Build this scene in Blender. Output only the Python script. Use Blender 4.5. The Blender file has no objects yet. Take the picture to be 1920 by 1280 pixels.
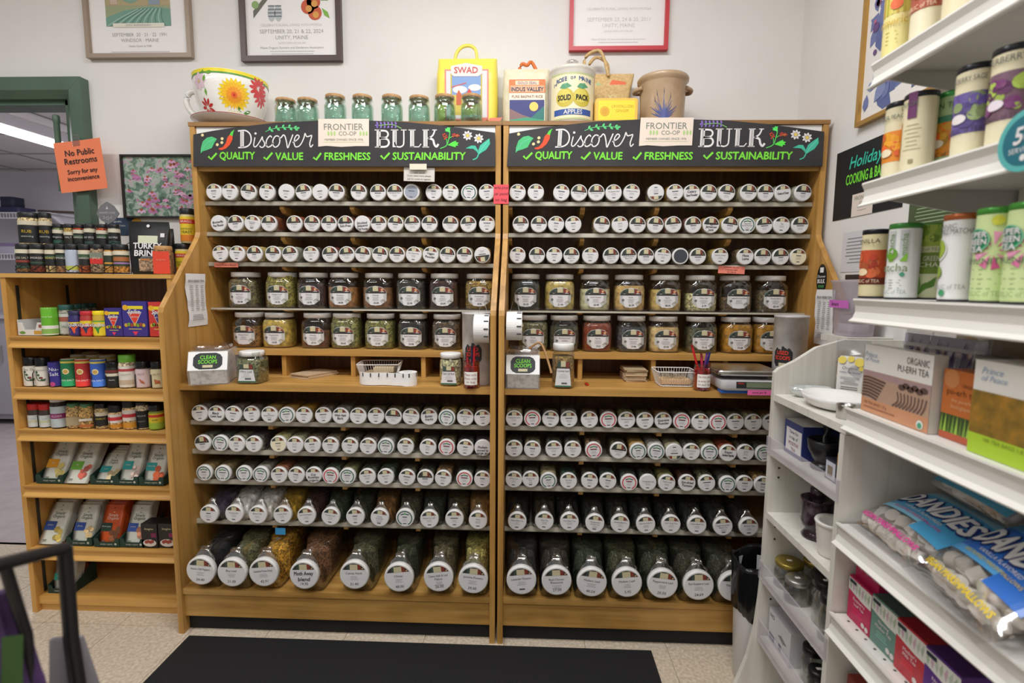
import bpy, bmesh, math, random
from mathutils import Matrix, Vector
PI = math.pi
sc = bpy.context.scene
COL = sc.collection
rnd = random.Random(7)

# ------------------------------------------------------------------ camera
CAM = Vector((0.1187, -1.8341, 1.3476)); YAW, PIT, ROL, FPX = -0.0362, 0.1085, 0.0075, 980.26
_fw = Vector((math.sin(YAW)*math.cos(PIT), math.cos(YAW)*math.cos(PIT), -math.sin(PIT)))
_r0 = Vector((math.cos(YAW), -math.sin(YAW), 0)); _u0 = _r0.cross(_fw)
_r = math.cos(ROL)*_r0 + math.sin(ROL)*_u0; _u = -math.sin(ROL)*_r0 + math.cos(ROL)*_u0
cd = bpy.data.cameras.new('camera'); cam = bpy.data.objects.new('camera', cd); COL.objects.link(cam)
cam.matrix_world = Matrix(((_r.x, _u.x, -_fw.x, CAM.x), (_r.y, _u.y, -_fw.y, CAM.y), (_r.z, _u.z, -_fw.z, CAM.z), (0, 0, 0, 1)))
cd.sensor_width = 36; cd.lens = FPX/1920*36; cd.clip_start = .02; cd.clip_end = 60
cd.dof.use_dof = True; cd.dof.focus_distance = 2.15; cd.dof.aperture_fstop = 2.8
sc.camera = cam

# ------------------------------------------------------------------ world, lights, exposure
w = bpy.data.worlds.new('world'); sc.world = w; w.use_nodes = True
w.node_tree.nodes['Background'].inputs[0].default_value = (.985, 1, 1.02, 1)
w.node_tree.nodes['Background'].inputs[1].default_value = .28
sc.view_settings.view_transform = 'Standard'; sc.view_settings.look = 'None'
sc.view_settings.exposure = 0.0; sc.view_settings.gamma = 1
def ceiling_lamp_light(x, y, z, sx, sy, e, rz=0):
    l = bpy.data.lights.new('fluorescent_light', 'AREA'); l.shape = 'RECTANGLE'; l.size = sx; l.size_y = sy
    l.energy = e; l.color = (.985, 1, 1.025)
    o = bpy.data.objects.new('fluorescent_light', l); COL.objects.link(o); o.location = (x, y, z); o.rotation_euler = (0, 0, rz)
    return o
CEIL = 3.05
LAMPS = [(-.05, -.7, 31), (.35, -2.2, 20), (-2.1, -.95, 19), (-1.9, -2.6, 10), (.35, -3.8, 14)]
for lx, ly, le in LAMPS:
    ceiling_lamp_light(lx, ly, CEIL-.09, 1.2, .28, le)
ceiling_lamp_light(-3.53, 1.98, 2.34, .3, 1.1, 26)

# ------------------------------------------------------------------ pixel -> place helpers (1920x1280 frame)
def ray(x, y): return _fw + _r*((x-960)/FPX) + _u*((640-y)/FPX)
def onY(x, y, Y): d = ray(x, y); return CAM + d*((Y-CAM.y)/d.y)
def onX(x, y, X): d = ray(x, y); return CAM + d*((X-CAM.x)/d.x)
def onZ(x, y, Z): d = ray(x, y); return CAM + d*((Z-CAM.z)/d.z)

# ------------------------------------------------------------------ materials
def s2l(c): c /= 255; return c/12.92 if c <= .04045 else ((c+.055)/1.055)**2.4
def rgb(h):
    if not isinstance(h, str): return tuple(h)
    h = h.lstrip('#'); return tuple(s2l(int(h[i:i+2], 16)) for i in (0, 2, 4))
_mc = {}
def nodes(name):
    m = bpy.data.materials.new(name); m.use_nodes = True
    nt = m.node_tree; return m, nt, nt.nodes['Principled BSDF'], nt.nodes.new, nt.links.new
def C(h, rough=.5, metal=0, spec=.5, emit=0):
    k = (h, rough, metal, spec, emit)
    if k not in _mc:
        m, nt, p, N, L = nodes('paint_'+str(h).strip('#'))
        p.inputs['Base Color'].default_value = (*rgb(h), 1); p.inputs['Roughness'].default_value = rough
        p.inputs['Metallic'].default_value = metal; p.inputs['Specular IOR Level'].default_value = spec
        if emit: p.inputs['Emission Color'].default_value = (*rgb(h), 1); p.inputs['Emission Strength'].default_value = emit
        _mc[k] = m
    return _mc[k]
def ramp(N, stops):
    r = N('ShaderNodeValToRGB'); e = r.color_ramp.elements
    while len(e) < len(stops): e.new(.5)
    for q, (t, c) in zip(e, stops): q.position = t; q.color = (*rgb(c), 1)
    return r
def coords(N, L, scale, rot=(0, 0, 0), kind='Object'):
    t = N('ShaderNodeTexCoord'); mp = N('ShaderNodeMapping'); mp.inputs['Scale'].default_value = scale; mp.inputs['Rotation'].default_value = rot
    L(t.outputs[kind], mp.inputs[0]); return mp
def wood(name, c1, c2, c3, scale, rough=.42, bump=.15):
    m, nt, p, N, L = nodes(name); mp = coords(N, L, scale)
    n = N('ShaderNodeTexNoise'); n.inputs['Scale'].default_value = 1; n.inputs['Detail'].default_value = 5; n.inputs['Distortion'].default_value = .6
    L(mp.outputs[0], n.inputs['Vector'])
    r = ramp(N, [(.3, c1), (.52, c2), (.75, c3)]); L(n.outputs[0], r.inputs[0]); L(r.outputs[0], p.inputs['Base Color'])
    p.inputs['Roughness'].default_value = rough
    b = N('ShaderNodeBump'); b.inputs['Strength'].default_value = bump; b.inputs['Distance'].default_value = .002
    L(n.outputs[0], b.inputs['Height']); L(b.outputs[0], p.inputs['Normal']); return m
def speck(c1, c2, c3, scale=140, rough=.75, kind='v', bump=.3, bd=.002):
    k = ('speck', c1, c2, c3, scale, kind)
    if k in _mc: return _mc[k]
    m, nt, p, N, L = nodes('filling_'+c2.strip('#')); mp = coords(N, L, (1, 1, 1))
    if kind == 'v': n = N('ShaderNodeTexVoronoi'); o = n.outputs['Color']
    else: n = N('ShaderNodeTexNoise'); n.inputs['Detail'].default_value = 4; o = n.outputs[0]
    n.inputs['Scale'].default_value = scale; L(mp.outputs[0], n.inputs['Vector'])
    r = ramp(N, [(.2, c1), (.5, c2), (.8, c3)]); L(o, r.inputs[0]); L(r.outputs[0], p.inputs['Base Color'])
    p.inputs['Roughness'].default_value = rough
    b = N('ShaderNodeBump'); b.inputs['Strength'].default_value = bump; b.inputs['Distance'].default_value = bd
    L(n.outputs[0], b.inputs['Height']); L(b.outputs[0], p.inputs['Normal']); _mc[k] = m; return m
def shade(h, f):
    h = h.lstrip('#'); return '#%02x%02x%02x' % tuple(max(0, min(255, int(int(h[i:i+2], 16)*f))) for i in (0, 2, 4))
def fill(h, herb=True):   # jar filling: three tones of one colour
    q = [int(h[i:i+2], 16) for i in (1, 3, 5)]; g_ = sum(q)/3; q = [int(g_+(c-g_)*(.78 if q[1] >= q[0] else .95)) for c in q]; h = '#%02x%02x%02x' % tuple(q)
    return speck(shade(h, .62), h, shade(h, 1.3), 170 if herb else 60, .8, 'v' if herb else 'n', .35 if herb else .1)
def clear(name, tint, lo, hi, rough=.06, glint=1.0):
    m, nt, p, N, L = nodes(name); nt.nodes.remove(p)
    t = N('ShaderNodeBsdfTransparent'); t.inputs[0].default_value = (*rgb(tint), 1)
    g = N('ShaderNodeBsdfGlossy'); g.inputs['Roughness'].default_value = rough; g.inputs[0].default_value = (glint, glint, glint, 1)
    lw = N('ShaderNodeLayerWeight'); lw.inputs[0].default_value = .35
    mr = N('ShaderNodeMapRange'); mr.inputs['To Min'].default_value = lo; mr.inputs['To Max'].default_value = hi
    L(lw.outputs['Facing'], mr.inputs[0]); mx = N('ShaderNodeMixShader')
    L(mr.outputs[0], mx.inputs[0]); L(t.outputs[0], mx.inputs[1]); L(g.outputs[0], mx.inputs[2])
    L(mx.outputs[0], nt.nodes['Material Output'].inputs[0]); return m
def milky(name, colr, alpha, rough=.25):
    m, nt, p, N, L = nodes(name); p.inputs['Base Color'].default_value = (*rgb(colr), 1); p.inputs['Roughness'].default_value = rough
    p.inputs['Alpha'].default_value = alpha; return m
PLASTIC = clear('clear_plastic', '#f4f5f2', .07, .6, .1)
GLASS = clear('clear_glass', '#f3f4f1', .05, .55, .03)
GREENGLASS = clear('pale_green_glass', '#e0f1ea', .07, .6, .04)
ACRYL = milky('acrylic_sheet', '#cfc8b8', .3, .12)
ACRYLLIP = milky('acrylic_lip', '#c6bfae', .88, .2)
LILACLIP = milky('lilac_acrylic', '#cdc6cf', .3, .12)
BAGCLEAR = clear('clear_film', '#f4f4f6', .1, .55, .12)
WOODV = wood('oak_upright', '#9d7236', '#bd8d48', '#c99c57', (26, 26, 1.6))
WOODH = wood('oak_board', '#a0763a', '#bf914c', '#cfa360', (1.6, 26, 26))
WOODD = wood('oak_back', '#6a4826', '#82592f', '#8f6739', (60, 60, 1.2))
WOODL = wood('maple_upright', '#b07c38', '#c9944a', '#d3a258', (22, 22, 1.4))
WOODLH = wood('maple_board', '#bd8a42', '#d2a054', '#ddb068', (1.4, 22, 22))
WOODTOP = wood('aged_top_board', '#7d5a34', '#9a713f', '#ab8150', (2, 30, 30))
WHITE = C('#ece9e4', .35); LIDW = C('#dfdcd8', .32); PAPER = C('#efece6', .7); BLACK = C('#17171a', .45); INK = C('#2b2b2e', .7); GREY = C('#8b8b8b', .5)
STEEL = C('#b9b7b2', .28, 1)
def surf(name, c1, c2, scale, rough=.6, bump=.0, kind='n', detail=5):
    m, nt, p, N, L = nodes(name); mp = coords(N, L, (1, 1, 1))
    n = N('ShaderNodeTexNoise'); n.inputs['Scale'].default_value = scale; n.inputs['Detail'].default_value = detail; L(mp.outputs[0], n.inputs['Vector'])
    r = ramp(N, [(.35, c1), (.65, c2)]); L(n.outputs[0], r.inputs[0]); L(r.outputs[0], p.inputs['Base Color'])
    p.inputs['Roughness'].default_value = rough
    if bump:
        b = N('ShaderNodeBump'); b.inputs['Strength'].default_value = bump; b.inputs['Distance'].default_value = .002; L(n.outputs[0], b.inputs['Height']); L(b.outputs[0], p.inputs['Normal'])
    return m

# ------------------------------------------------------------------ text
_tc = {}
def textmesh(s):
    if s in _tc: return _tc[s]
    c = bpy.data.curves.new('lettering', 'FONT'); c.body = s; c.size = 1; c.resolution_u = 2; c.align_x = 'CENTER'; c.align_y = 'CENTER'
    o = bpy.data.objects.new('lettering', c); me = o.to_mesh()
    v = [(q.co.x, q.co.y) for q in me.vertices]; f = [tuple(p.vertices) for p in me.polygons]
    o.to_mesh_clear(); bpy.data.objects.remove(o); bpy.data.curves.remove(c)
    if v:
        x0 = min(a[0] for a in v); x1 = max(a[0] for a in v); y0 = min(a[1] for a in v); y1 = max(a[1] for a in v)
        cx, cy = (x0+x1)/2, (y0+y1)/2; v = [(a-cx, b-cy) for a, b in v]; _tc[s] = (v, f, x1-x0, y1-y0)
    else: _tc[s] = ([], [], 1, 1)
    return _tc[s]

# ------------------------------------------------------------------ mesh builder (things are built facing -Y)
def flat(y=0): return lambda u, v, o: (u, y-o, v)
def top(z=0): return lambda u, v, o: (u, v, z+o)
def cyl(R): return lambda u, v, o: ((R+o)*math.sin(u/R), -(R+o)*math.cos(u/R), v)
def cone(r0, r1, h): # wraps round a tapering body, arc length measured at r0
    return lambda u, v, o: ((r0+(r1-r0)*v/h+o)*math.sin(u/r0), -(r0+(r1-r0)*v/h+o)*math.cos(u/r0), v)
def rr(w, h, r, n=4):
    out = []
    for cx, cy, a in ((w/2-r, h/2-r, 0), (-w/2+r, h/2-r, 90), (-w/2+r, -h/2+r, 180), (w/2-r, -h/2+r, 270)):
        for i in range(n+1):
            t = math.radians(a+90*i/n); out.append((cx+r*math.cos(t), cy+r*math.sin(t)))
    return out
def circ(r, n=20, cx=0, cy=0, sy=1): return [(cx+r*math.cos(2*PI*i/n), cy+r*sy*math.sin(2*PI*i/n)) for i in range(n)]
def smooth(pts, k=4, closed=False):
    n = len(pts); out = []
    if n < 3: return list(pts)
    rng = range(n if closed else n-1)
    for i in rng:
        p0 = pts[(i-1) % n] if closed or i else pts[0]; p1 = pts[i]; p2 = pts[(i+1) % n]; p3 = pts[(i+2) % n] if closed or i+2 < n else pts[-1]
        for j in range(k):
            t = j/k
            out.append(tuple(.5*(2*b+(c-a)*t+(2*a-5*b+4*c-d)*t*t+(3*b-a-3*c+d)*t**3) for a, b, c, d in zip(p0, p1, p2, p3)))
    if not closed: out.append(tuple(pts[-1]))
    return out
class MB:
    def __init__(s): s.v = []; s.f = []; s.mi = []; s.sm = []; s.mats = []; s.M = None
    def mat(s, m):
        if m not in s.mats: s.mats.append(m)
        return s.mats.index(m)
    def add(s, vs, fs, m, sm=False):
        b = len(s.v); k = s.mat(m)
        if s.M is not None: vs = [tuple(s.M @ Vector(q)) for q in vs]
        s.v += [tuple(q) for q in vs]
        for f in fs: s.f.append(tuple(b+i for i in f)); s.mi.append(k); s.sm.append(sm)
        return s
    def box(s, x0, x1, y0, y1, z0, z1, m):
        return s.add([(x0, y0, z0), (x1, y0, z0), (x1, y1, z0), (x0, y1, z0), (x0, y0, z1), (x1, y0, z1), (x1, y1, z1), (x0, y1, z1)],
                     [(0, 3, 2, 1), (4, 5, 6, 7), (0, 1, 5, 4), (1, 2, 6, 5), (2, 3, 7, 6), (3, 0, 4, 7)], m)
    def loft(s, rings, m, c0=True, c1=True, sm=True, close=True):
        n = len(rings[0]); vs = [p for r in rings for p in r]; fs = []
        for i in range(len(rings)-1):
            for j in range(n if close else n-1):
                a, b = i*n+j, i*n+(j+1) % n; fs.append((a, b, b+n, a+n))
        s.add(vs, fs, m, sm)
        if c0: s.add(rings[0], [tuple(range(n))[::-1]], m)
        if c1: s.add(rings[-1], [tuple(range(n))], m)
        return s
    def lathe(s, prof, m, n=20, cx=0, cy=0, c0=True, c1=True, sm=True):   # profile (r, z) about Z
        return s.loft([[(cx+r*math.cos(2*PI*i/n), cy+r*math.sin(2*PI*i/n), z) for i in range(n)] for r, z in prof], m, c0, c1, sm)
    def lathey(s, prof, m, n=20, cx=0, cz=0, c0=True, c1=True, sm=True):  # profile (r, y) about Y
        return s.loft([[(cx+r*math.sin(2*PI*i/n), y, cz+r*math.cos(2*PI*i/n)) for i in range(n)] for r, y in prof], m, c0, c1, sm)
    def prismx(s, yz, x0, x1, m):
        n = len(yz); vs = [(x0, y, z) for y, z in yz]+[(x1, y, z) for y, z in yz]
        return s.add(vs, [tuple(range(n))[::-1], tuple(range(n, 2*n))]+[(j, (j+1) % n, n+(j+1) % n, n+j) for j in range(n)], m)
    def prismy(s, xz, y0, y1, m):
        n = len(xz); vs = [(x, y0, z) for x, z in xz]+[(x, y1, z) for x, z in xz]
        return s.add(vs, [tuple(range(n)), tuple(range(n, 2*n))[::-1]]+[(n+j, n+(j+1) % n, (j+1) % n, j) for j in range(n)], m)
    def prismz(s, xy, z0, z1, m, sm=False):
        return s.loft([[(x, y, z0) for x, y in xy], [(x, y, z1) for x, y in xy]], m, sm=sm)
    def rbox(s, w, d, z0, z1, r, m, e=.002, n=3):    # rounded upright box centred on the origin
        return s.loft([[(x, y, z) for x, y in rr(w-2*q, d-2*q, max(r-q, .0005), n)] for q, z in ((e, z0), (0, z0+e), (0, z1-e), (e, z1))], m)
    def tube(s, path, r, m, n=6, closed=False):
        path = [Vector(p) for p in path]; rings = []; L = len(path)
        for i, p in enumerate(path):
            if closed: t = path[(i+1) % L]-path[i-1]
            else: t = path[min(i+1, L-1)]-path[max(i-1, 0)]
            t.normalize(); a = t.cross(Vector((0, 0, 1)) if abs(t.z) < .9 else Vector((1, 0, 0))).normalized(); b = t.cross(a)
            rings.append([tuple(p+r*(math.cos(2*PI*k/n)*a+math.sin(2*PI*k/n)*b)) for k in range(n)])
        if closed: rings.append(rings[0])
        return s.loft(rings, m, not closed, not closed)
    def rect(s, u0, u1, v0, v1, m, mp, o=.0004, n=1):
        vs = []; fs = []
        for i in range(n+1):
            u = u0+(u1-u0)*i/n; vs += [mp(u, v0, o), mp(u, v1, o)]
        for i in range(n): fs.append((2*i, 2*i+2, 2*i+3, 2*i+1))
        return s.add(vs, fs, m, n > 1)
    def shape(s, pts, m, mp, o=.0006, rings=0):
        if not rings: return s.add([mp(u, v, o) for u, v in pts], [tuple(range(len(pts)))], m)
        n = len(pts); cu = sum(p[0] for p in pts)/n; cv = sum(p[1] for p in pts)/n; R = []
        for k in range(rings, 0, -1): R += [mp(cu+(u-cu)*k/rings, cv+(v-cv)*k/rings, o) for u, v in pts]
        R.append(mp(cu, cv, o)); fs = []
        for k in range(rings-1):
            for j in range(n): a, b = k*n+j, k*n+(j+1) % n; fs.append((a, b, b+n, a+n))
        for j in range(n): fs.append(((rings-1)*n+j, (rings-1)*n+(j+1) % n, rings*n))
        return s.add(R, fs, m)
    def stroke(s, pts, wd, m, mp, o=.0006, k=4, closed=False, taper=False):
        p = smooth(pts, k, closed) if k > 1 else list(pts)
        n = len(p); vs = []
        for i in range(n):
            a = p[(i-1) % n] if closed else p[max(i-1, 0)]; b = p[(i+1) % n] if closed else p[min(i+1, n-1)]
            dx, dy = b[0]-a[0], b[1]-a[1]; l = math.hypot(dx, dy) or 1; h = wd/2
            if taper: h *= max(.12, math.sin(PI*min(1, .15+.85*i/(n-1))))
            vs += [mp(p[i][0]-dy/l*h, p[i][1]+dx/l*h, o), mp(p[i][0]+dy/l*h, p[i][1]-dx/l*h, o)]
        fs = [(2*i, 2*i+1, 2*i+3, 2*i+2) for i in range(n-1)]
        if closed: fs.append((2*n-2, 2*n-1, 1, 0))
        return s.add(vs, fs, m)
    def text(s, t, u, v, size, m, mp, o=.0008, rot=0, bold=0, shear=0, w=None, sx=1, align='c'):
        vs, fs, tw, th = textmesh(t)
        if not vs: return s
        k = size
        if w and tw*k*sx > w: sx = w/(tw*k)
        ca, sa = math.cos(rot), math.sin(rot); du = {'c': 0, 'l': tw*k*sx/2, 'r': -tw*k*sx/2}[align]
        for bi, (bx, bz) in enumerate([(0, 0)] if not bold else [(-bold, 0), (bold, 0), (0, bold), (0, -bold)]):
            P = []
            for a, b in vs:
                x = (a+b*shear)*k*sx+du+bx*size; y = b*k+bz*size
                P.append(mp(u+x*ca-y*sa, v+x*sa+y*ca, o+bi*.00018))
            s.add(P, fs, m)
        return s
    def lines(s, u, v, w, n, gap, m, mp, o=.0006, h=None, seed=0, nu=2):    # rows of print too fine to read
        r = random.Random(seed)
        for i in range(n): ww = w*r.uniform(.55, 1); s.rect(u-ww/2, u+ww/2, v-i*gap-(h or gap*.35), v-i*gap, m, mp, o, nu)
        return s
    def mesh(s, name):
        me = bpy.data.meshes.new(name); me.from_pydata(s.v, [], s.f)
        for m in s.mats: me.materials.append(m)
        me.polygons.foreach_set('material_index', s.mi); me.polygons.foreach_set('use_smooth', s.sm); me.update(); return me
    def build(s, name, parent=None, loc=(0, 0, 0), rot=(0, 0, 0)): return obj(name, s.mesh(name), parent, loc, rot)
def obj(name, me, parent=None, loc=(0, 0, 0), rot=(0, 0, 0), mat=None):
    o = bpy.data.objects.new(name, me); COL.objects.link(o); o.location = loc; o.rotation_euler = rot
    if parent: o.parent = parent
    if mat is not None: o.material_slots[0].link = 'OBJECT'; o.material_slots[0].material = mat
    return o
def tag(o, label=None, cat=None, group=None, kind=None):
    if label: o['label'] = label
    if cat: o['category'] = cat
    if group: o['group'] = group
    if kind: o['kind'] = kind
    return o
def thing(name, label, cat, loc=(0, 0, 0), rz=0, group=None):
    o = bpy.data.objects.new(name, None); o.empty_display_size = .05; COL.objects.link(o); o.location = loc; o.rotation_euler = (0, 0, rz)
    return tag(o, label, cat, group)
def struct(name, mb, parent=None):
    o = mb.build(name, parent)
    if not parent: o['kind'] = 'structure'
    return o
ORD = ['first', 'second', 'third', 'fourth', 'fifth', 'sixth', 'seventh', 'eighth', 'ninth', 'tenth', 'eleventh', 'twelfth', 'thirteenth', 'fourteenth', 'fifteenth', 'sixteenth', 'seventeenth']
# ================================================================== the room
YW, XW = .53, 1.245
WALLM = surf('painted_wall', '#e1deda', '#e7e4e0', 2.2, .72, .02)
TILEM = surf('vinyl_tile', '#b9a993', '#d6c8b4', 85, .4, .05, detail=8)
TILEB = surf('tile_bed', '#9d8f7c', '#a89a86', 20, .6)
CEILM = C('#e6e2da', .8); GREEN = surf('green_trim_paint', '#4c6251', '#556c5a', 6, .42)
m = MB(); m.box(-1.93, XW, YW, YW+.1, 0, CEIL, WALLM); m.box(-2.85, -1.93, YW, YW+.1, 2.19, CEIL, WALLM); m.box(-6, -2.85, YW, YW+.1, 0, CEIL, WALLM)
struct('wall_back', m)
struct('wall_right', MB().box(XW, XW+.1, -6, YW+.1, 0, CEIL, WALLM))
struct('ceiling', MB().box(-6, XW+.1, -6, YW+.1, CEIL, CEIL+.05, CEILM))
fl = struct('floor', MB().box(-6, XW+.1, -6, YW+.1, -.06, -.003, TILEB))
tm = MB(); tm.loft([[(x, y, -.003) for x, y in rr(.3035, .3035, .002, 1)], [(x, y, 0) for x, y in rr(.3025, .3025, .002, 1)]], TILEM, c0=False, sm=False)
tme = tm.mesh('tile')
for i in range(18):
    for j in range(15):
        x = -.1225+.305*(i-13); y = .04+.1525+.305*(1-j)
        if x < XW-.1: obj('tile', tme, fl, (x, y, 0), (0, 0, PI/2*((i*3+j*5) % 4)))
# door casing in the opening (its right post, the head, the stop and a rolled-up screen tube)
dr = tag(bpy.data.objects.new('door_1', None), kind='structure'); COL.objects.link(dr)
pr = [(0, .0), (0, .02), (.03, .045), (.085, .045), (.085, 0)]     # across the casing: inner edge .. outer edge, proud of the wall
m = MB(); m.loft([[(-1.945+a, .5295-b, z) for a, b in pr] for z in (0, 2.15)], GREEN, sm=False)
m.loft([[(-1.945+a, .5295-b, 2.15+(a if k else 0)) for a, b in pr] for k in (0, 1)], GREEN, sm=False); m.build('casing_post', dr)
m = MB(); m.loft([[(-2.855-a, .5295-b, z) for a, b in pr] for z in (0, 2.235)], GREEN, sm=False); m.build('casing_post', dr)
m = MB(); m.loft([[(x, .5295-b, 2.15+a) for a, b in pr] for x in (-2.85, -1.946)], GREEN, sm=False); m.loft([[(-1.9455+(a if k else 0), .5294-b, 2.15+a) for a, b in pr] for k in (0, 1)], GREEN, sm=False); m.build('casing_head', dr)
m = MB(); m.box(-2.85, -1.95, .53, .63, 2.13, 2.19, GREEN); m.box(-1.975, -1.93, .53, .63, 0, 2.19, GREEN); m.build('jamb', dr)
m = MB(); m.lathe([(.012, 1.75), (.012, 2.045), (.014, 2.05), (.014, 2.075), (.010, 2.08)], GREEN, 12, -2.0, .505); m.build('closer_tube', dr)
# ceiling lamps over the shop floor
for i, (lx, ly, le) in enumerate(LAMPS):
    t = thing('ceiling_light', 'white fluorescent ceiling fixture '+('nearest above the racks', 'above the middle aisle', 'above the doorway corner', 'over the left aisle', 'farthest from the racks')[i], 'lamp', (lx, ly, CEIL), 0, 'fluorescent ceiling fixtures')
    MB().loft([[(x, y, z) for x, y in rr(a, b, .01, 2)] for a, b, z in ((1.26, .34, -.001), (1.24, .32, -.05), (1.22, .30, -.075))], WHITE, sm=False).build('housing', t)
    MB().box(-.6, .6, -.14, .14, -.085, -.0755, C('#fff8ee', .5, emit=2)).build('diffuser', t)
# ------------------------------------------------------------------ store room seen through the door
SW = C('#d2ced3', .7); SC = 2.45
m = MB(); m.box(-8.2, -1.0, 3.42, 3.5, 0, 2.6, SW); m.box(-1.94, -1.86, .63, 3.42, 0, 2.6, SW); struct('wall_storeroom', m)
struct('ceiling_storeroom', MB().box(-8.2, -1.86, .63, 3.5, SC, SC+.05, C('#cbc6c6', .8)))
g = MB()
for k in range(5): g.box(-8.2, -1.95, .9+.6*k, .92+.6*k, SC-.006, SC-.0005, C('#9a9699'))
for k in range(11): g.box(-8+.6*k, -7.98+.6*k, .64, 3.4, SC-.0065, SC-.001, C('#9a9699'))
struct('trim_1', g)
struct('floor_storeroom', MB().box(-8.2, -1.86, .63, 3.5, -.06, 0, surf('grey_floor', '#a79b9c', '#b3a8a8', 8, .5)))
t = thing('storeroom_light', 'lit fluorescent tube fixture on the ceiling beyond the green doorway', 'lamp', (-3.53, 1.98, SC-.001))
m = MB(); m.M = Matrix.Rotation(PI/2, 4, 'Z'); m.prismx([(-.16, 0), (-.08, -.05), (.08, -.05), (.16, 0)], -.7, .7, C('#dcd9dc', .5)); m.build('housing', t)
m = MB(); m.M = Matrix.Rotation(PI/2, 4, 'Z'); m.box(-.62, .62, -.05, .05, -.08, -.0505, C('#fbf9ff', .5, emit=7)); m.build('diffuser', t)
def wire_shelf(x0, x1, y0, y1, z, label):
    t = thing('wire_shelf', label, 'shelf', (0, 0, 0)); wm = C('#e9e7ec', .4)
    n = int((x1-x0)/.03)
    m = MB()
    for k in range(n+1): m.tube([(x0+.03*k, y1, z), (x0+.03*k, y0, z), (x0+.03*k, y0, z-.05)], .0045, wm, 4)
    tag(m.build('wires', t), kind='stuff')
    m = MB(); m.tube([(x0, y0, z), (x1, y0, z)], .006, wm); m.build('front_rail', t); m = MB(); m.tube([(x0, y0, z-.05), (x1, y0, z-.05)], .006, wm); m.build('lower_rail', t); m = MB(); m.tube([(x0, y1, z), (x1, y1, z)], .006, wm); m.build('rear_rail', t)
    for xx in (x0+.05, x1-.05): m = MB(); m.prismx([(y1, z-.01), (y1, z-.2), (y1-.03, z-.2), (y0+.05, z-.02), (y0+.05, z-.01)], xx-.01, xx+.01, C('#cfcbd2', .5)); m.build('bracket', t)
    return t
wire_shelf(-6.4, -4.42, 3.02, 3.41, 1.985, 'white wire shelf nearest the ceiling in the storeroom')
wire_shelf(-6.4, -4.3, 3.02, 3.41, 1.6, 'white wire shelf below another in the storeroom')
t = thing('wooden_rod', 'dark wooden rod lying on the upper storeroom shelf', 'rod', (-4.35, 3.1, 2.0)); MB().tube([(-.25, 0, .012), (.12, -.02, -.005), (.2, -.02, -.01)], .012, C('#4a3a34', .6), 8).build('rod', t)
p = thing('folded_bundle', 'dark purple folded bundle lying on the upper storeroom shelf', 'bundle', (-4.95, 3.2, 1.992))
MB().rbox(.3, .2, 0, .06, .03, C('#3b3a5c', .6)).build('fold', p); MB().rbox(.14, .14, .0605, .16, .03, C('#2c2f45', .6)).build('roll', p)
p = thing('plastic_crate', 'pale lilac plastic bin on the lower storeroom wire shelf', 'bin', (-4.9, 3.2, 1.607))
MB().loft([[(x, y, z) for x, y in rr(a, b, .03)] for a, b, z in ((.34, .24, 0), (.4, .3, .07))], C('#cfcbdc', .5)).build('tub', p)
MB().loft([[(x, y, z) for x, y in rr(a, b, .03)] for a, b, z in ((.41, .31, .0705), (.41, .31, .1))], C('#8f7aa4', .5)).build('rim', p)
p = thing('store_cabinet', 'white store cabinet standing under the wire shelves', 'cabinet', (-5.0, 3.1, 0))
MB().box(-.9, .9, -.28, .3, .05, 1.0, C('#a5a1aa', .4)).build('body', p); MB().box(-.92, .92, -.3, .31, 1.0005, 1.03, C('#cac6ce', .3)).build('worktop', p)
for k in range(3):
    d = MB().box(-.86+.58*k, -.3+.58*k, -.296, -.2805, .1, .95, C('#b4b0b9', .4)).build('door', p); MB().tube([(-.36+.58*k, -.31, .6), (-.36+.58*k, -.31, .75)], .007, STEEL).build('handle', d)
for k, (x, cc, h) in enumerate(((-4.62, '#5b4a6e', .16), (-4.78, '#8a8694', .12), (-4.42, '#c4bccb', .1))):
    t = thing('store_box', ('dark violet', 'grey', 'pale lilac')[k]+' box on the storeroom cabinet top', 'box', (x, 3.0, 1.031)); MB().box(-.07, .07, -.07, .07, 0, h, C(cc, .6)).build('carton', t); MB().box(-.072, .072, -.072, .072, h+.0003, h+.02, C(shade(cc, .8), .6)).build('lid', t)

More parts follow.
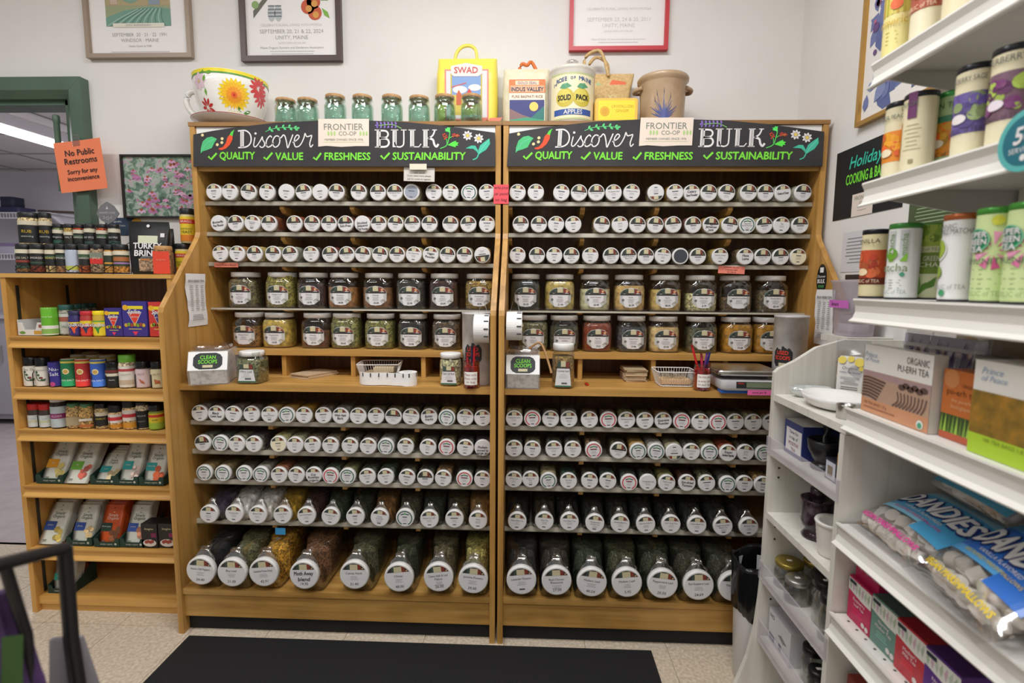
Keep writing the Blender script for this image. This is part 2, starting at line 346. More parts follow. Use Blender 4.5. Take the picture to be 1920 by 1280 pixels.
# ================================================================== the two bulk spice racks
def bracket_prof(z, h): return [(.295, z), (.295, z-.3*h), (.32, z-.75*h), (.38, z-h), (.4875, z-h), (.4875, z)]
def lowbracket(z): return [(.13, z), (.13, z-.018), (.2, z-.026), (.4875, z-.026), (.4875, z)]
UPZ = [1.673, 1.551, 1.430]; LOZ = [.813, .696, .575, .410]
def rack(cx, label, divs):
    t = thing('bulk_spice_rack', label, 'shelving', (cx, 0, 0), 0, 'oak bulk spice racks'); hw = .61
    prof = [(.5, 0), (0, 0), (0, 1.238), (.006, 1.256), (.232, 1.525), (.24, 1.545), (.24, 1.952), (.5, 1.952)]
    for s in (-1, 1):
        a, b = (-hw, -hw+.02) if s < 0 else (hw-.02, hw)
        MB().prismx(prof, a, b, WOODV).build('side_panel', t)
    i0, i1 = -hw+.0205, hw-.0205
    MB().box(-hw-.004, hw+.004, .238, .525, 1.9525, 1.968, WOODTOP).build('top_board', t)
    MB().box(i0, i1, .488, .499, .08, 1.952, WOODD).build('back_panel', t)
    MB().box(i0, i1, .248, .264, 1.785, 1.952, WOODH).build('fascia', t)
    m = MB(); m.box(i0+.002, i1-.002, .2465, .2478, 1.80, 1.951, C('#f0ede8', .6)); m.prismy([(.26, 1.9), (.41, 1.9), (.43, 1.951), (.24, 1.951)], .2458, .2464, C('#2f9c87', .5)); m.build('backing_card', t)
    MB().box(i0, i1, .06, .487, .943, .966, WOODH).build('counter', t)
    MB().box(i0, i1, .25, .487, 1.053, 1.075, WOODH).build('jar_shelf', t)
    for dx in divs: MB().box(dx-.009, dx+.009, .262, .486, .9665, 1.0525, WOODV).build('divider', t)
    MB().box(i0, i1, .007, .487, .158, .18, WOODH).build('deck', t)
    MB().box(i0, i1, .014, .034, .066, .1575, WOODH).build('apron', t)
    MB().box(i0, i1, .036, .05, .002, .157, C('#101010', .7)).build('toe_kick', t)
    for z in UPZ+[1.243]:
        lip = z != 1.243
        sh = MB().box(i0, i1, .287, .486, z-.005, z, ACRYL).build('acrylic_shelf', t)
        if lip: m = MB(); m.prismx([(.281, z-.017), (.2865, z-.017), (.2865, z), (.283, z)], i0, i1, ACRYLLIP); m.box(i0, i1, .2795, .2815, z-.017, z-.0145, C('#8d8778', .2)); m.build('front_lip', sh)
        else: MB().box(i0, i1, .281, .2865, z-.007, z, ACRYLLIP).build('front_lip', sh)
        for dx in (-.585, *divs): MB().prismx(bracket_prof(z-.0055, .0135) if not lip else bracket_prof(z-.018, .019 if z < 1.5 else .034), dx-.009, dx+.009, WOODV).build('bracket', t)
    for z in LOZ:
        sh = MB().box(i0, i1, .12, .486, z-.005, z, ACRYL).build('acrylic_shelf', t)
        m = MB(); m.prismx([(.112, z-.018), (.1195, z-.018), (.1195, z), (.114, z)], i0, i1, ACRYLLIP); m.box(i0, i1, .1105, .1122, z-.018, z-.0155, C('#8d8778', .2)); m.build('front_lip', sh)
        for dx in divs: MB().prismx(lowbracket(z-.0185), dx-.009, dx+.009, WOODV).build('bracket', t)
    return t
CXL, CXR = -.6147, .6147
rack(CXL, 'tall oak rack of bulk spice jars, left one of the pair', (-.282, .006, .296))
rack(CXR, 'tall oak rack of bulk spice jars, right one beside the white wall', (-.296, -.003, .282))
# ================================================================== bulk jars
INKG = C('#55555a', .7); TAN = C('#c9bf9a', .6); DKHEAD = C('#33302e', .6); HGREEN = C('#3b4c42', .6); HRED = C('#7e3629', .6); RING_G = C('#2f5f55', .6); RING_R = C('#c8333f', .6); LEAFG = C('#5da559', .6); PAPW = C('#dcd9d9', .55)
def seg(r, u0, u1, v0, n=6):
    u0 = max(u0, -math.sqrt(max(0, r*r-v0*v0))); u1 = min(u1, math.sqrt(max(0, r*r-v0*v0)))
    return [(u0, v0), (u1, v0)]+[(u1+(u0-u1)*i/n, math.sqrt(max(v0*v0, r*r-(u1+(u0-u1)*i/n)**2))) for i in range(n+1)]
def rotmp(mp, a, cz=0):
    ca, sa = math.cos(a), math.sin(a); return lambda u, v, o: mp(u*ca-v*sa, cz+u*sa+v*ca, o)
def lid_print(m, r, kind, text, price, mp, seed):
    rr_ = random.Random(seed); m.shape(circ(r, 28), PAPW if 'c' not in kind else C('#e8dfc2', .6), mp, .0003)
    if 'd' in kind: m.shape(circ(r*.92, 24), C('#3c4147', .5), mp, .0006)
    elif 'n' in kind: m.shape(circ(r*.9, 24), C('#9aa1ad', .6), mp, .0006)
    elif 'g' in kind or 'r' in kind:
        cm = RING_G if 'g' in kind else RING_R
        a0 = -PI/2+.45; pts = [(r*.86*math.cos(a0+(2*PI-.9)*i/24), r*.86*math.sin(a0+(2*PI-.9)*i/24)) for i in range(25)]
        m.stroke(pts, r*.13, cm, mp, .0006, 1); m.stroke([(-.5*r, .42*r), (0, .52*r), (.5*r, .42*r)], r*.13, C('#2f5a4e', .6), mp, .0006); m.shape([(-.16*r, .46*r), (.16*r, .46*r), (0, .72*r)], LEAFG, mp, .0007)
        if 'r' in kind: m.rect(-.45*r, .4*r, .13*r, .25*r, C('#d2404a', .6), mp, .0006)
    elif 'p' in kind: pass
    else:
        v0 = .18*r if 'f' in kind else .46*r
        m.shape(seg(r*.98, -r, -.3*r, v0), HGREEN, mp, .0006); m.shape(seg(r*.98, .3*r, r, v0), HRED, mp, .0006); m.shape(seg(r*.98, -.34*r, .34*r, v0), DKHEAD, mp, .0005)
        m.shape(seg(r*.98, -.72*r, -.5*r, v0), DKHEAD, mp, .0007); m.shape(seg(r*.98, .56*r, .97*r, v0), DKHEAD, mp, .0007); m.shape(circ(.07*r, 6, .68*r, v0+.1*r), C('#c9a070'), mp, .001)
        m.rect(-.3*r, .3*r, v0+.1*r if 'f' in kind else v0, .9*r, TAN, mp, .0008)
        if 'f' in kind: m.rect(-.965*r, .965*r, .06*r, .2*r, DKHEAD, mp, .0007)
    hv = 0
    ink = INK if 'd' not in kind else C('#1b1d20')
    if 'h' in kind:      # hand-written in marker
        L = text.split('/'); y = .12*r if len(L) > 1 else -.05*r
        for k, s in enumerate(L): m.text(s, 0, y-.42*r*k, .44*r, ink, mp, .0009, w=1.5*r, shear=.12, bold=.012)
    elif text:
        L = text.split('/'); y = (-.1*r if 'f' in kind else .16*r)
        for k, s in enumerate(L): m.text(s, 0, y-.24*r*k, .25*r, ink, mp, .0009, w=1.5*r)
        m.lines(0, y-.24*r*len(L), .75*r, 3, .11*r, C('#9c9a9c'), mp, .0007, .03*r, seed, 1)
    elif kind.strip('u') not in ('d', 'n'):
        y = (-.05*r if 'f' in kind else .2*r); m.lines(0, y, 1.0*r, 1, .2*r, INKG, mp, .0007, .12*r, seed, 1); m.lines(0, y-.3*r, .8*r, 3, .12*r, C('#a3a1a4'), mp, .0007, .035*r, seed+1, 1)
    if price: m.text(price, 0, -.68*r, .3*r, INK, mp, .0009, w=.8*r, shear=.1)
    elif 'f' not in kind and 'h' not in kind: m.rect(-.22*r, .2*r, -.74*r, -.62*r, INKG, mp, .0007)
    return m
def ring_xz(w, h, r, y, cz, pinch=1.0, n=4):
    out = []
    for x, z in rr(w, h, r, n):
        if z > 0: t = min(1, z/(h/2)*1.25); t = t*t*(3-2*t); x *= 1-(1-pinch)*t
        out.append((x, y, z+cz))
    return out
# small square jar on its side, mouth to the front; origin under the lid on the shelf
def jar_meshes(wd, ln, rl, tl, cz):
    c = MB(); rc = wd*.24
    neck = [(rl*.84*math.cos(2*PI*(i+.5)/20-.0), rl*.84*math.sin(2*PI*(i+.5)/20)) for i in range(20)]
    R = [ring_xz(2*rl*.84, 2*rl*.84, rl*.83, tl*.6, cz), ring_xz(2*rl*.84, 2*rl*.84, rl*.83, tl+.002, cz), ring_xz(wd*.95, wd*.95, rc, tl+.010, cz), ring_xz(wd, wd, rc, tl+.016, cz), ring_xz(wd, wd, rc, ln-.008, cz), ring_xz(wd*.88, wd*.88, rc*.8, ln, cz)]
    c.loft(R, PLASTIC)
    f = MB(); q = .94; R = [ring_xz(2*rl*.74, 2*rl*.74, rl*.7, tl+.003, cz), ring_xz(wd*.9, wd*.9, rc, tl+.012, cz), ring_xz(wd*q, wd*q, rc, tl+.018, cz), ring_xz(wd*q, wd*q, rc, ln-.010, cz), ring_xz(wd*.84, wd*.84, rc*.8, ln-.004, cz)]
    f.loft(R, fill('#888888')); d = MB()
    d.lathey([(rl*.93, 0), (rl*.985, .0012), (rl, .003), (rl, tl-.001), (rl*.97, tl)], LIDW, 28, 0, cz)
    for i in range(28): pass
    return c.mesh('jar_body'), f.mesh('filling'), d.mesh('lid')
SMALL = jar_meshes(.0645, .135, .0322, .014, .0325)
GRIPM = clear('grip_plastic', '#efeeeb', .2, .85, .1)
def grip_meshes(wd, ht, ln, rl, tl, cz):
    def rings(q, y0):
        h2 = ht; zc = ht/2; rc = wd*.22
        return [ring_xz(2*rl*.86*q, 2*rl*.86*q, rl*.85*q, y0, cz), ring_xz(2*rl*.88*q, 2*rl*.9*q, rl*.8*q, tl+.004, cz),
                ring_xz(wd*.93*q, ht*.86*q, rc, tl+ln*.07, zc-.06*ht, .3), ring_xz(wd*q, ht*.97*q, rc, tl+ln*.16, zc-.01*ht, .30), ring_xz(wd*q, ht*q, rc, tl+ln*.32, zc, .36),
                ring_xz(wd*q, ht*q, rc, tl+ln*.42, zc, .8), ring_xz(wd*q, ht*q, rc, tl+ln*.5, zc, 1), ring_xz(wd*q, ht*q, rc, ln-.012, zc, 1), ring_xz(wd*.88*q, ht*.9*q, rc*.8, ln-(1-q)*.1, zc, 1)]
    c = MB(); c.loft(rings(1, tl*.6), PLASTIC); f = MB(); f.loft([ring_xz(2*rl*.8, 2*rl*.8, rl*.75, tl+.006, cz), ring_xz(wd*.9, ht*.68, wd*.2, tl+ln*.08, ht*.37, .55), ring_xz(wd*.95, ht*.78, wd*.2, tl+ln*.18, ht*.41, .5), ring_xz(wd*.95, ht*.86, wd*.2, tl+ln*.4, ht*.45, .8), ring_xz(wd*.95, ht*.93, wd*.2, tl+ln*.5, ht*.48, 1), ring_xz(wd*.95, ht*.93, wd*.2, ln-.016, ht*.48, 1), ring_xz(wd*.84, ht*.85, wd*.16, ln-.008, ht*.48, 1)], fill('#888888'))
    d = MB(); d.lathey([(rl*.93, 0), (rl*.985, .0014), (rl, .004), (rl, tl-.001), (rl*.97, tl)], LIDW, 32, 0, cz)
    g = MB(); yf = tl+.003
    g.loft([[(-w_, yf+o_, z), (-w_*.6, yf-.004+o_, z), (w_*.6, yf-.004+o_, z), (w_, yf+o_, z), (w_*.8, yf+.012+o_, z), (-w_*.8, yf+.012+o_, z)] for w_, z, o_ in ((rl*.86, cz+rl*.55, 0), (rl*.7, cz+rl*.9, .003), (rl*.42, cz+rl*1.15, .006), (rl*.3, cz+rl*1.45, .008), (rl*.3, min(ht*.93, cz+rl*1.9), .012))], GRIPM)
    return c.mesh('jar_body'), f.mesh('filling'), d.mesh('lid'), g.mesh('grip')
GRIP = grip_meshes(.094, .102, .21, .0358, .016, .042)
BIG = grip_meshes(.106, .168, .30, .055, .02, .087); BIGW = grip_meshes(.126, .168, .30, .055, .02, .087)
def lying_jar(meshes, rl, cz, px, py, Yl, z, kind, colr, text, price, label, group, name, rest=False, herb=True, X=None):
    P = onY(px, py, Yl)
    if X is not None: P.x = X
    j = rnd.uniform(-.006, .004); hwj = {id(SMALL): .034, id(GRIP): .049, id(BIG): .057, id(BIGW): .065}[id(meshes)]
    for cx_ in (CXL, CXR):
        if abs(P.x-cx_) < .62: P.x = max(cx_-.589+hwj, min(cx_+.589-hwj, P.x))
    t = thing(name, label, 'jar', (P.x, Yl+j, z+.0005), rnd.uniform(-.012, .012), group)
    obj('jar_body', meshes[0], t); obj('filling', meshes[1], t, mat=fill(colr, herb)); ld = obj('lid', meshes[2], t)
    if len(meshes) > 3: obj('grip', meshes[3], t)
    a = rnd.uniform(-.13, .13)+(PI if 'u' in kind else 0)
    lid_print(MB(), rl*.88, kind, text, price, rotmp(flat(0), a, cz), int(px*7+py)).build('label', ld)
    return t
ROWS = {}
def row(side, rowname, data, y0, y1, z, Yl, kindmesh):
    L = [q.strip() for q in data.strip().split('\n')]; xs = [float(q.split('|')[0]) for q in L]
    X0 = [onY(x, y0, Yl).x for x in xs]; gap = {'s': .0652, 'g': .0955, 'b': .107}[kindmesh]
    for _ in range(60):
        for a in range(len(X0)-1):
            d_ = gap-(X0[a+1]-X0[a])
            if d_ > 0: X0[a] -= d_*.5; X0[a+1] += d_*.5
    for i, q in enumerate(L):
        f = (q.split('|')+['', '', '', ''])[:5]; px = float(f[0]); kind = f[1] or 's'; colr = '#'+(f[2] or '6a5c44'); text = f[3]; price = f[4]
        py = y0+(y1-y0)*(px-xs[0])/(xs[-1]-xs[0])
        look = {'r': 'red-ringed', 'g': 'green-ringed', 'd': 'dark-centred', 'n': 'grey-blue', 'p': 'plain white', 'c': 'cream'}.get(next((k for k in kind if k in 'rgdnpc'), ''), 'white')
        hw = ' handwritten' if 'h' in kind else ''
        grp = 'jars on the %s of the %s rack' % (rowname, side)
        if kindmesh == 's':
            lying_jar(SMALL, .0325, .0325, px, py, Yl, z, kind, colr, text, price, 'small jar, %s%s lid, %s from left on %s, %s rack' % (look, hw, ORD[i], rowname, side), grp, 'spice_jar', herb=('x' not in kind), X=X0[i])
        elif kindmesh == 'g':
            lying_jar(GRIP, .0358, .042, px, py, Yl, z, kind, colr, text, price, 'pinch-grip jar with %s lid, %s from left on %s, %s rack' % (look, ORD[i], rowname, side), grp, 'grip_jar', herb=('x' not in kind), X=X0[i])
        else:
            lying_jar(BIG if (side == 'left' and (i < 3 or i > 4)) else BIGW, .055, .087, px, py, Yl, z, kind, colr, text, price, 'large grip jar with %s%s lid, %s from left on bottom deck, %s rack' % (look, hw, ORD[i], side), grp, 'large_grip_jar', herb=('x' not in kind), X=X0[i])
YU, YLO = .262, .09
row('left', 'top jar row', '''401.5|s|8a8266
431.6|s|7b6a50
466.7|f|6b5138
500.5|s|3c3026
536.8|p|6a6540
569.6|f|c4b89c
599.8|p|6e4a36
631.5|f|8a7448
672.7|f|5d5a44
708|f|8a6238
740|f|b7a478|Fenugreek Seed
772|nx|dccfa8
812.9|s|c0a472
844.5|s|4a4430
879.4|gx|d4c8a4
912.8|s|57503c''', 361, 359, UPZ[0], YU, 's')
row('left', 'second jar row', '''408.8|ph|8f8f90|Butterfly/Pea Flower
442.4|fx|c8a45c
473.9|sx|b9a06a|Turmeric/organic
503.5|fx|8a4a28|Cayenne
550.8|fx|9a4a2a|Cayenne
584.4|fx|7a3320|Smoked Chili/Peppers
615.8|fx|6b3a24
647.3|fhx|5f2e20|Chili Powder/Salt-Free
679|phx|8a4028|Smoked/Jalapeno/Chili Powder
710|fx|a08a5c
742|f|8a7a48
773.3|f|3e4030|Chili Pepper Flakes
805.3|f|2e2e28
844|fx|a0683a|Cinnamon
878|f|3a2a24
913.5|s|4a3226''', 419, 419, UPZ[1], YU, 's')
row('left', 'third jar row', '''412.8|sx|b0a888
445|sx|b5803a
477.5|fx|c8b068
512|fx|b8b088
543.6|fx|a8a890|Celtic Sea Salt
582.2|s|4a4440|Himalayan Salt
618|f|6a2e26
649.4|f|5a3a34|Kelp Flakes
680|fx|d8d4c8|Sea Salt
711.9|fx|cfc6a0
744.6|fx|8a5a38
776|sx|d2c090|Nut Seasoning
807.5|hx|ddd4b0|Vegan/Powder
838.6|f|6a5a3c|Worcestershire
871|fx|c4bca4
904.5|ufx|b8904e''', 476.5, 476, UPZ[2], YU, 's')
row('right', 'top jar row', '''970.5|s|5a4a3a
1004.7|s|7a6850
1052.7|s|3c362c
1086|f|6a5a3a|Mustard Seed
1118.4|f|584e38|Cinnamon Sticks
1151|s|6a6050|Cardamom Seed
1184.4|s|5c5444|Cardamom Pods
1230.2|us|8a7a5a
1266|sx|c09040
1297.5|shx|9a8050|Celery/Seed Powder
1329.8|f|8a8458
1363|fx|d0c8a8
1403|fx|b8ae8c
1436|f|7a7450
1469|shx|d8d4c8|Cream of Tartar
1505.6|fx|d4d0b8''', 359.3, 362, UPZ[0], YU, 's')
row('right', 'second jar row', '''976.3|f|4a3a2c
1010.4|f|4c4030
1042.8|s|2e2a22
1075|s|2a2620
1128.7|f|c0a878|Popcorn
1162.8|s|7a6a40|Garlic
1196|f|5a5038
1229.7|f|b8a888
1262.2|f|9a5a4c|Cinnamon
1300.2|fx|7a4a44
1334.3|fhx|b89048|Oregano/Jamaican/Jerk
1369|fx|c8b468
1402.6|gx|c8c4a8|Vegetable/Broth Powder
1434|fx|b4a468
1466.4|s|3a3028|Tea
1500|f|5c6048''', 419, 423, UPZ[1], YU, 's')
row('right', 'third jar row', '''970.5|s|302a22
1006.8|f|2a2420|Earl Grey/Black Tea
1039.4|s|2c2822
1071.7|f|28241e|Ceylon/Black Tea
1107|s|4a4030|Rooibos
1145.7|f|26221c|Gunpowder/Green Tea
1178.6|f|2a261e|English Breakfast/Black Tea
1211.3|f|38321e
1243.3|s|2e2a22|Jasmine Green
1276|d|3a3a34
1309|f|3c3828
1351|sx|c0a458|Sencha Green
1398|sh|6a5438|Mate/Latte
1431|f|34301e|Green Tea
1464|f|3c3424
1497.9|c|5a4a30''', 478.4, 482, UPZ[2], YU, 's')
row('left', 'first row under counter', '''374|s|6a6660
406.3|sh|4a4650|Black/Cumin Seed
438.3|s|6c6460
471|s|5c5650
505.8|sx|a0844c|Star/Anise Powder
538.3|gx|b08a48
570.3|sx|a87e28
606|s|6a6058
639|sh|8a8a86|Witch Hazel/Bark
671.3|s|5a5848|Oat Straw
704.3|s|4a463c
737.4|f|6a6450|Valerian Root
770.2|s|5a5444|Echinacea Root
803.9|sh|5c5a50|Essiac/Herbs
838|g|b09a60
872|s|6a6238|Fennel Seed
905.5|s|5e5648''', 778, 780, LOZ[0], YLO, 's')
row('left', 'second row under counter', '''380.4|f|6a6a54
412.8|gx|4a4c44
444.5|s|74705c
476.5|s|4a4048
521|cx|d0c48c
553.6|sx|a09a78|Fo-Ti
585.5|s|6a5a48
619.5|s|7a6a58
656|s|5c5848
690.4|s|5a4c40|Green Leaf
723.5|gx|8a8a84
760|s|6c6038
802.5|s|4a4438|Mace
837|r|7a6a48
872.4|s|3c3a38
907|ph|4a3a48|Mullein/moved to/large jar/on bottom''', 832, 837, LOZ[1], YLO, 's')
row('left', 'third row under counter', '''381.7|gx|9a8050
417|gx|8e7c50
456.3|gx|4e4438
488.8|gx|8a867c
523.5|sx|8a4c30
555.5|s|4e4a38
587.2|sh|3a3430|Cut/Rosehips/organic
619.8|r|3c4a38
651.3|gx|7a7850
688.7|s|4c5040|Sage Leaf
722.7|s|4a5a48|Sage Leaf
763|s|44422e
797.3|f|3a4034
831|s|8a6a48
870.8|r|30382c
907.7|s|3c3c2e''', 888, 897, LOZ[2], YLO, 's')
row('right', 'first row under counter', '''963.6|s|b0a480|Fenugreek Seed
998.4|r|4a4438
1032.5|s|3e3c34
1067|s|6e6c68
1105.5|s|4a3c30|Cacao Nibs
1141.3|r|4e3a34
1175.6|s|6a6a40|Cardamom Pod
1209.9|s|4a4c34
1244.5|shx|6a4a2a|Guarana/Powder
1279.2|r|40423a
1313.2|s|6a6858
1347|r|4e4a3c
1381.8|s|5a5e4e
1415.7|s|8a8468
1442|s|6a5c44''', 780, 787, LOZ[0], YLO, 's')
row('right', 'second row under counter', '''964|s|3c3830
998.4|s|6a6248
1038.6|s|44483a|Red Raspberry
1074.4|s|56564a|Mugwort
1113.4|r|7a6248
1160|f|4c4430|Gotu Kola
1196.4|gx|b48a4c
1230.5|gx|b8b4ac
1264|usx|9a9070
1297.3|s|54524a|Rosemary
1331|gx|8a8050
1365|shx|9a4020|Super/Smoked Paprika
1399.5|s|4a4438|22.94
1433.4|g|3c4638''', 840, 846, LOZ[1], YLO, 's')
row('right', 'third row under counter', '''961.7|s|4a4438|Sheep Leaf
994.8|s|4e4c40|Sheep Leaf/Fine
1028.4|gx|a0906c
1066|s|1f3a2a|Spirulina
1105.9|s|302e20
1140.3|s|2a3a2c
1179.3|r|2c3830
1214.8|p|3a3c2e|Fenugreek Leaf
1250.5|sx|8a8250|Thyme Leaf
1289|sh|4a2018|Sun-dried/Tomato
1326.3|s|6a6a4a
1364.5|gx|4a4a40
1397.8|s|3a3a30
1431|s|8a6a40''', 899.4, 905, LOZ[2], YLO, 's')
row('left', 'pinch-grip jar row', '''393.6|sx|3a2c3e
437.7|sx|cfcac4|Coarse Salt
483.3|sx|cdc8c4|Epsom Salt
529.3|sx|a47e22|Lemon Peel
573.6|s|3c2018|Red Chili Pepper
619|s|2e3a22|Parsley Leaf
663.5|s|2a3224
710.8|sx|7a5226|Onion/Granules
758.5|g|4a4632
805|s|33382a|Raspberry Leaf
851.6|s|4c442c
898|sx|9a7240|Maca''', 964, 975, LOZ[3], .07, 'g')
row('right', 'pinch-grip jar row', '''968.3|s|1e1b18|Assam Black Tea
1022.5|s|3e3424|Chai Tea
1069.2|s|201d19|Irish Black Tea
1116.3|s|24231c|Gunpowder/Green Tea
1163.2|s|22211a|Darjeeling Black Tea
1211.8|s|24241f|Peppermint Green Tea
1259.6|s|22221e|Earl Grey Tea
1306.8|s|1f1f1b|Ceylon Black Tea
1353.7|s|201f1c|English Breakfast/Black Tea
1400.4|s|221c1a|Jasmine Tea''', 978, 982, LOZ[3], .07, 'g')
row('left', 'bottom deck', '''374.7|s|1e1a1c|Ancho Chili Peppers|24.40
435|s|5c5c3a|Bay Leaf|31.00
492.4|s|b8862a|Calendula Flower Petals|42.91
570.5|hs|6e4a30|Moth Away/blend|19.95
663|s|4e4c34|Catnip Herb|31.40
748|s|343a22|Chives|48.00
821.6|s|5a5238|Celery Stalk & Leaf/Flakes|26.00
887|s|9a9050|Jasmine Flowers|39.00''', 1071, 1088, .18, -.02, 'b')
row('right', 'bottom deck', '''977.6|s|3c3834|Lavender Flowers|
1043.7|s|3e342c|Red Clover/Blossoms|27.00
1109.6|s|34402a|Mullein Leaf|40.24
1176|s|4a4c30|Mullein Leaf|5.95
1243|s|3c4028|Peppermint Leaf|20.50
1310|s|3c3c28|Red Raspberry Leaf|24.69
1376|s|3a3a2a|Nettle Leaf|''', 1090, 1098, .18, -.02, 'b')

# ------------------------------------------------------------------ upright wide-mouth jars
def wide_meshes(w, h):
    d = w*.92; rc = w*.28
    def R(q, z, k=1): return [(x, y, z) for x, y in rr(w*q*k, d*q*k, rc*q*k, 5)]
    def neck(q, z): return [(x, y, z) for x, y in rr(w*.86*q, w*.86*q, w*.42*q, 5)]
    c = MB(); c.loft([R(.9, 0), R(.98, .006), R(1, .016), R(1, h*.6), R(.985, h*.7), R(.93, h*.78), neck(1, h*.835), neck(1, h)], GLASS)
    lid = MB(); lid.lathe([(w*.43, h*.865), (w*.462, h*.87), (w*.462, h*.985), (w*.45, h*.998), (w*.38, h)], LIDW, 32)
    return c.mesh('jar_body'), lid.mesh('lid')
def wide_fill(w, h, lev):
    d = w*.92; rc = w*.28; f = MB()
    def R(q, z): return [(x, y, z) for x, y in rr(w*q, d*q, rc*q, 5)]
    zt = h*lev; L = [(.86, .005), (.94, .012), (.965, .02)]+[(q, z) for q, z in ((.965, h*.6), (.95, h*.7), (.89, h*.78)) if z < zt]+[(.965 if zt < h*.62 else .9 if zt < h*.76 else .84, zt)]
    f.loft([R(q, z) for q, z in L], fill('#888888')); return f.mesh('filling')
WJ = wide_meshes(.124, .147); _wf = {}
def badge(m, w, h, mp, text, price, seed, cert=True):       # domed paper label with dark header
    u = w/2; pts = [(-u, -.22*h), (-u, .18*h), (-.9*u, .3*h), (-.6*u, .44*h), (0, .5*h), (.6*u, .44*h), (.9*u, .3*h), (u, .18*h), (u, -.22*h), (.5*u, -.44*h), (0, -.47*h), (-.5*u, -.44*h)]
    m.shape(pts, PAPW, mp, .0006, 3)
    m.shape([(-.96*u, .18*h), (-.9*u, .29*h), (-.58*u, .42*h), (-.3*u, .455*h), (-.3*u, .18*h)], HGREEN, mp, .0012, 2); m.shape([(.3*u, .18*h), (.3*u, .455*h), (.58*u, .42*h), (.9*u, .29*h), (.96*u, .18*h)], HRED, mp, .0012, 2)
    m.shape(circ(.12*u, 8, .62*u, .31*h), C('#d8a070'), mp, .0016, 1); m.shape(circ(.12*u, 8, -.62*u, .3*h), DKHEAD, mp, .0016, 1)
    m.rect(-.31*u, .29*u, .2*h, .45*h, DKHEAD, mp, .001, 3); m.rect(-.25*u, .25*u, .24*h, .46*h, TAN, mp, .0015, 3); m.rect(-.97*u, .97*u, .13*h, .2*h, DKHEAD, mp, .0013, 6)
    if text: m.text(text, 0, .03*h, .09*h, INK, mp, .0014, w=1.6*u)
    else: m.lines(0, .06*h, .9*u, 1, .1*h, INKG, mp, .0012, .05*h, seed)
    m.lines(0, -.06*h, .8*u, 4, .05*h, C('#a9a6a6'), mp, .0012, .016*h, seed)
    if cert: m.shape(circ(.12*u, 10, -.72*u, -.1*h), C('#6a6a6a'), mp, .0012, 1)
    if price: m.text(price, .05*u, -.34*h, .12*h, INK, mp, .0014, shear=.12, bold=.01)
    return m
def wide_jar(px, py, zb, Yc, colr, lev, text, price, label, group, herb=True, rz=0):
    P = onY(px, py, Yc-.05); t = thing('wide_mouth_jar', label, 'jar', (P.x, Yc, zb), rz, group)
    obj('jar_body', WJ[0], t); lv = round(lev, 1)
    if lv not in _wf: _wf[lv] = wide_fill(.124, .147, lv)
    obj('filling', _wf[lv], t, mat=fill(colr, herb)); obj('lid', WJ[1], t)
    def mp(u, v, o):
        x = u; y = -.057-o
        if abs(u) > .027: k = abs(u)-.027; y += .6*k*k/.02*.7
        return (x, y, v+.053)
    badge(MB(), .088, .083, mp, text, price, int(px)).build('label', t); return t
for i, (px, c, lv, tx, pr, hb) in enumerate(((450.5, '#6a6040', .78, 'Basil Leaf', '30.40', 1), (520.4, '#8a8038', .86, 'Oregano Leaf', '14.76', 1), (580, '#3a2420', .7, 'Chipotle', '13.93', 1), (638.6, '#a06a38', .62, 'Cinnamon', '18.90', 0), (705, '#8a5c38', .6, 'Nutmeg', '43.84', 0), (767.7, '#34302c', .8, 'Clove', '22.90', 1), (830, '#3a1e1c', .84, 'Clove', '23.00', 1), (898.5, '#9a7c3c', .84, 'Cumin Seed', '8.96', 1))):
    wide_jar(px, 545, 1.2435, .355, c, lv, tx, pr, 'wide glass jar, %s from left on upper jar shelf of left rack' % ORD[i], 'wide jars on the upper jar shelf of the left rack', bool(hb))
for i, (px, c, lv, tx, pr, hb) in enumerate(((458, '#8a6030', .6, 'Mustard Seed', '', 1), (514.6, '#c8a84c', .84, 'Mustard Seed', '14.93', 0), (588, '#6a3c24', .5, 'Nutmeg', '27.91', 0), (643.5, '#7e7c48', .86, 'Oregano Leaf', '26.62', 1), (708, '#807c44', .84, 'Oregano Leaf', '13.92', 1), (770.6, '#2c2422', .84, 'Black Peppercorn', '24.06', 1), (835, '#5a4a38', .82, 'Four Peppercorn Blend', '31.41', 1))):
    wide_jar(px, 622, 1.0755, .355, c, lv, tx, pr, 'wide glass jar, %s from left on lower jar shelf of left rack' % ORD[i], 'wide jars on the lower jar shelf of the left rack', bool(hb))
for i, (px, c, lv, tx, pr, hb) in enumerate(((985.4, '#2c3026', .84, 'Dill Weed', '24.30', 1), (1050, '#c4aa5c', .84, 'Onion', '21.94', 0), (1117, '#d2cca4', .64, 'Garlic Powder', '26.90', 0), (1182.7, '#d0a868', .66, 'Garlic', '26.50', 0), (1251, '#d4b06a', .64, 'Garlic', '28.20', 0), (1319, '#cfc294', .54, 'Onion Salt', '2.19', 1), (1385, '#6a5438', .4, 'Vegetable Soup Blend', '', 1), (1453.5, '#6a5a40', .6, 'Poultry Spice', '23.14', 1))):
    wide_jar(px, 548, 1.2435, .355, c, lv, tx, pr, 'wide glass jar, %s from left on upper jar shelf of right rack' % ORD[i], 'wide jars on the upper jar shelf of the right rack', bool(hb))
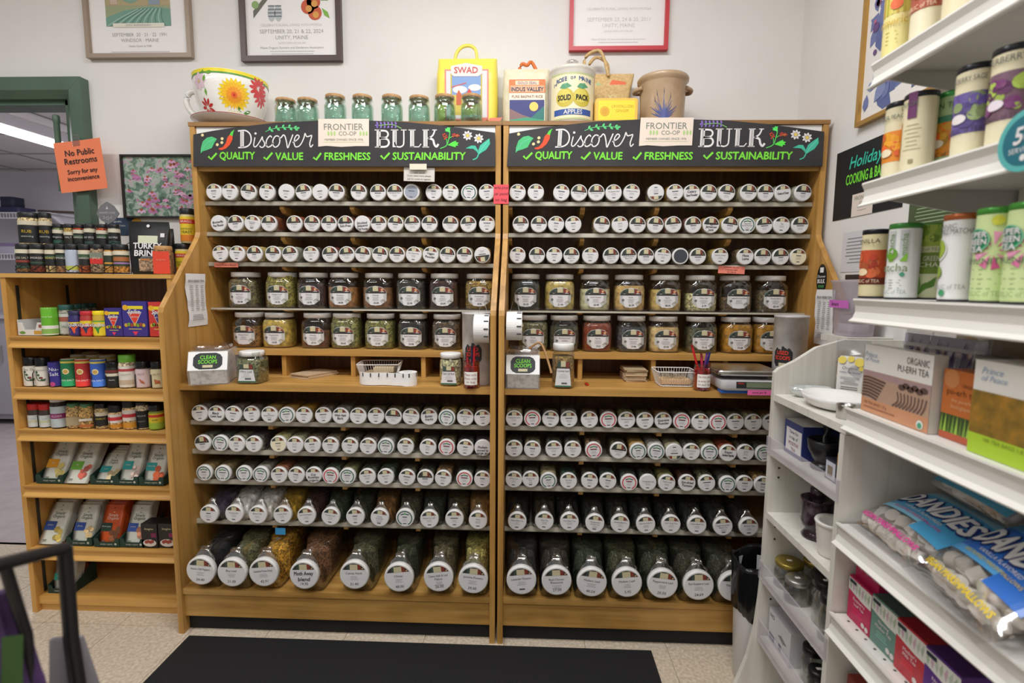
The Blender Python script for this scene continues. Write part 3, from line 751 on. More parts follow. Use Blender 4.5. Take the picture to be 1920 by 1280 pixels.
for i, (px, c, lv, tx, pr, hb) in enumerate(((1000, '#6a6440', .76, 'Parsley', '', 1), (1058.7, '#4a4a34', .72, 'Rosemary Leaf', '', 1), (1121, '#8a3a1a', .84, 'Paprika', '19.51', 0), (1187, '#4e4e52', .7, 'Poppy Seed', '17.96', 1), (1248, '#d8b47c', .72, 'Ginger/Ground', '27.94', 0), (1319.6, '#5a5840', .74, 'Thyme Leaf', '19.12', 1), (1386.7, '#b8801c', .84, 'Turmeric Root', '19.38', 0), (1447, '#b07c1e', .8, 'Turmeric', '15.90', 0))):
    wide_jar(px, 626, 1.0755, .355, c, lv, tx.split('/')[0], pr, 'wide glass jar, %s from left on lower jar shelf of right rack' % ORD[i], 'wide jars on the lower jar shelf of the right rack', bool(hb))
# ================================================================== chalk signs over the racks
CHW = C('#e9e5e3', .7); CHG = C('#7fe03f', .7); CHL = C('#4fc07a', .7); TEAL = C('#45c0a0', .7); CHR = C('#e8512a', .7); CRM = C('#ecd9a0', .7); PURP = C('#8a70c0', .7); BOARD = surf('chalkboard', '#2b292b', '#343133', 9, .62, .03)
def zl(x, y): P = onY(360+x/6.4, 215+y/6.4, .228); return (P.x-CXL, P.z)
def zr(x, y): P = onY(640+x/6.4, 215+y/6.4, .228); return (P.x-CXL, P.z)
KP = 1/6.4*.00207
def leafpoly(cx, cy, a, l, wd, Z):
    return [Z(cx+math.cos(a)*l*t-math.sin(a)*s*wd*math.sin(PI*t)**.8, cy+math.sin(a)*l*t+math.cos(a)*s*wd*math.sin(PI*t)**.8) for t, s in ((0, 0), (.25, 1), (.5, 1), (.75, 1), (1, 0), (.75, -1), (.5, -1), (.25, -1))]
def sign_prints():
    m = MB(); F = flat(.2276)
    def st(Z, pts, wd, mt, o=.0006, **k): m.stroke([Z(*p) for p in pts], wd*KP, mt, F, o, **k)
    def sh(Z, pts, mt, o=.0005): m.shape([Z(*p) for p in pts], mt, F, o)
    # Discover
    st(zl, [(603, 200), (603, 392)], 44, CHW, k=1); st(zl, [(552, 196), (640, 190), (694, 228), (712, 290), (696, 352), (645, 388), (556, 395)], 16, CHW)
    for x in (596, 610): st(zl, [(x, 202), (x, 392)], 3.5, BOARD, .0012, k=1)
    st(zl, [(757, 272), (746, 330), (742, 372), (762, 387), (792, 358), (828, 300), (846, 262)], 13, CHW); m.shape([zl(*p) for p in circ(14, 10, 764, 226)], CHW, F, .0006)
    st(zl, [(846, 262), (850, 300), (872, 340), (864, 382), (834, 393), (812, 374)], 13, CHW, .0008); st(zl, [(864, 384), (900, 350), (890, 372)], 10, CHW)
    st(zl, [(958, 275), (940, 254), (906, 288), (890, 345), (908, 388), (948, 376), (980, 335)], 14, CHW)
    st(zl, [(1005, 258), (975, 300), (972, 360), (1000, 390), (1040, 365), (1056, 310), (1040, 262)], 14, CHW, closed=True); st(zl, [(1040, 272), (1070, 276), (1096, 244), (1118, 262), (1136, 330), (1150, 398), (1178, 330), (1212, 238)], 14, CHW)
    st(zl, [(1208, 335), (1262, 302), (1288, 264), (1264, 244), (1236, 280), (1226, 340), (1246, 386), (1290, 374), (1322, 330)], 13, CHW); st(zl, [(1322, 330), (1346, 272), (1358, 224), (1376, 262), (1410, 258), (1438, 250), (1426, 300), (1414, 350), (1426, 388), (1454, 358)], 13, CHW)
    # leaf, chilli, seeds, sprig
    sh(zl, [(105, 465), (108, 400), (130, 322), (180, 276), (240, 262), (302, 292), (272, 332), (240, 400), (182, 424), (130, 440)], CHL); st(zl, [(112, 440), (180, 345), (270, 295)], 6, C('#6ad0a8', .7), .0009)
    sh(zl, [(320, 405), (372, 390), (408, 340), (428, 270), (455, 238), (490, 255), (486, 300), (456, 360), (410, 405), (360, 425), (325, 418)], CHR); sh(zl, [(453, 242), (474, 204), (514, 178), (500, 208), (488, 258)], C('#5bd04a', .7), .0008)
    for x, y in ((127, 245), (363, 288), (360, 335), (305, 360)): m.shape([zl(*p) for p in circ(18, 10, x, y)], CRM, F, .0006)
    st(zl, [(882, 205), (960, 172), (1080, 156), (1180, 156), (1278, 172)], 7, C('#5fcf7e', .7))
    for x, y, a in ((925, 185, -1.2), (940, 182, .5), (1005, 168, -1.2), (1020, 165, .6), (1085, 158, -1.1), (1095, 156, .6), (1160, 157, -1.1), (1172, 158, .7), (1225, 164, -.7), (1235, 166, .6), (1250, 166, -.2)): m.shape(leafpoly(x, y, a, 46, 13, zl), C('#5fcf7e', .7), F, .0007)
    # ticks and words
    for Z, pts in ((zl, ((198, 500), (232, 535), (298, 462))), (zl, ((862, 510), (897, 538), (965, 456))), (zl, ((1457, 512), (1492, 540), (1550, 460))), (zr, ((474, 490), (512, 532), (580, 458)))): st(Z, pts, 24, CHG, k=1)
    for Z, x, y, t, wpx in ((zl, 545, 500, 'QUALITY', 430), (zl, 1168, 500, 'VALUE', 335), (zl, 1866, 500, 'FRESHNESS', 552), (zr, 1053, 497, 'SUSTAINABILITY', 870)):
        u, v = Z(x, y); vs, fs, tw, th = textmesh(t); s = .0285/.73; m.text(t, u, v, s, CHG, F, .0007, shear=.05, sx=wpx*KP/(tw*s), bold=.03)
    # BULK
    def stem(x): 
        st(zr, [(x, 184), (x, 390)], 48, CHW, k=1)
        for d in (-4, 10): st(zr, [(x+d, 196), (x+d, 378)], 4, BOARD, .0012, k=1)
    def serif(a, b, y): st(zr, [(a, y), (b, y)], 10, CHW, k=1)
    stem(448); st(zr, [(455, 192), (535, 196), (562, 235), (536, 274), (460, 280)], 20, CHW); st(zr, [(460, 284), (546, 292), (572, 338), (540, 382), (455, 386)], 22, CHW); serif(400, 470, 184); serif(404, 470, 389)
    stem(640); st(zr, [(640, 330), (656, 374), (700, 388), (738, 370), (750, 330), (750, 185)], 16, CHW); serif(594, 684, 184); serif(716, 784, 184)
    stem(850); st(zr, [(830, 386), (930, 386), (958, 350)], 12, CHW, k=1); serif(806, 892, 184)
    stem(1010); st(zr, [(1122, 190), (1096, 250), (1040, 288)], 18, CHW); st(zr, [(1046, 280), (1100, 302), (1116, 356), (1142, 384), (1166, 352)], 24, CHW); serif(974, 1052, 184); serif(974, 1052, 389); serif(1092, 1148, 184)
    st(zr, [(455, 128), (590, 118), (650, 130), (722, 165)], 8, C('#86c96a', .7))
    for k in range(6):
        x = 425+44*k; m.shape(leafpoly(x+14, 124, -1.9, 44, 12, zr), PURP, F, .0007); m.shape(leafpoly(x+14, 128, 1.9, 38, 11, zr), PURP, F, .0007)
    m.shape(leafpoly(455, 128, PI, 52, 14, zr), PURP, F, .0007)
    st(zr, [(1186, 406), (1262, 370), (1290, 285), (1302, 205), (1282, 152)], 10, C('#5bd75c', .7)); st(zr, [(1268, 350), (1262, 300), (1244, 262)], 7, C('#5bd75c', .7)); st(zr, [(1290, 290), (1330, 262), (1400, 250)], 7, C('#5bd75c', .7))
    sh(zr, [(1300, 214), (1246, 196), (1252, 178), (1242, 168), (1268, 168), (1272, 150), (1288, 164), (1306, 150)], C('#5bea6a', .7), .0008); sh(zr, [(1275, 364), (1330, 330), (1376, 312), (1376, 330), (1412, 336), (1392, 352), (1404, 372), (1376, 370), (1372, 392)], C('#5bea4a', .7), .0008)
    for x, y in ((1222, 242), (1240, 232), (1258, 250), (1230, 262), (1250, 275), (1268, 270), (1240, 292), (1340, 240), (1358, 232), (1376, 245), (1360, 255), (1394, 240), (1410, 252), (1388, 262), (1340, 262)): m.shape([zr(*p) for p in circ(10, 7, x, y)], C('#c8402a', .7), F, .0009)
    for cx, cy in ((1515, 250), (1648, 285)):
        for k in range(8): m.shape(leafpoly(cx, cy, k*PI/4+.2, 62, 15, zr), CHW, F, .0006)
        m.shape([zr(*p) for p in circ(20, 10, cx, cy)], C('#e8c860', .7), F, .0009)
    sh(zr, [(1490, 405), (1560, 370), (1608, 372), (1640, 425), (1642, 470), (1622, 440), (1585, 410)], TEAL); sh(zr, [(1644, 425), (1665, 370), (1720, 325), (1776, 284), (1786, 350), (1740, 420), (1682, 456), (1640, 486)], TEAL); st(zr, [(1648, 470), (1624, 520), (1578, 540)], 14, TEAL); st(zr, [(1652, 460), (1700, 390), (1770, 310)], 4, C('#8fe0cc'), .0009)
    return m.mesh('lettering')
def sign_board():
    Z = lambda x, y: (onY(x, y, .228).x-CXL, onY(x, y, .228).z)
    pts = [(362.5, 312), (928.5, 312), (928, 248.6), (880, 242), (827.5, 235), (759, 228.5), (691, 226), (596, 226), (516, 230), (444, 238.4), (400, 245), (362.5, 252)]
    return MB().prismy([Z(*p) for p in pts], .2278, .236, BOARD).mesh('board')
def sign_card():
    m = MB(); Z = lambda x, y: (onY(x, y, .228).x-CXL, onY(x, y, .228).z); pk = C('#eddccc', .7); F = flat(.2262); g = C('#7c8478', .7); lg = C('#b3cf86', .7)
    pts = [(597, 275), (612, 273.5), (640, 275.5), (668, 274), (692, 274), (692, 223), (597, 223)]
    m.prismy([Z(*p) for p in pts], .2262, .2274, pk)
    u, v = Z(644.5, 238); m.text('FRONTIER', u, v, .0335, g, F, .0006, w=.17); u, v = Z(652, 250.5); m.text('CO-OP', u, v, .022, g, F, .0006)
    for s in (-1, 1):
        u, v = Z(652+s*30, 250.5)
        for k in range(3): m.shape(circ(.0042, 8, u+(k-1)*.012, v, 2.2), lg, F, .0006)
    u, v = Z(645, 262); m.text('MEMBER OWNED SINCE 1976', u, v, .0115, g, F, .0006, w=.165); u, v = Z(645, 266.5); m.rect(u-.08, u+.08, v-.0008, v, lg, F, .0006); return m.mesh('sponsor_card')
_sb, _sp, _scd = sign_board(), sign_prints(), sign_card()
for cx, w_ in ((CXL, 'left'), (CXR, 'right')):
    t = thing('chalkboard_sign', 'black arched chalk-style sign with lettering on top of the %s rack' % w_, 'sign', (cx, 0, 0), 0, 'arched chalk signs')
    b = obj('board', _sb, t); obj('lettering', _sp, b); tag(obj('sponsor_card', _scd, t), 'cream card stuck on the sign')

# ================================================================== small papers fixed to the racks
def paper(name, label, cat, pts, mat_, parent_print=None, thick=.0008, loc=(0, 0, 0), rz=0, grp=None):
    t = thing(name, label, cat, loc, rz, grp); MB().prismy(pts, -thick, 0, mat_).build('sheet', t); return t
def quad(w, h): return [(-w/2, -h/2), (w/2, -h/2), (w/2, h/2), (-w/2, h/2)]
def note(px0, py0, px1, py1, Y, colr, label, lines, cat='note', name='sticky_note', rot=0, ink=INK, sz=None):
    A, B = onY(px0, py0, Y), onY(px1, py1, Y); w_, h_ = abs(B.x-A.x), abs(A.z-B.z)
    t = thing(name, label, cat, ((A.x+B.x)/2, Y, (A.z+B.z)/2)); t.rotation_euler = (0, rot, 0)
    m = MB(); m.prismy(quad(w_, h_), -.0008, 0, C(colr, .7)); m.build('sheet', t)
    if lines:
        m = MB(); n = len(lines)
        for k, s in enumerate(lines): m.text(s, 0, h_*(.5-(k+.6)/(n+.2)), sz or h_/(n+.4)*.8, ink, flat(-.0008), .0005, w=w_*.9, shear=.1)
        m.build('handwriting', t)
    return t
note(925.5, 346, 953.5, 382, -.002+.24, '#f0555f', 'hot pink note bridging the gap between the two racks', ['write price', 'per pound', 'on bag'])
note(402, 492.5, 447, 501, .2785, '#f08a72', 'salmon strip taped below the third jar row of left rack', ['New Product Radish'])
note(1347, 499, 1396, 513, .2785, '#f08a76', 'salmon note taped below the third jar row of right rack', ['COVERED TEA JARS', 'IS MOVED HERE', 'TEA ASK US'], rot=.035)
note(516, 989, 535.5, 1002, .109, '#3fa0dc', 'small blue tab stuck under the pinch-grip jars', [])
t = note(757, 314, 815, 340, .2375, '#d6d0c6', 'handwritten card hanging below the left chalk sign', ['Sorry', 'sold out of', 'if you need more please', 'ask for some at register'], 'card', 'hanging_card', .03)
note(768, 307, 800, 318, .2265, '#e6dfc8', 'strip of masking tape holding the hanging card', [], 'tape', 'masking_tape')
def tall_list(px, py, X, Yoff, label, w_, h_, rz):     # price list on a side panel
    t = thing('price_list', label, 'paper', (X, Yoff, 0), rz)
    m = MB(); n = 8; vs = []; fs = []
    for i in range(n+1):
        v = -h_/2+h_*i/n; b = .004*math.sin(i*1.1)
        vs += [(-w_/2+.006*math.sin(i*.8), -.002-abs(b), v), (w_/2+.004*math.sin(i*.8+1), -.002-.5*abs(b), v)]
    fs = [(2*i, 2*i+1, 2*i+3, 2*i+2) for i in range(n)]; m.add(vs, fs, C('#e9e6e4', .7)); o = m.build('sheet', t)
    m = MB(); m.text('BULK ORDER ITEMS', 0, h_*.36, .014, INK, flat(-.007), .0003, w=w_*.8)
    for c_ in (-.27, 0, .27): m.lines(c_*w_, h_*.28, w_*.2, 14, h_*.036, C('#9a979a'), flat(-.007), .0002, .0022, int(100*c_+50), 1)
    m.lines(0, -h_*.28, w_*.6, 4, h_*.03, C('#9a979a'), flat(-.007), .0002, .002, 5, 1); m.build('print', t)
    return t
P = onX(367, 562, CXL-.5895); t = tall_list(0, 0, CXL-.589, P.y, 'long white price list taped inside left panel of left rack', .12, .205, PI/2); t.location.z = P.z
P = onX(1547, 595, CXR+.5895); t = tall_list(0, 0, CXR+.589, P.y, 'long white price list taped inside right panel of right rack', .12, .205, -PI/2); t.location.z = P.z
P = onX(1541, 524, CXR+.5895); t = thing('round_sticker', 'oval black bulk sticker on right panel above the price list', 'sticker', (CXR+.5885, P.y, P.z), -PI/2)
m = MB(); m.prismy([(x, z) for x, z in circ(.033, 24, 0, 0, 1.75)], -.0008, 0, C('#1f211f', .4)); m.build('decal', t)
m = MB(); F = flat(-.0008); m.rect(-.012, .012, .026, .045, PAPER, F, .0004); m.text('Discover', 0, .012, .015, CHW, F, .0005, shear=.2); m.text('BULK', 0, -.006, .021, CHW, F, .0005, bold=.03); m.rect(-.02, .02, -.03, -.02, C('#3b7a42'), F, .0004); m.shape(circ(.009, 8, 0, -.044), CHL, F, .0004); m.build('print', t)

# ================================================================== on the counters
CZ = .9665
MARB = speck('#8a8280', '#d8d2cd', '#e6e2de', 60, .4, 'n', .0)
SCOOPW = milky('frosted_plastic', '#e4e0dc', .22, .25)
def scoops_bin(px, w_, Y, label, tilt, wood_scoop):
    P = onY(px, 690, Y); t = thing('scoop_bin', label, 'bin', (P.x, Y, CZ), tilt); h = .12
    prof = [(-.085, 0), (-.098, .055), (-.07, .125), (.075, .125), (.09, .03), (.075, 0)]
    m = MB(); m.prismx(prof, -w_/2, w_/2, SCOOPW); m.build('bin_body', t)
    m = MB(); m.prismx([(-.081, .003), (-.0945, .055), (-.068, .122), (.02, .122), (.06, .09), (.086, .03), (.072, .003)], -w_/2+.006, w_/2-.006, MARB); m.build('marbled_lining', t)
    mb = MB(); mb.loft([[(x, y+.002, .125) for x, y in rr(w_*.9, .13, .03)], [(x, y+.002, .138) for x, y in rr(w_*.9, .13, .03)], [(x, y+.002, .143) for x, y in rr(w_*.86, .122, .03)]], clear('bin_lid', '#efeae8', .18, .6)); mb.build('lid', t)
    # front label lies on the sloping upper face
    def mp(u, v, o): k = v; return (u, -.098+.028*k/.075-o*.9, .055+.07*k/.075+o*.4)
    m = MB(); m.rect(-w_/2+.002, w_/2-.002, .002, .073, C('#eeecea', .5), mp, .0006); pts = [(-.3*w_, .012), (-.36*w_, .022), (-.36*w_, .05), (-.3*w_, .062), (-.2*w_, .068), (.2*w_, .068), (.3*w_, .062), (.36*w_, .05), (.36*w_, .022), (.3*w_, .012), (.2*w_, .006), (-.2*w_, .006)]
    m.shape(pts, C('#26272a', .5), mp, .0012); m.text('CLEAN', 0, .051, .02, CHG, mp, .0018, bold=.015, sx=.85); m.text('SCOOPS', 0, .034, .02, CHG, mp, .0018, bold=.015, sx=.85); m.rect(-.017, .017, .012, .022, TAN, mp, .0018); m.build('label', t)
    if wood_scoop:
        m = MB(); m.tube(smooth([(.02, -.02, .14), (.055, -.03, .165), (w_/2+.012, -.045, .15), (w_/2+.035, -.07, .085), (w_/2+.042, -.08, .06)], 4), .0045, C('#b08658', .6)); m.build('scoop_handle', t)
    return t
scoops_bin(402, .135, .128, 'white clean scoops bin at left end of left counter', .32, False)
scoops_bin(981, .125, .14, 'white clean scoops bin at left end of right counter', .0, True)
def small_jar(name, px, py, Y, r, h, colr, lidc, label, lev=.8, lab='trap', text='', grp=None, square=True, zb=CZ, lw=.7):
    P = onY(px, py, Y); t = thing(name, label, 'jar', (P.x, Y, zb), rnd.uniform(-.1, .1), grp); q = .42 if square else .98
    def R(k, z): return [(x, y, z) for x, y in rr(2*r*k, 2*r*k, max(.002, 2*r*k*.5*q), 5)]
    MB().loft([R(.9, 0), R(1, .006), R(1, h*.68), R(.97, h*.76), R(.84, h*.83), R(.84, h*.99)], GLASS).build('jar_body', t)
    if colr: MB().loft([R(.84, .004), R(.95, .009)]+([R(.95, h*.66)] if lev > .7 else [])+[R(.9 if lev > .7 else .95, h*lev)], fill(colr)).build('filling', t)
    MB().lathe([(r*.86, h*.85), (r*.93, h*.86), (r*.93, h*.985), (r*.9, h), (r*.7, h*1.003)], C(lidc, .3), 28).build('lid', t)
    F = flat(-r)
    if lab == 'trap':
        m = MB(); u = r*lw; m.shape([(-u, .012), (u, .012), (u*.78, h*.46), (-u*.78, h*.46)], PAPW, F, .0006); m.shape([(-u*.78, h*.46), (u*.78, h*.46), (u*.72, h*.62), (-u*.72, h*.62)], DKHEAD, F, .0006); m.rect(-u*.72, -u*.3, h*.48, h*.61, HGREEN, F, .0009); m.rect(u*.35, u*.72, h*.48, h*.61, HRED, F, .0009); m.rect(-u*.3, u*.3, h*.5, h*.63, TAN, F, .001)
        m.rect(-u, u, .008, .013, C('#2f6a4e'), F, .0008)
        if text: m.text(text, 0, h*.4, .012, INK, F, .001, w=1.4*u)
        m.lines(0, h*.33, u*1.1, 3, .006, C('#a5a2a2'), F, .0009, .0015, int(px), 1); m.rect(-.2*u, .5*u, .018, .024, INKG, F, .0009); m.build('label', t)
    return t
small_jar('herb_jar', 474, 690, .115, .047, .122, '#76784e', '#eceae6', 'square glass jar of green herb beside the left scoops bin', .78, text='Mint Leaf')
small_jar('powder_jar', 845, 690, .125, .042, .122, '#cfc49a', '#eceae6', 'ribbed glass jar of pale powder on the left counter', .8, text='Garlic Salt Blend', square=False)
small_jar('seed_jar', 1056, 690, .11, .042, .165, '#9a7c48', '#eceae6', 'tall round jar of brown seeds beside the right scoops bin', .72, text='Caraway Seed', square=False)
def used_tube(px, Y, X0, label):
    P = onY(px, 640, Y); t = thing('scoop_tube', label, 'canister', (P.x-.008, Y, CZ)); r = .058; h = .275
    MB().lathe([(r*.96, 0), (r, .006), (r, h*.97), (r*1.03, h*.972), (r*1.03, h), (r*.98, h)], surf('marbled_paper', '#b5b0ae', '#dedbd8', 14, .35), 32, c1=False).lathe([(r*.97, h), (r*.95, h-.06)], C('#cfcaca', .5), 32, c0=False).build('tube', t)
    m = MB(); F = cyl(r); a = X0; pts = [(a-.024, .085), (a-.034, .1), (a-.034, .14), (a-.024, .155), (a, .162), (a+.024, .155), (a+.034, .14), (a+.034, .1), (a+.024, .085), (a, .078)]
    m.shape(pts, C('#242528', .5), F, .0006, 4); m.text('USED', a, .138, .02, C('#e2402a'), F, .0014, bold=.02, w=.04); m.text('SCOOPS', a, .119, .02, C('#e2402a'), F, .0014, bold=.02, w=.052); m.rect(a-.012, a+.012, .086, .1, TAN, F, .0014, 3); m.build('label', t)
    return t
used_tube(899, .165, -.012, 'marbled used scoops tube at right end of left counter')
used_tube(1486, .155, -.05, 'marbled used scoops tube at right end of right counter')
# pens in red jars
def pen_jar(px, py, Y, label, pens, txt):
    P = onY(px, py, Y); t = thing('pen_jar', label, 'jar', (P.x, Y, CZ)); r = .0305; h = .1; rg = clear('red_tint_glass', '#e08a90', .08, .5, .05)
    MB().lathe([(r*.9, 0), (r, .005), (r, h*.72), (r*.93, h*.8), (r*.97, h*.84), (r*.93, h*.88), (r*.97, h*.92), (r*.95, h)], rg, 24, c1=False).build('glass', t)
    MB().lathe([(r*.85, .004), (r*.93, .01), (r*.93, h*.7), (r*.88, h*.8)], speck('#7a1a22', '#a8323a', '#c04850', 70, .5), 20).build('red_filling', t)
    m = MB(); F = cyl(r); m.rect(-.026, .026, .014, .062, PAPER, F, .0008, 8)
    for k, s in enumerate(txt): m.text(s, 0, .052-.014*k, .012, C('#a05a6a'), F, .0014, w=.044)
    m.build('label', t)
    for (dx, dy, tx, ty, l, cc) in pens:
        q = MB(); q.tube([(dx, dy, h*.72), (dx+tx*l, dy+ty*l, h*.72+l)], .004, C(cc, .4), 8); q.tube([(dx+tx*l, dy+ty*l, h*.72+l), (dx+tx*l*1.12, dy+ty*l*1.12, h*.72+l*1.12)], .0045, C(shade(cc, .7), .4), 8); q.build('pen', t)
    return t
pen_jar(884, 700, .075, 'red pen jar standing before the left used scoops tube', [(.008, 0, .05, 0, .075, '#c8202c'), (0, .01, .0, .1, .07, '#2a2a4a'), (-.012, 0, -.1, 0, .04, '#b03038')], ['Please write', 'Price code', 'on bag'])
pen_jar(1317, 690, .09, 'red jar of pens on the right counter by the scale', [(-.014, 0, -.3, 0, .085, '#d02028'), (.006, 0, .12, 0, .06, '#6a3a8a'), (.014, .006, .2, .05, .06, '#30308a'), (0, .01, -.02, .1, .055, '#a8203a'), (-.004, -.01, -.08, -.05, .05, '#c03050')], ['Use these pens', 'to write code', 'on each bag', 'thanks'])
# wire baskets
def basket(px, py, Y, w_, d_, h_, label, rz=0):
    P = onY(px, py, Y); t = thing('wire_basket', label, 'basket', (P.x, Y, CZ), rz); wm = C('#e8e5e2', .4)
    m = MB(); rim = [(x, y, h_) for x, y in rr(w_, d_, .012, 3)]; m.tube(rim, .0022, wm, 5, True); m.tube([(x*.8, y*.8, .003) for x, y, z in rim], .002, wm, 5, True); m.build('rim', t)
    m = MB()
    nx = int(w_/.011); ny = int(d_/.011)
    for k in range(nx+1):
        x = -w_/2+.006+(w_-.012)*k/nx
        m.tube([(x, -d_/2, h_), (x*.8, -d_/2*.8, .003), (x*.8, d_/2*.8, .003), (x, d_/2, h_)], .0011, wm, 4)
    for k in range(ny+1):
        y = -d_/2+.006+(d_-.012)*k/ny
        m.tube([(-w_/2, y, h_), (-w_/2*.8, y*.8, .003), (w_/2*.8, y*.8, .003), (w_/2, y, h_)], .0011, wm, 4)
    m.build('wires', t); return t, P
_, P = basket(713, 690, .25, .165, .13, .062, 'white wire basket behind the label roll on left counter', .1)
t = thing('paper_slips', 'loose brown slips lying in the left wire basket', 'slips', (P.x, .25, CZ+.007)); MB().prismz([(-.06, -.04), (.04, -.045), (.05, .03), (-.05, .035)], 0, .02, C('#a08a6c', .7)).prismz([(-.02, -.03), (.06, -.02), (.05, .04), (-.03, .03)], .0202, .036, C('#c9b89a', .7)).build('stack', t)
_, P = basket(1264, 692, .185, .15, .12, .058, 'white wire basket of clear scoops on right counter')
t = thing('measuring_scoops', 'clear plastic scoops heaped in the right wire basket', 'scoops', (P.x, .185, CZ+.007))
for k in range(4):
    m = MB(); m.M = Matrix.Translation((-.033+.022*k, .008*((k % 2)*2-1), .032)) @ Matrix.Rotation(.35*(k-1.5), 4, 'Z') @ Matrix.Rotation(-.5, 4, 'X')
    m.loft([[(x, -.016, z) for x, z in rr(.03, .02, .008, 3)], [(x, .03, z) for x, z in rr(.036, .024, .01, 3)]], PLASTIC); m.tube([(0, .03, .006), (0, .055, .014)], .004, PLASTIC, 6); m.build('scoop', t)
MB().box(-.055, .055, -.035, .035, 0, .018, C('#d9b48c', .7)).build('card_liner', t)
# black-ticked label rolls
LBL = C('#eceae8', .6)
def ticks(m, u0, u1, n, v0, v1, mp):
    for k in range(n): u = u0+(u1-u0)*k/(n-1); m.rect(u-.0022, u+.0022, v0, v1, INK, mp, .0008)
P = onY(765, 705, .105); t = thing('label_roll', 'roll of white price labels trailing its strip on left counter', 'label roll', (P.x, .105, CZ)); r = .034; h = .05
MB().lathe([(r*.5, 0), (r, 0), (r, h), (r*.5, h), (r*.5, 0)], LBL, 32, c0=False, c1=False, sm=False).build('roll', t)
m = MB(); m.loft([[(x, y, z) for z in (.002, h)] for x, y in smooth([(0, -r), (-.04, -r+.003), (-.085, -.022), (-.135, -.03), (-.172, -.018), (-.19, .012)], 4)], LBL, False, False, False, close=False)
m.build('strip', t)
m = MB()
for k in range(6): x = -.165+.031*k; y = -.0308 if x < -.1 else -.022-.3*(x+.1)*.12; yy = {0: -.022, 1: -.0305, 2: -.0285, 3: -.0255, 4: -.031, 5: -.034}[k]; m.box(x-.002, x+.002, yy-.0015, yy-.0005, h-.016, h-.002, INK)
F = cyl(r); ticks(m, .012, .045, 2, h-.017, h-.002, F); tag(m.build('tick_marks', t), kind='stuff')
t = thing('silver_pen', 'grey ballpoint pen lying before the label roll', 'pen', (*onZ(710, 719, CZ+.004),), -.12); MB().lathey([(.001, -.0)], STEEL) if 0 else None
m = MB(); m.M = Matrix.Rotation(-PI/2, 4, 'Z'); m.lathey([(.001, -.055), (.0035, -.045), (.004, -.02), (.004, .03), (.003, .05), (.002, .056)], C('#6d6a68', .3, .6), 12); m.build('barrel', t); MB().box(-.05, -.02, -.0015, .0015, .004, .0058, STEEL).build('clip', t)
# tape rolls hanging on string from the side panels
def hanging_roll(cx, Y, z, label, facing):
    t = thing('hanging_label_roll', label, 'label roll', (cx, Y, z)); r = .052; w_ = .055
    m = MB(); m.loft([[(x, q*math.cos(a), q*math.sin(a)) for a in [2*PI*i/36 for i in range(36)]] for x, q in ((-w_/2, r*.3), (-w_/2, r), (w_/2, r), (w_/2, r*.3), (-w_/2, r*.3))], LBL, False, False, False); m.build('roll', t)
    m = MB()
    for k in range(5):
        a = PI+.5-.55*k; y, zz = (r+.0006)*math.cos(a), (r+.0006)*math.sin(a); m.box(w_/2-.018, w_/2-.002, y-.0015, y+.0015, zz-.002, zz+.002, INK)
    tag(m.build('tick_marks', t), kind='stuff')
    m = MB(); m.tube([(-w_/2-.002, 0, 0), (0, .04, .115), (w_/2+.004, 0, 0)], .0012, C('#d8d4cc'), 5); m.tube([(-w_/2-.004, 0, 0), (w_/2+.004, 0, 0)], .006, C('#c9b48a'), 8); m.build('string', t); return t
P = onY(910, 617, .03); hanging_roll(CXL+.5895-.0335, .058, P.z, 'white label roll hung on string at right side of left rack', 1)
P = onY(965, 612, .03); hanging_roll(CXR-.5895+.0335, .058, P.z, 'white label roll hung on string at left side of right rack', -1)
# envelopes and packets
def stack(px, py, Y, w_, d_, n, th, colr, label, rz=0):
    P = onY(px, py, Y); t = thing('envelope_stack', label, 'envelopes', (P.x, Y, CZ))
    for k in range(n):
        m = MB(); m.box(-w_/2, w_/2, -d_/2, d_/2, 0, th*.9, C(shade(colr, rnd.uniform(.9, 1.08)), .7)); m.build('envelope', t, (rnd.uniform(-.004, .004), rnd.uniform(-.006, .006), k*th), (0, 0, rz+rnd.uniform(-.09, .09)))
    return t
stack(590, 697, .27, .105, .15, 4, .004, '#c4a888', 'few brown envelopes spread in the left cubbyhole', -.5)
stack(1188, 695, .29, .085, .11, 9, .0058, '#c2ac8c', 'tidy pile of brown envelopes in the right cubbyhole')
P = onZ(1100, 722, CZ); t = thing('red_cap', 'tiny red pen cap on the right counter', 'cap', (P.x, P.y, CZ), .3); m = MB(); m.M = Matrix.Translation((0, 0, .0045)); m.lathey([(.0044, -.012), (.0045, 0), (.0042, .01), (.003, .014)], C('#c8301e', .4), 12); m.build('cap', t); MB().box(-.001, .001, -.012, .006, .009, .0105, C('#9a2015', .4)).build('clip', t)
# scale
P = onY(1396, 720, .14); t = thing('kitchen_scale', 'grey digital scale with steel pan beside the used scoops tube', 'scale', (P.x-.02, .135, CZ), -.03)
MB().loft([[(x, y, z) for x, y in rr(a, b, .02, 3)] for a, b, z in ((.2, .225, .012), (.212, .24, .02), (.206, .235, .046))], C('#c9c7c8', .4)).build('base', t)
MB().loft([[(x, y-.0, z) for x, y in rr(a, b, .014, 3)] for a, b, z in ((.215, .2, .062), (.222, .205, .066), (.222, .205, .076), (.215, .2, .08))], STEEL).build('weighing_pan', t, (0, .008, 0))
MB().box(-.08, .08, -.05, .07, .046, .0615, C('#5c5c5e', .5)).build('pan_support', t)
m = MB(); mp = lambda u, v, o: (u, -.12+.004*v/.03-o, .018+v); m.rect(-.055, .095, .004, .027, C('#242426', .4), mp, .0015); m.rect(-.02, .075, .007, .025, C('#6f7a62', .3), mp, .002); m.rect(-.05, -.028, .018, .024, C('#8a2a2a'), mp, .002); m.build('display', t)
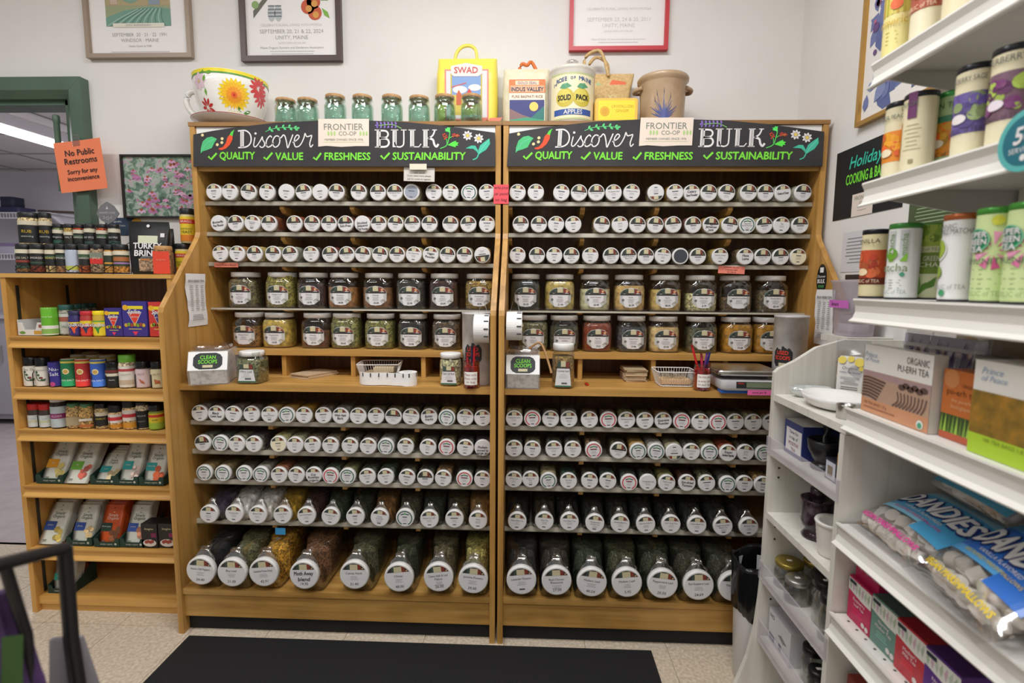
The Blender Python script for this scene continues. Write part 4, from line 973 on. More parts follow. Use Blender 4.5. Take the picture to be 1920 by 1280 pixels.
m = MB(); m.box(-.1, .1, -.02, .02, 0, .011, C('#2c6ac8', .4)); m.build('blue_foot', t, (0, -.08, .0))
note(1402, 731, 1446, 741, .014, '#ee6aa6', 'pink tape note stuck on the front of the scale', ['price per lb'])
# ================================================================== on top of the racks
TZ = 1.9685
def wrapr(prof):      # print onto a turned body: v is height, u arc measured at the widest radius
    R0 = max(r for r, z in prof)
    def mp(u, v, o):
        r = prof[0][0]
        for (r0, z0), (r1, z1) in zip(prof, prof[1:]):
            if z0 <= v <= z1 and z1 > z0: r = r0+(r1-r0)*(v-z0)/(z1-z0)
        return ((r+o)*math.sin(u/R0), -(r+o)*math.cos(u/R0), v)
    return mp
def petals(m, cx, cy, n, l, wd, colr, mp, o=.001, a0=0):
    for k in range(n):
        a = a0+2*PI*k/n; m.shape([(cx+math.cos(a)*l*t-math.sin(a)*s*wd, cy+math.sin(a)*l*t+math.cos(a)*s*wd) for t, s in ((.15, 0), (.5, -1), (.82, -.8), (1, 0), (.82, .8), (.5, 1))], colr, mp, o)
P = onY(437, 215, .375); t = thing('giant_teacup', 'oversized white teacup planter painted with big flowers', 'cup', (P.x, .372, TZ))
sau = [(.055, 0), (.06, .004), (.10, .012), (.148, .03), (.151, .034), (.146, .034), (.07, .018)]
MB().lathe(sau, C('#eeeae2', .15), 48).build('saucer', t); MB().lathe([(.1485, .0315), (.1518, .0335), (.149, .0352)], C('#a8403a', .25), 48, c0=False, c1=False).build('saucer_rim', t)
cup = [(.062, .02), (.085, .03), (.112, .06), (.128, .10), (.1365, .15), (.14, .2)]
MB().lathe(cup+[(.137, .2005), (.132, .15), (.115, .08), (.05, .04)], C('#efece6', .12), 56).build('bowl', t)
W = wrapr(cup); m = MB(); Y1 = C('#f0dc3c', .2); m.rect(-.44, .4399, .187, .199, Y1, W, .0008, 60); m.rect(-.44, .4399, .181, .187, C('#5f9a45', .2), W, .0008, 60); m.build('rim_band', t)
m = MB(); YF = C('#f2d22e', .2); cu, cv = .022, .108
petals(m, cu, cv, 22, .064, .0075, YF, W, .001); petals(m, cu, cv, 22, .05, .006, C('#f5bd2c', .2), W, .0016, .14); petals(m, cu, cv, 16, .032, .005, C('#f09a2c', .2), W, .0022); m.shape(circ(.012, 14, cu, cv), C('#e86a2a', .2), W, .003); m.shape(circ(.005, 10, cu, cv), C('#c8321e', .2), W, .0035)
petals(m, -.105, .062, 9, .036, .0055, C('#c02a22', .2), W, .001, .3); petals(m, .125, .155, 12, .046, .007, C('#d0484a', .2), W, .001); petals(m, .14, .125, 10, .04, .006, C('#d0484a', .2), W, .0012)
petals(m, -.118, .155, 8, .034, .009, C('#e2c6d2', .2), W, .001); m.shape(circ(.006, 8, -.118, .155), C('#d8b878', .2), W, .0016); petals(m, -.085, .18, 3, .03, .006, C('#6fa53c', .2), W, .0014, .2)
m.shape([(-.092, .13), (-.086, .115), (-.09, .1), (-.098, .115)], C('#6fa53c', .2), W, .001); petals(m, .06, .05, 3, .04, .007, C('#4f8a3a', .2), W, .0008, .3); tag(m.build('flower_painting', t, rot=(0, 0, .42)), kind='stuff')
m = MB(); hp = smooth([(-.128, 0, .155), (-.17, 0, .158), (-.192, 0, .128), (-.182, 0, .09), (-.15, 0, .06), (-.105, 0, .052)], 5); m.tube(hp, .0115, C('#efece6', .12), 10); m.build('handle', t)
CORK = surf('cork', '#a87f52', '#c09a6c', 60, .8, .2)
def corkjar(px, h, label, zz=TZ):
    P = onY(px, 205, .31); t = thing('cork_jar', label, 'jar', (P.x, .31, zz), 0, 'green glass jars with cork lids on top of the rack'); r = .043
    MB().lathe([(r*.9, 0), (r, .005), (r, h*.66), (r*.93, h*.76), (r*.80, h*.80), (r*.80, h*.86), (r*.95, h*.88), (r*.95, h*.92), (r*.86, h*.93)], GREENGLASS, 32, c1=False).lathe([(r*.82, h*.92), (r*.74, h*.8), (r*.92, h*.64), (r*.92, .012), (r*.3, .014)], GREENGLASS, 32, c0=False).build('glass', t)
    MB().lathe([(r*.72, h*.84), (r*.76, h*.93), (r*.86, h*.935), (r*.88, h*.95), (r*.88, h*1.02), (r*.84, h*1.035)], CORK, 28).build('cork_lid', t)
for i, (px, h) in enumerate(((536, .101), (577, .101), (629, .114), (680, .112), (735, .111), (786, .107), (834, .111), (884, .112))): corkjar(px, h, 'pale green glass jar with cork lid, %s from the teacup' % ORD[i])
def soft_bag(w_, d_, h_, m, mt, n=9, top_=.12, sag=.04):   # filled bag, flat closed top
    rings = []
    for i in range(n+1):
        t_ = i/n; z = h_*t_; k = 1 if t_ < 1-top_*2 else max(.06, (1-t_)/(top_*2)); k = k**.7
        b = 1+sag*math.sin(PI*t_)-.05*(1 if i == 0 else 0)
        rings.append([(x*(b if t_ < .9 else 1.0), y, z) for x, y in rr(w_, max(.006, d_*k*(.9 if i == 0 else 1)), min(.03, max(.0028, d_*k*.45)), 4)])
    return m.loft(rings, mt)
P = onY(877, 225, .45); t = thing('yellow_rice_bag', 'bright yellow rice bag with handle behind the cork jars', 'bag', (P.x, .452, TZ))
YB = C('#f4e25c', .35); soft_bag(.245, .1, .31, MB(), YB, 9, .1).build('sack', t)
m = MB(); F = flat(-.054); m.rect(-.088, .092, .05, .25, C('#e98a7c'), F, .001); m.rect(-.082, .086, .056, .244, PAPW, F, .0015); m.rect(-.064, .066, .07, .235, C('#c9b648'), F, .002); m.rect(-.058, .06, .15, .228, C('#7f9fd0'), F, .0025); m.rect(-.058, .06, .08, .15, C('#d6bf52'), F, .0025)
m.shape(circ(.03, 14, -.025, .17, .5), PAPER, F, .003); m.shape(circ(.026, 14, .035, .178, .5), PAPER, F, .003); m.shape([(-.04, .11), (-.02, .11), (-.018, .15), (-.03, .17), (-.04, .15)], C('#c9603a'), F, .0032); m.shape([(.004, .1), (.026, .1), (.022, .16), (.014, .175), (.004, .16)], C('#d0403a'), F, .0032); m.stroke([(-.06, .18), (0, .196)], .004, C('#d0605a'), F, .0033, k=1)
m.shape([(-.062, .232), (-.05, .222), (.05, .222), (.066, .232), (.066, .262), (.03, .268), (0, .274), (-.03, .268), (-.062, .262)], C('#f6dcd6'), F, .0034); m.text('SWAD', 0, .246, .034, C('#c8554e'), F, .0042, bold=.015, w=.1)
for k in range(3): m.shape([(-.03+.06*k, .04), (.02+.06*k, .044), (.03+.06*k, .06), (-.022+.06*k, .058)], C('#e88468'), F, .0036)
m.build('printed_panel', t); m = MB(); hp = smooth([(-.055, .296), (-.046, .335), (-.022, .36), (.01, .364), (.034, .345), (.04, .296)], 5); R = []
for i, (x, z) in enumerate(hp):
    a, b = hp[max(i-1, 0)], hp[min(i+1, len(hp)-1)]; l_ = math.hypot(b[0]-a[0], b[1]-a[1]); nx, nz = -(b[1]-a[1])/l_*.006, (b[0]-a[0])/l_*.006; R.append([(x-nx, -.004, z-nz), (x+nx, -.004, z+nz), (x+nx, .004, z+nz), (x-nx, .004, z-nz)])
m.loft(R, YB); m.build('handle', t)
P = onY(987, 225, .42); t = thing('basmati_bag', 'cream cloth basmati rice bag with orange top', 'bag', (P.x, .42, TZ)); CL = surf('cream_cloth', '#d9cfae', '#e6ddc2', 30, .8, .15)
soft_bag(.185, .1, .255, MB(), CL, 9, .1, .06).build('sack', t)
m = MB(); F = flat(-.055); m.rect(-.07, .075, .006, .2, C('#f0e6d0'), F, .0008); m.rect(-.07, .075, .145, .197, C('#e87a3c'), F, .0014); m.rect(-.045, .05, .175, .192, C('#f2d0b0'), F, .002); m.text('GOLD SEAL', .003, .1835, .015, C('#7a7f9a'), F, .0028, w=.085); m.rect(-.066, .071, .147, .173, C('#e8b088'), F, .0018); m.text('INDUS VALLEY', .003, .159, .022, C('#3a4560'), F, .0028, bold=.02, w=.13); m.text('PURE BASMATI RICE', .003, .131, .014, C('#8a5a48'), F, .0024, w=.136)
m.rect(-.068, .072, .012, .118, C('#3a3f7c'), F, .0014); m.shape(circ(.018, 18, .03, .092), C('#f2d26a'), F, .002); m.shape([(-.068, .085), (-.02, .062), (.072, .03), (.072, .012), (-.068, .012)], C('#8a6a68'), F, .0022); m.shape([(.02, .05), (.072, .095), (.072, .03), (.0, .055)], C('#2f7a72'), F, .0018); m.shape([(-.068, .04), (.0, .05), (.072, .04), (.072, .012), (-.068, .012)], C('#3fa07a'), F, .0026); m.shape([(-.05, .018), (-.01, .036), (.04, .03), (.03, .012), (-.05, .012)], C('#4ec88a'), F, .003); m.build('printed_panel', t)
m = MB(); m.tube(smooth([(-.035, 0, .245), (-.02, 0, .278), (.0, -.01, .268), (.018, 0, .285), (.04, 0, .25)], 4), .007, C('#d8763a', .7), 8); m.build('tied_loop', t)
P = onY(1071, 225, .33); t = thing('apple_tin', 'round canister with vintage apples label and glass lid', 'canister', (P.x, .335, TZ)); r = .09
tinp = [(r*.98, 0), (r, .004), (r, .19), (r*1.015, .196)]
MB().lathe(tinp+[(r*1.03, .2), (r*1.02, .206), (r*.9, .214), (r*.3, .22)], C('#cfc8bc', .25), 48).build('can', t); MB().lathe([(.014, .22), (.012, .228), (.024, .24), (.024, .25), (.012, .256)], clear('glass_knob', '#f0eff0', .2, .7), 20).build('knob', t)
m = MB(); F = cyl(r); L1 = C('#eadfb8', .5); m.rect(-.1, .1, .008, .178, L1, F, .0006, 16); m.rect(-.1, .1, .172, .178, C('#b9c08a'), F, .001, 16); m.rect(-.1, .1, .008, .014, C('#b9c08a'), F, .001, 16)
for k, s in enumerate('ROSE OF MAINE'):
    if s != ' ': u = -.062+.0112*k; m.text(s, u, .158-.14*(u-.005)**2/.02*.25, .021 if k not in (5, 6) else .014, C('#3d5a8c'), F, .0014, rot=-.9*u*4*.25, bold=.02)
m.text('ye', -.074, .138, .018, C('#3d5a8c'), F, .0014)
for cx in (-.032, .034): m.shape(circ(.036, 20, cx, .088, .95), C('#c8b440', .5), F, .0012, 3); m.shape(circ(.026, 16, cx-.004, .094), C('#d8c85a', .5), F, .0016, 2); m.shape([(cx-.02, .125), (cx, .118), (cx+.026, .128), (cx+.01, .14), (cx-.01, .138)], C('#5a9a72'), F, .002, 1)
m.text('SOLID', -.034, .088, .027, C('#23221e'), F, .0026, bold=.03, w=.05); m.text('PACK', .036, .088, .027, C('#23221e'), F, .0026, bold=.03, w=.05); m.rect(-.078, .078, .024, .046, C('#36559c'), F, .001, 12); m.text('APPLES', 0, .035, .023, PAPW, F, .0016, bold=.02, w=.13); m.build('paper_label', t)
P = onY(1118, 225, .47); t = thing('burlap_rice_bag', 'tan burlap rice bag with rope handles behind the tin', 'bag', (P.x, .472, TZ)); BU = surf('burlap', '#c4a26c', '#d8b984', 90, .9, .3)
m = MB(); m.loft([[(x*k, y, z) for x, y in rr(.3, d_, min(.02, d_*.45), 4)] for k, d_, z in ((.78, .07, 0), (.82, .085, .03), (.86, .088, .1), (.92, .07, .18), (1, .03, .235), (1.02, .008, .255))], BU); m.build('sack', t)
m = MB(); F = lambda u, v, o: (u, -.046-o+max(0, v-.1)*.2, v); m.shape([(.0, .13), (.06, .225), (.115, .215), (.12, .16), (.09, .14)], C('#e0683a'), F, .001); m.shape([(-.06, .14), (.0, .215), (.1, .145), (.02, .09)], C('#9fb98c'), F, .0014); m.text('XY', .06, .15, .032, C('#d8c890'), F, .003, bold=.03); m.shape([(.02, .115), (.05, .125), (.03, .1)], C('#2f7a6a'), F, .002); m.stroke([(.115, .16), (.06, .115), (.02, .085)], .003, C('#d0683a'), F, .001); m.text('aromatic', .045, .075, .019, C('#6a5238'), F, .001, shear=.2)
for k in range(4): m.shape(circ(.006, 6, -.01+.012*(k % 2), .012+.016*k, 1.3), INK, F, .001)
m.build('printed_panel', t); m = MB()
for s, z1 in ((-.012, .345), (.006, .325)): m.tube(smooth([(-.05+s*.6, -.012+s, .24), (-.04+s, -.006+s, z1-.03), (-.002, s, z1), (.034+s, -.006+s, z1-.03), (.044, -.01+s, .24)], 5), .0065, BU, 8)
m.build('handles', t)
P = onY(1154, 222, .29); t = thing('ginger_tin', 'small yellow crystallized ginger tin lying before the burlap bag', 'tin', (P.x, .292, TZ))
MB().loft([[(x, y, z) for x, z in rr(.165*k, .092*k, .012, 4)] for k, y in ((.97, -.025), (1, -.02), (1, .02), (.97, .025))], C('#e6b84a', .35)).build('tin', t, (0, 0, .046))
m = MB(); F = flat(-.025); m.rect(-.07, .07, -.036, .036, C('#f0d832', .4), F, .0006); m.shape(circ(.018, 18, -.045, -.004), C('#d8a02c'), F, .001); m.stroke([(x, z) for x, z in circ(.014, 12, -.045, -.004)], .002, C('#e8c63a'), F, .0014, k=1, closed=True); m.text('CRYSTALLIZED', .022, .014, .014, C('#c89a28'), F, .001, w=.085); m.text('GINGER', .022, -.002, .014, C('#c89a28'), F, .001); m.build('printed_front', t, (0, 0, .046))
P = onY(1241, 222, .36); t = thing('stoneware_crock', 'brown stoneware crock with blue cattail painting', 'crock', (P.x, .365, TZ)); CR = surf('salt_glaze', '#a98c6c', '#b99f80', 12, .28, .03); cp = [(.083, 0), (.085, .01), (.087, .1), (.09, .165)]
MB().lathe(cp+[(.092, .17), (.099, .178), (.1, .188), (.096, .194), (.086, .194), (.084, .16), (.08, .03)], CR, 48).build('pot', t)
for s in (-1, 1): MB().tube(smooth([(s*.085, -.03, .15), (s*.108, -.012, .146), (s*.108, .012, .144), (s*.085, .03, .15)], 4), .009, CR, 8).build('ear_handle', t)
m = MB(); W = wrapr(cp); BL = C('#4a5590', .3)
for k in range(17): a = 1.57+(k-8)*.13; l = .05+.03*((k*7) % 3)/2; m.stroke([(.005+.002*(k-8), .012), (.005+math.cos(a)*l*.5, .012+math.sin(a)*l*.6), (.005+math.cos(a)*l*1.1+.004*(k-8)*.3, .012+math.sin(a)*l)], .0042, BL, W, .0008, taper=True)
for u, z in ((-.022, .11), (.004, .118), (-.03, .088), (.03, .098)): m.stroke([(.004, .03), (u*.5, z*.6), (u, z)], .0014, BL, W, .001); m.stroke([(u, z-.004), (u-.002, z+.016)], .0055, C('#2f3050', .3), W, .0016, taper=True)
m.build('painting', t, rot=(0, 0, -.2))

# ================================================================== pictures on the walls
def frame(m, w_, h_, b, d, mt, glossy=None):
    for (x0, x1, z0, z1) in ((-w_/2, w_/2, -h_/2, -h_/2+b), (-w_/2, w_/2, h_/2-b, h_/2), (-w_/2, -w_/2+b, -h_/2+b, h_/2-b), (w_/2-b, w_/2, -h_/2+b, h_/2-b)): m.box(x0, x1, -d, 0, z0, z1, mt)
    return m
def poster(px0, px1, py, h_, b, fc, label):
    A, B = onY(px0, py, YW-.02), onY(px1, py, YW-.02); w_ = B.x-A.x; zc = A.z+h_/2
    t = thing('framed_poster', label, 'poster', ((A.x+B.x)/2, YW-.001, zc)); frame(MB(), w_, h_, b, .024, C(fc, .4)).build('frame', t)
    MB().box(-w_/2+b, w_/2-b, -.008, -.001, -h_/2+b, h_/2-b, C('#eeeae8', .6)).build('paper', t); return t, w_, h_
GT = C('#aaa6a4', .7); F = flat(-.008)
t, w_, h_ = poster(163, 360, 109, .66, .018, '#9d8a78', 'framed 1991 fair poster with field picture in taupe frame')
m = MB(); b = -h_/2; m.rect(-.145, .145, b+.135, b+.5, C('#9aa07c'), F, .0006); m.rect(-.145, .145, b+.22, b+.27, C('#b0a078'), F, .0009); m.rect(-.145, .145, b+.26, b+.5, C('#7f93b8'), F, .0008)
m.shape([(-.145, b+.135), (.145, b+.135), (.145, b+.205), (.06, b+.215), (-.06, b+.2), (-.145, b+.17)], C('#6f9a88'), F, .0012)
for k in range(14): x = -.14+.02*k; m.stroke([(x, b+.136), (x*.7+.02, b+.17), (x*.4+.06, b+.206)], .004, C('#4f7a70') if k % 2 else C('#9fbcae'), F, .0015)
m.shape(circ(.035, 16, -.03, b+.25, .6), C('#7fa08c'), F, .0014); m.rect(-.12, -.09, b+.225, b+.245, C('#c8b0a0'), F, .0016); m.rect(.05, .1, b+.222, b+.25, C('#8a98a8'), F, .0016)
m.rect(-.115, .115, b+.13, b+.147, C('#e0dccc'), F, .002); m.text('20TH  ANNIVERSARY', 0, b+.1385, .012, GT, F, .0026, w=.2); m.text('SEPTEMBER  20 · 21 · 22  1991', 0, b+.1, .0205, GT, F, .0008, w=.245); m.text('WINDSOR · MAINE', 0, b+.077, .0205, GT, F, .0008, w=.17); m.text('Gates Open at 9:00', 0, b+.052, .013, GT, F, .0008); m.lines(0, b+.03, .4, 1, .01, C('#c0bcba'), F, .0008, .003, 3, 1); tag(m.build('print', t), kind='stuff')
t, w_, h_ = poster(453, 641, 115, .66, .022, '#54433f', 'framed 2024 fair poster with apples in dark frame')
m = MB(); b = -h_/2; m.text('CELEBRATE RURAL LIVING WITH MOFGA', 0, b+.152, .0145, C('#c8c4c2'), F, .0008, w=.34); m.text('SEPTEMBER 20, 21 & 22, 2024', 0, b+.125, .0225, GT, F, .0008, w=.34); m.text('UNITY, MAINE', 0, b+.1, .0225, GT, F, .0008, w=.18); m.text('GATES OPEN AT 9:00 AM', 0, b+.078, .011, C('#c8c4c2'), F, .0008); m.text('Maine Organic Farmers and Gardeners Association', 0, b+.058, .0135, GT, F, .0008, w=.32); m.lines(0, b+.046, .26, 2, .011, C('#c8c4c2'), F, .0008, .003, 9, 1)
m.shape([(-.165, b+.18), (-.1, b+.255), (-.11, b+.27), (-.165, b+.21)], C('#6a6a5c'), F, .0008); m.shape(circ(.016, 12, -.155, b+.235), C('#8aa86a'), F, .001)
for x in (-.085, -.055):
    m.shape(circ(.017, 14, x, b+.2, 2), C('#b9bdc0'), F, .001)
    for k in range(4): m.rect(x-.014, x+.014, b+.185+.014*k, b+.19+.014*k, C('#6f757a'), F, .0014)
for x, z in ((.075, b+.225), (.1, b+.245), (.105, b+.2)): m.shape(circ(.03, 16, x, z), C('#c65a3c'), F, .001); m.shape(circ(.014, 12, x+.004, z-.008), C('#d89a4c'), F, .0014)
for x, z, a in ((.135, b+.22, -.9), (.06, b+.26, 2.4), (.13, b+.25, .3)): m.shape([(x, z), (x+.03*math.cos(a)-.01*math.sin(a), z+.03*math.sin(a)+.01*math.cos(a)), (x+.055*math.cos(a), z+.055*math.sin(a)), (x+.03*math.cos(a)+.01*math.sin(a), z+.03*math.sin(a)-.01*math.cos(a))], C('#7fb24a'), F, .0016)
tag(m.build('print', t), kind='stuff')
t, w_, h_ = poster(1067, 1252, 95, .66, .016, '#c4373f', 'framed 2011 fair poster in red frame'); m = MB(); b = -h_/2; LG = C('#cfcac8', .7)
m.text('CELEBRATE RURAL LIVING WITH MOFGA', 0, b+.17, .0145, LG, F, .0008, w=.34); m.text('SEPTEMBER 23, 24 & 25, 2011', 0, b+.127, .0215, LG, F, .0008, w=.31); m.text('UNITY, MAINE', 0, b+.103, .0215, LG, F, .0008, w=.155); m.text('GATES OPEN AT 9:00 AM', 0, b+.081, .011, LG, F, .0008); m.text('Maine Organic Farmers and Gardeners Association', 0, b+.048, .011, LG, F, .0008, w=.26); m.lines(0, b+.038, .22, 1, .01, LG, F, .0008, .003, 9, 1); tag(m.build('print', t), kind='stuff')
# framed photograph of pink coneflowers
A, B = onY(222, 289, YW-.02), onY(232, 408, YW-.02); w_ = .42; h_ = A.z-B.z; t = thing('flower_photograph', 'framed photograph of pink coneflowers on the back wall', 'picture', ((A.x+B.x)/2+w_/2, YW-.001, (A.z+B.z)/2)); frame(MB(), w_, h_, .008, .018, C('#2a2422', .4)).build('frame', t)
def petal_print():
    m_, nt, p, N, L = nodes('coneflower_print'); mp = coords(N, L, (1, 1, 1)); n = N('ShaderNodeTexNoise'); n.inputs['Scale'].default_value = 38; n.inputs['Detail'].default_value = 6; n.inputs['Distortion'].default_value = .8; L(mp.outputs[0], n.inputs['Vector'])
    r = ramp(N, [(.3, '#3d5446'), (.46, '#6d8a76'), (.56, '#a9b8a8'), (.66, '#b894ac')]); L(n.outputs[0], r.inputs[0]); L(r.outputs[0], p.inputs['Base Color']); p.inputs['Roughness'].default_value = .5; p.inputs['Coat Weight'].default_value = 1; p.inputs['Coat Roughness'].default_value = .03; return m_
MB().box(-w_/2+.008, w_/2-.008, -.008, -.001, -h_/2+.008, h_/2-.008, petal_print()).build('photo_print', t); m = MB(); q = random.Random(3)
for k in range(80):
    x, z = q.uniform(-.19, .19), q.uniform(-.115, .115); s = q.uniform(.007, .02); x = max(-.198+1.1*s, min(.198-1.1*s, x)); pc = C(q.choice(('#d49ac0', '#c884b4', '#dcb0cc', '#b878a4')), .4)
    m.shape([(x-s, z), (x-s*1.1, z-s*.7), (x-s*.5, z-s*.4), (x, z-s*.9), (x+s*.5, z-s*.4), (x+s*1.1, z-s*.7), (x+s, z), (x, z+s*.4)], pc, F, .0006+k*.00002); m.shape(circ(s*.4, 8, x, z+s*.2, .8), C('#a85a3c', .4), F, .002)
tag(m.build('flower_heads', t), kind='stuff')
# picture and poster on the right wall (things face -X)
def wallr(px, py): P = onX(px, py, XW-.002); return P
A, B = wallr(1612, 240), wallr(1626, 0); w_ = .5; t = thing('botanical_picture', 'gold-framed picture of blue leaves on the right wall', 'picture', (XW-.001, A.y-w_/2, A.z+.32), -PI/2); frame(MB(), w_, .64, .014, .02, C('#b98f4a', .35, .5)).build('frame', t); MB().box(-w_/2+.014, w_/2-.014, -.008, -.001, -.306, .306, C('#e6e2de', .6)).build('paper', t)
m = MB(); q = random.Random(11)
for k in range(230):
    x, z, a, l = q.uniform(-.23, .23), q.uniform(-.3, .3), q.uniform(0, 6.3), q.uniform(.035, .1)
    if any(abs(x+math.cos(a)*l*t_)+.3*l*(0 < t_ < 1) > .233 or abs(z+math.sin(a)*l*t_)+.3*l*(0 < t_ < 1) > .303 for t_ in (0, .5, 1)): continue
    m.shape([(x+math.cos(a)*l*t_-math.sin(a)*s*l*.3, z+math.sin(a)*l*t_+math.cos(a)*s*l*.3) for t_, s in ((0, 0), (.3, .9), (.65, .8), (1, 0), (.65, -.8), (.3, -.9))], C(q.choice(('#6d77a6', '#5c6798', '#8089b4', '#7a6aa0')), .6), F, .0006+.00001*k)
for k in range(26): m.shape(circ(q.uniform(.006, .016), 10, q.uniform(-.2, .2), q.uniform(-.27, .27)), C(q.choice(('#a05a8c', '#b86a90', '#6a4a80')), .6), F, .003)
tag(m.build('print', t), kind='stuff')
A, B, D = wallr(1570, 290), wallr(1568, 412), wallr(1690, 398); w_ = A.y-D.y; h_ = A.z-B.z+.005; t = thing('baking_poster', 'black holiday cooking and baking poster on the right wall', 'poster', (XW-.001, A.y-w_/2, (A.z+B.z)/2), -PI/2)
MB().box(-w_/2, w_/2, -.0012, 0, -h_/2, h_/2, C('#1e1e20', .55)).build('sheet', t); m = MB(); F2 = flat(-.0012); m.text('Holiday', -.01, .062, .058, C('#3fc8ac'), F2, .0005, shear=.25, bold=.012, w=.2); m.text('COOKING & BAKING', .01, .012, .05, CHG, F2, .0005, bold=.02, w=.25); m.rect(-.07, .045, -h_/2, -.045, C('#e6d8cc'), F2, .0005); m.text('FRONTIER', -.012, -.06, .019, C('#7c8478'), F2, .001, w=.09); m.text('CO-OP', -.005, -.078, .014, C('#7c8478'), F2, .001); m.lines(-.012, -.092, .08, 2, .01, C('#a8a8a0'), F2, .001, .002, 4, 1); tag(m.build('print', t), kind='stuff')
def wallsheet(px0, py0, px1, py1, colr, label, name='wall_notice', n=8, extra=None):
    A, B = wallr(px0, py0), wallr(px1, py1); w_ = A.y-B.y; h_ = abs(A.z-B.z); t = thing(name, label, 'notice', (XW-.001, (A.y+B.y)/2, (A.z+B.z)/2), -PI/2); MB().box(-w_/2, w_/2, -.001, 0, -h_/2, h_/2, C(colr, .6)).build('sheet', t); m = MB(); m.lines(0, h_*.34, w_*.75, n, h_*.085, C('#8f8f92') if colr[1] > '8' else C('#9ab08a'), flat(-.001), .0005, h_*.025, 5, 1)
    if extra: extra(m, w_, h_)
    tag(m.build('print', t), kind='stuff'); return t
wallsheet(1581, 437, 1632, 508, '#d6d4d6', 'pale printed notice with orange scoop picture on right wall', n=8, extra=lambda m, w_, h_: (m.shape([(.3*w_, h_*.4), (.42*w_, h_*.42), (.45*w_, -h_*.1), (.3*w_, -.45*h_), (.2*w_, -.4*h_), (.3*w_, -.05*h_)], C('#e8a82c'), flat(-.001), .0012)))
wallsheet(1706, 376, 1800, 440, '#4a5738', 'dark green leaflet pinned on the right wall behind tea tins', n=7)
wallsheet(1585, 515, 1616, 523, '#3a2c28', 'brown strip under the pale notice on right wall', n=0)
# no public restrooms
A, B, D = onY(102, 270, .465), onY(112, 362, .465), onY(198, 259, .465); w_ = .226; h_ = .215; t = thing('restroom_notice', 'orange paper notice taped to the green door casing', 'notice', (onY(153, 311, .47).x, .472, onY(153, 311, .47).z)); t.rotation_euler = (0, -.09, 0)
m = MB(); n = 8; R = [[(-w_/2+w_*i/n, -.001-.014*(i/n)**2+.012*abs(2*k-1)**2*(i/n)*0, -h_/2+h_*k) for k in (0, .5, 1)] for i in range(n+1)]; m.loft(R, C('#f2855c', .7), False, False, True, close=False); m.build('sheet', t)
mpn = lambda u, v, o: (u, -.0025-.014*((u+w_/2)/w_)**2-o, v); m = MB()
for s, v, z in (('No Public', .058, .036), ('Restrooms', .023, .036), ('Sorry for any', -.025, .027), ('inconvenience', -.052, .027)): m.text(s, .005, v, z, INK, mpn, .0004, bold=.012, w=.17)
tag(m.build('print', t), kind='stuff'); MB().box(-.022, .012, -.0065, -.0055, .085, .135, BAGCLEAR).build('tape', t)
# ================================================================== low maple shelf left of the racks
SX0, SX1, SY0, SY1 = -1.906, -1.236, .1, .415
SZ = [1.362, 1.134, .933, .767, .538, .278]
t = thing('maple_shelf_unit', 'low maple shelf unit of packaged spices by the doorway', 'shelving', ((SX0+SX1)/2, SY0, 0)); sw = (SX1-SX0)/2; dp = SY1-SY0
for a, b in ((-sw, -sw+.02), (sw-.02, sw)): MB().prismx([(0, 0), (dp, 0), (dp, 1.36), (.0, 1.36)], a, b, WOODL).build('side_panel', t)
MB().box(-sw+.0205, sw-.0205, dp-.012, dp, .02, 1.36, WOODD).build('back_panel', t)
MB().box(-sw+.0, sw, -.004, dp+.004, 1.3605, 1.3755, WOODLH).build('top_board', t); SZ[0] = 1.376
for z in SZ[1:]:
    s = MB().box(-sw+.0205, sw-.0205, .004, dp-.013, z-.016, z, WOODLH).build('shelf', t)
    MB().prismx([(-.012, z+.002), (.0035, z+.002), (.0035, z-.042), (-.016, z-.042), (-.016, z-.037), (-.004, z-.026), (-.002, z-.014), (-.010, z-.004)], -sw+.021, sw-.021, WOODLH).build('moulding', s)
MB().box(-sw+.0205, sw-.0205, .012, dp-.013, .03, .062, WOODLH).build('base_shelf', t); MB().box(-sw+.0205, sw-.0205, .02, .034, 0, .0295, WOODLH).build('kick_board', t)
for y in (.035, dp-.06):
    m = MB(); m.box(-sw+.0202, -sw+.0235, y, y+.012, .07, 1.33, C('#4a463c', .4, .6)); m.build('shelf_standard', t)
def slot(px, py, Y): return onY(px, py, Y).x
def bottle(label, px, py, Y, z, r, h, body, lid, lf=.2, bands=(), texts=(), square=False, neck=.9, name='spice_shaker', cat='bottle', lid_w=.97, X=None, rz=None, arts=None, metal=0, grp=None, lidrough=.4):
    x = slot(px, py, Y) if X is None else X
    if z < 1.35: x = max(SX0+.025+r, min(SX1-.0215-r, x))
    if rz is None: rz = math.atan2(CAM.x-x, -(CAM.y-Y))*.55
    t = thing(name, label, cat, (x, Y, z+.0005), rz, grp); hb = h*(1-lf)
    def R(k, zz): return [(a, b, zz) for a, b in (rr(2*r*k, 2*r*k, r*k*.45, 4) if square else rr(2*r*k, 2*r*k, r*k*.985, 5))]
    MB().loft([R(.94, 0), R(1, .003), R(1, hb*.9), R(neck, hb*.985), R(neck, hb+.004)], body if not isinstance(body, str) else C(body, .35)).build('bottle_body', t)
    MB().lathe([(r*lid_w*.98, hb), (r*lid_w, hb+.002), (r*lid_w, h-.003), (r*lid_w*.93, h), (r*lid_w*.5, h-.001)], C(lid, lidrough, metal), 24).build('cap', t)
    if bands or texts or arts:
        F = flat(-r) if square else cyl(r); q = r*.92 if square else r*1.5; m = MB()
        for k, (v0, v1, cc) in enumerate(bands): m.rect(-q, q, v0*h, v1*h, C(cc, .5), F, .0005+.0003*k, 1 if square else 10)
        for (s, v, sz, cc) in texts: m.text(s, 0, v*h, sz*h, C(cc, .6), F, .0024, w=1.5*r)
        if arts: arts(m, F, r, h)
        m.build('label', t)
    return t
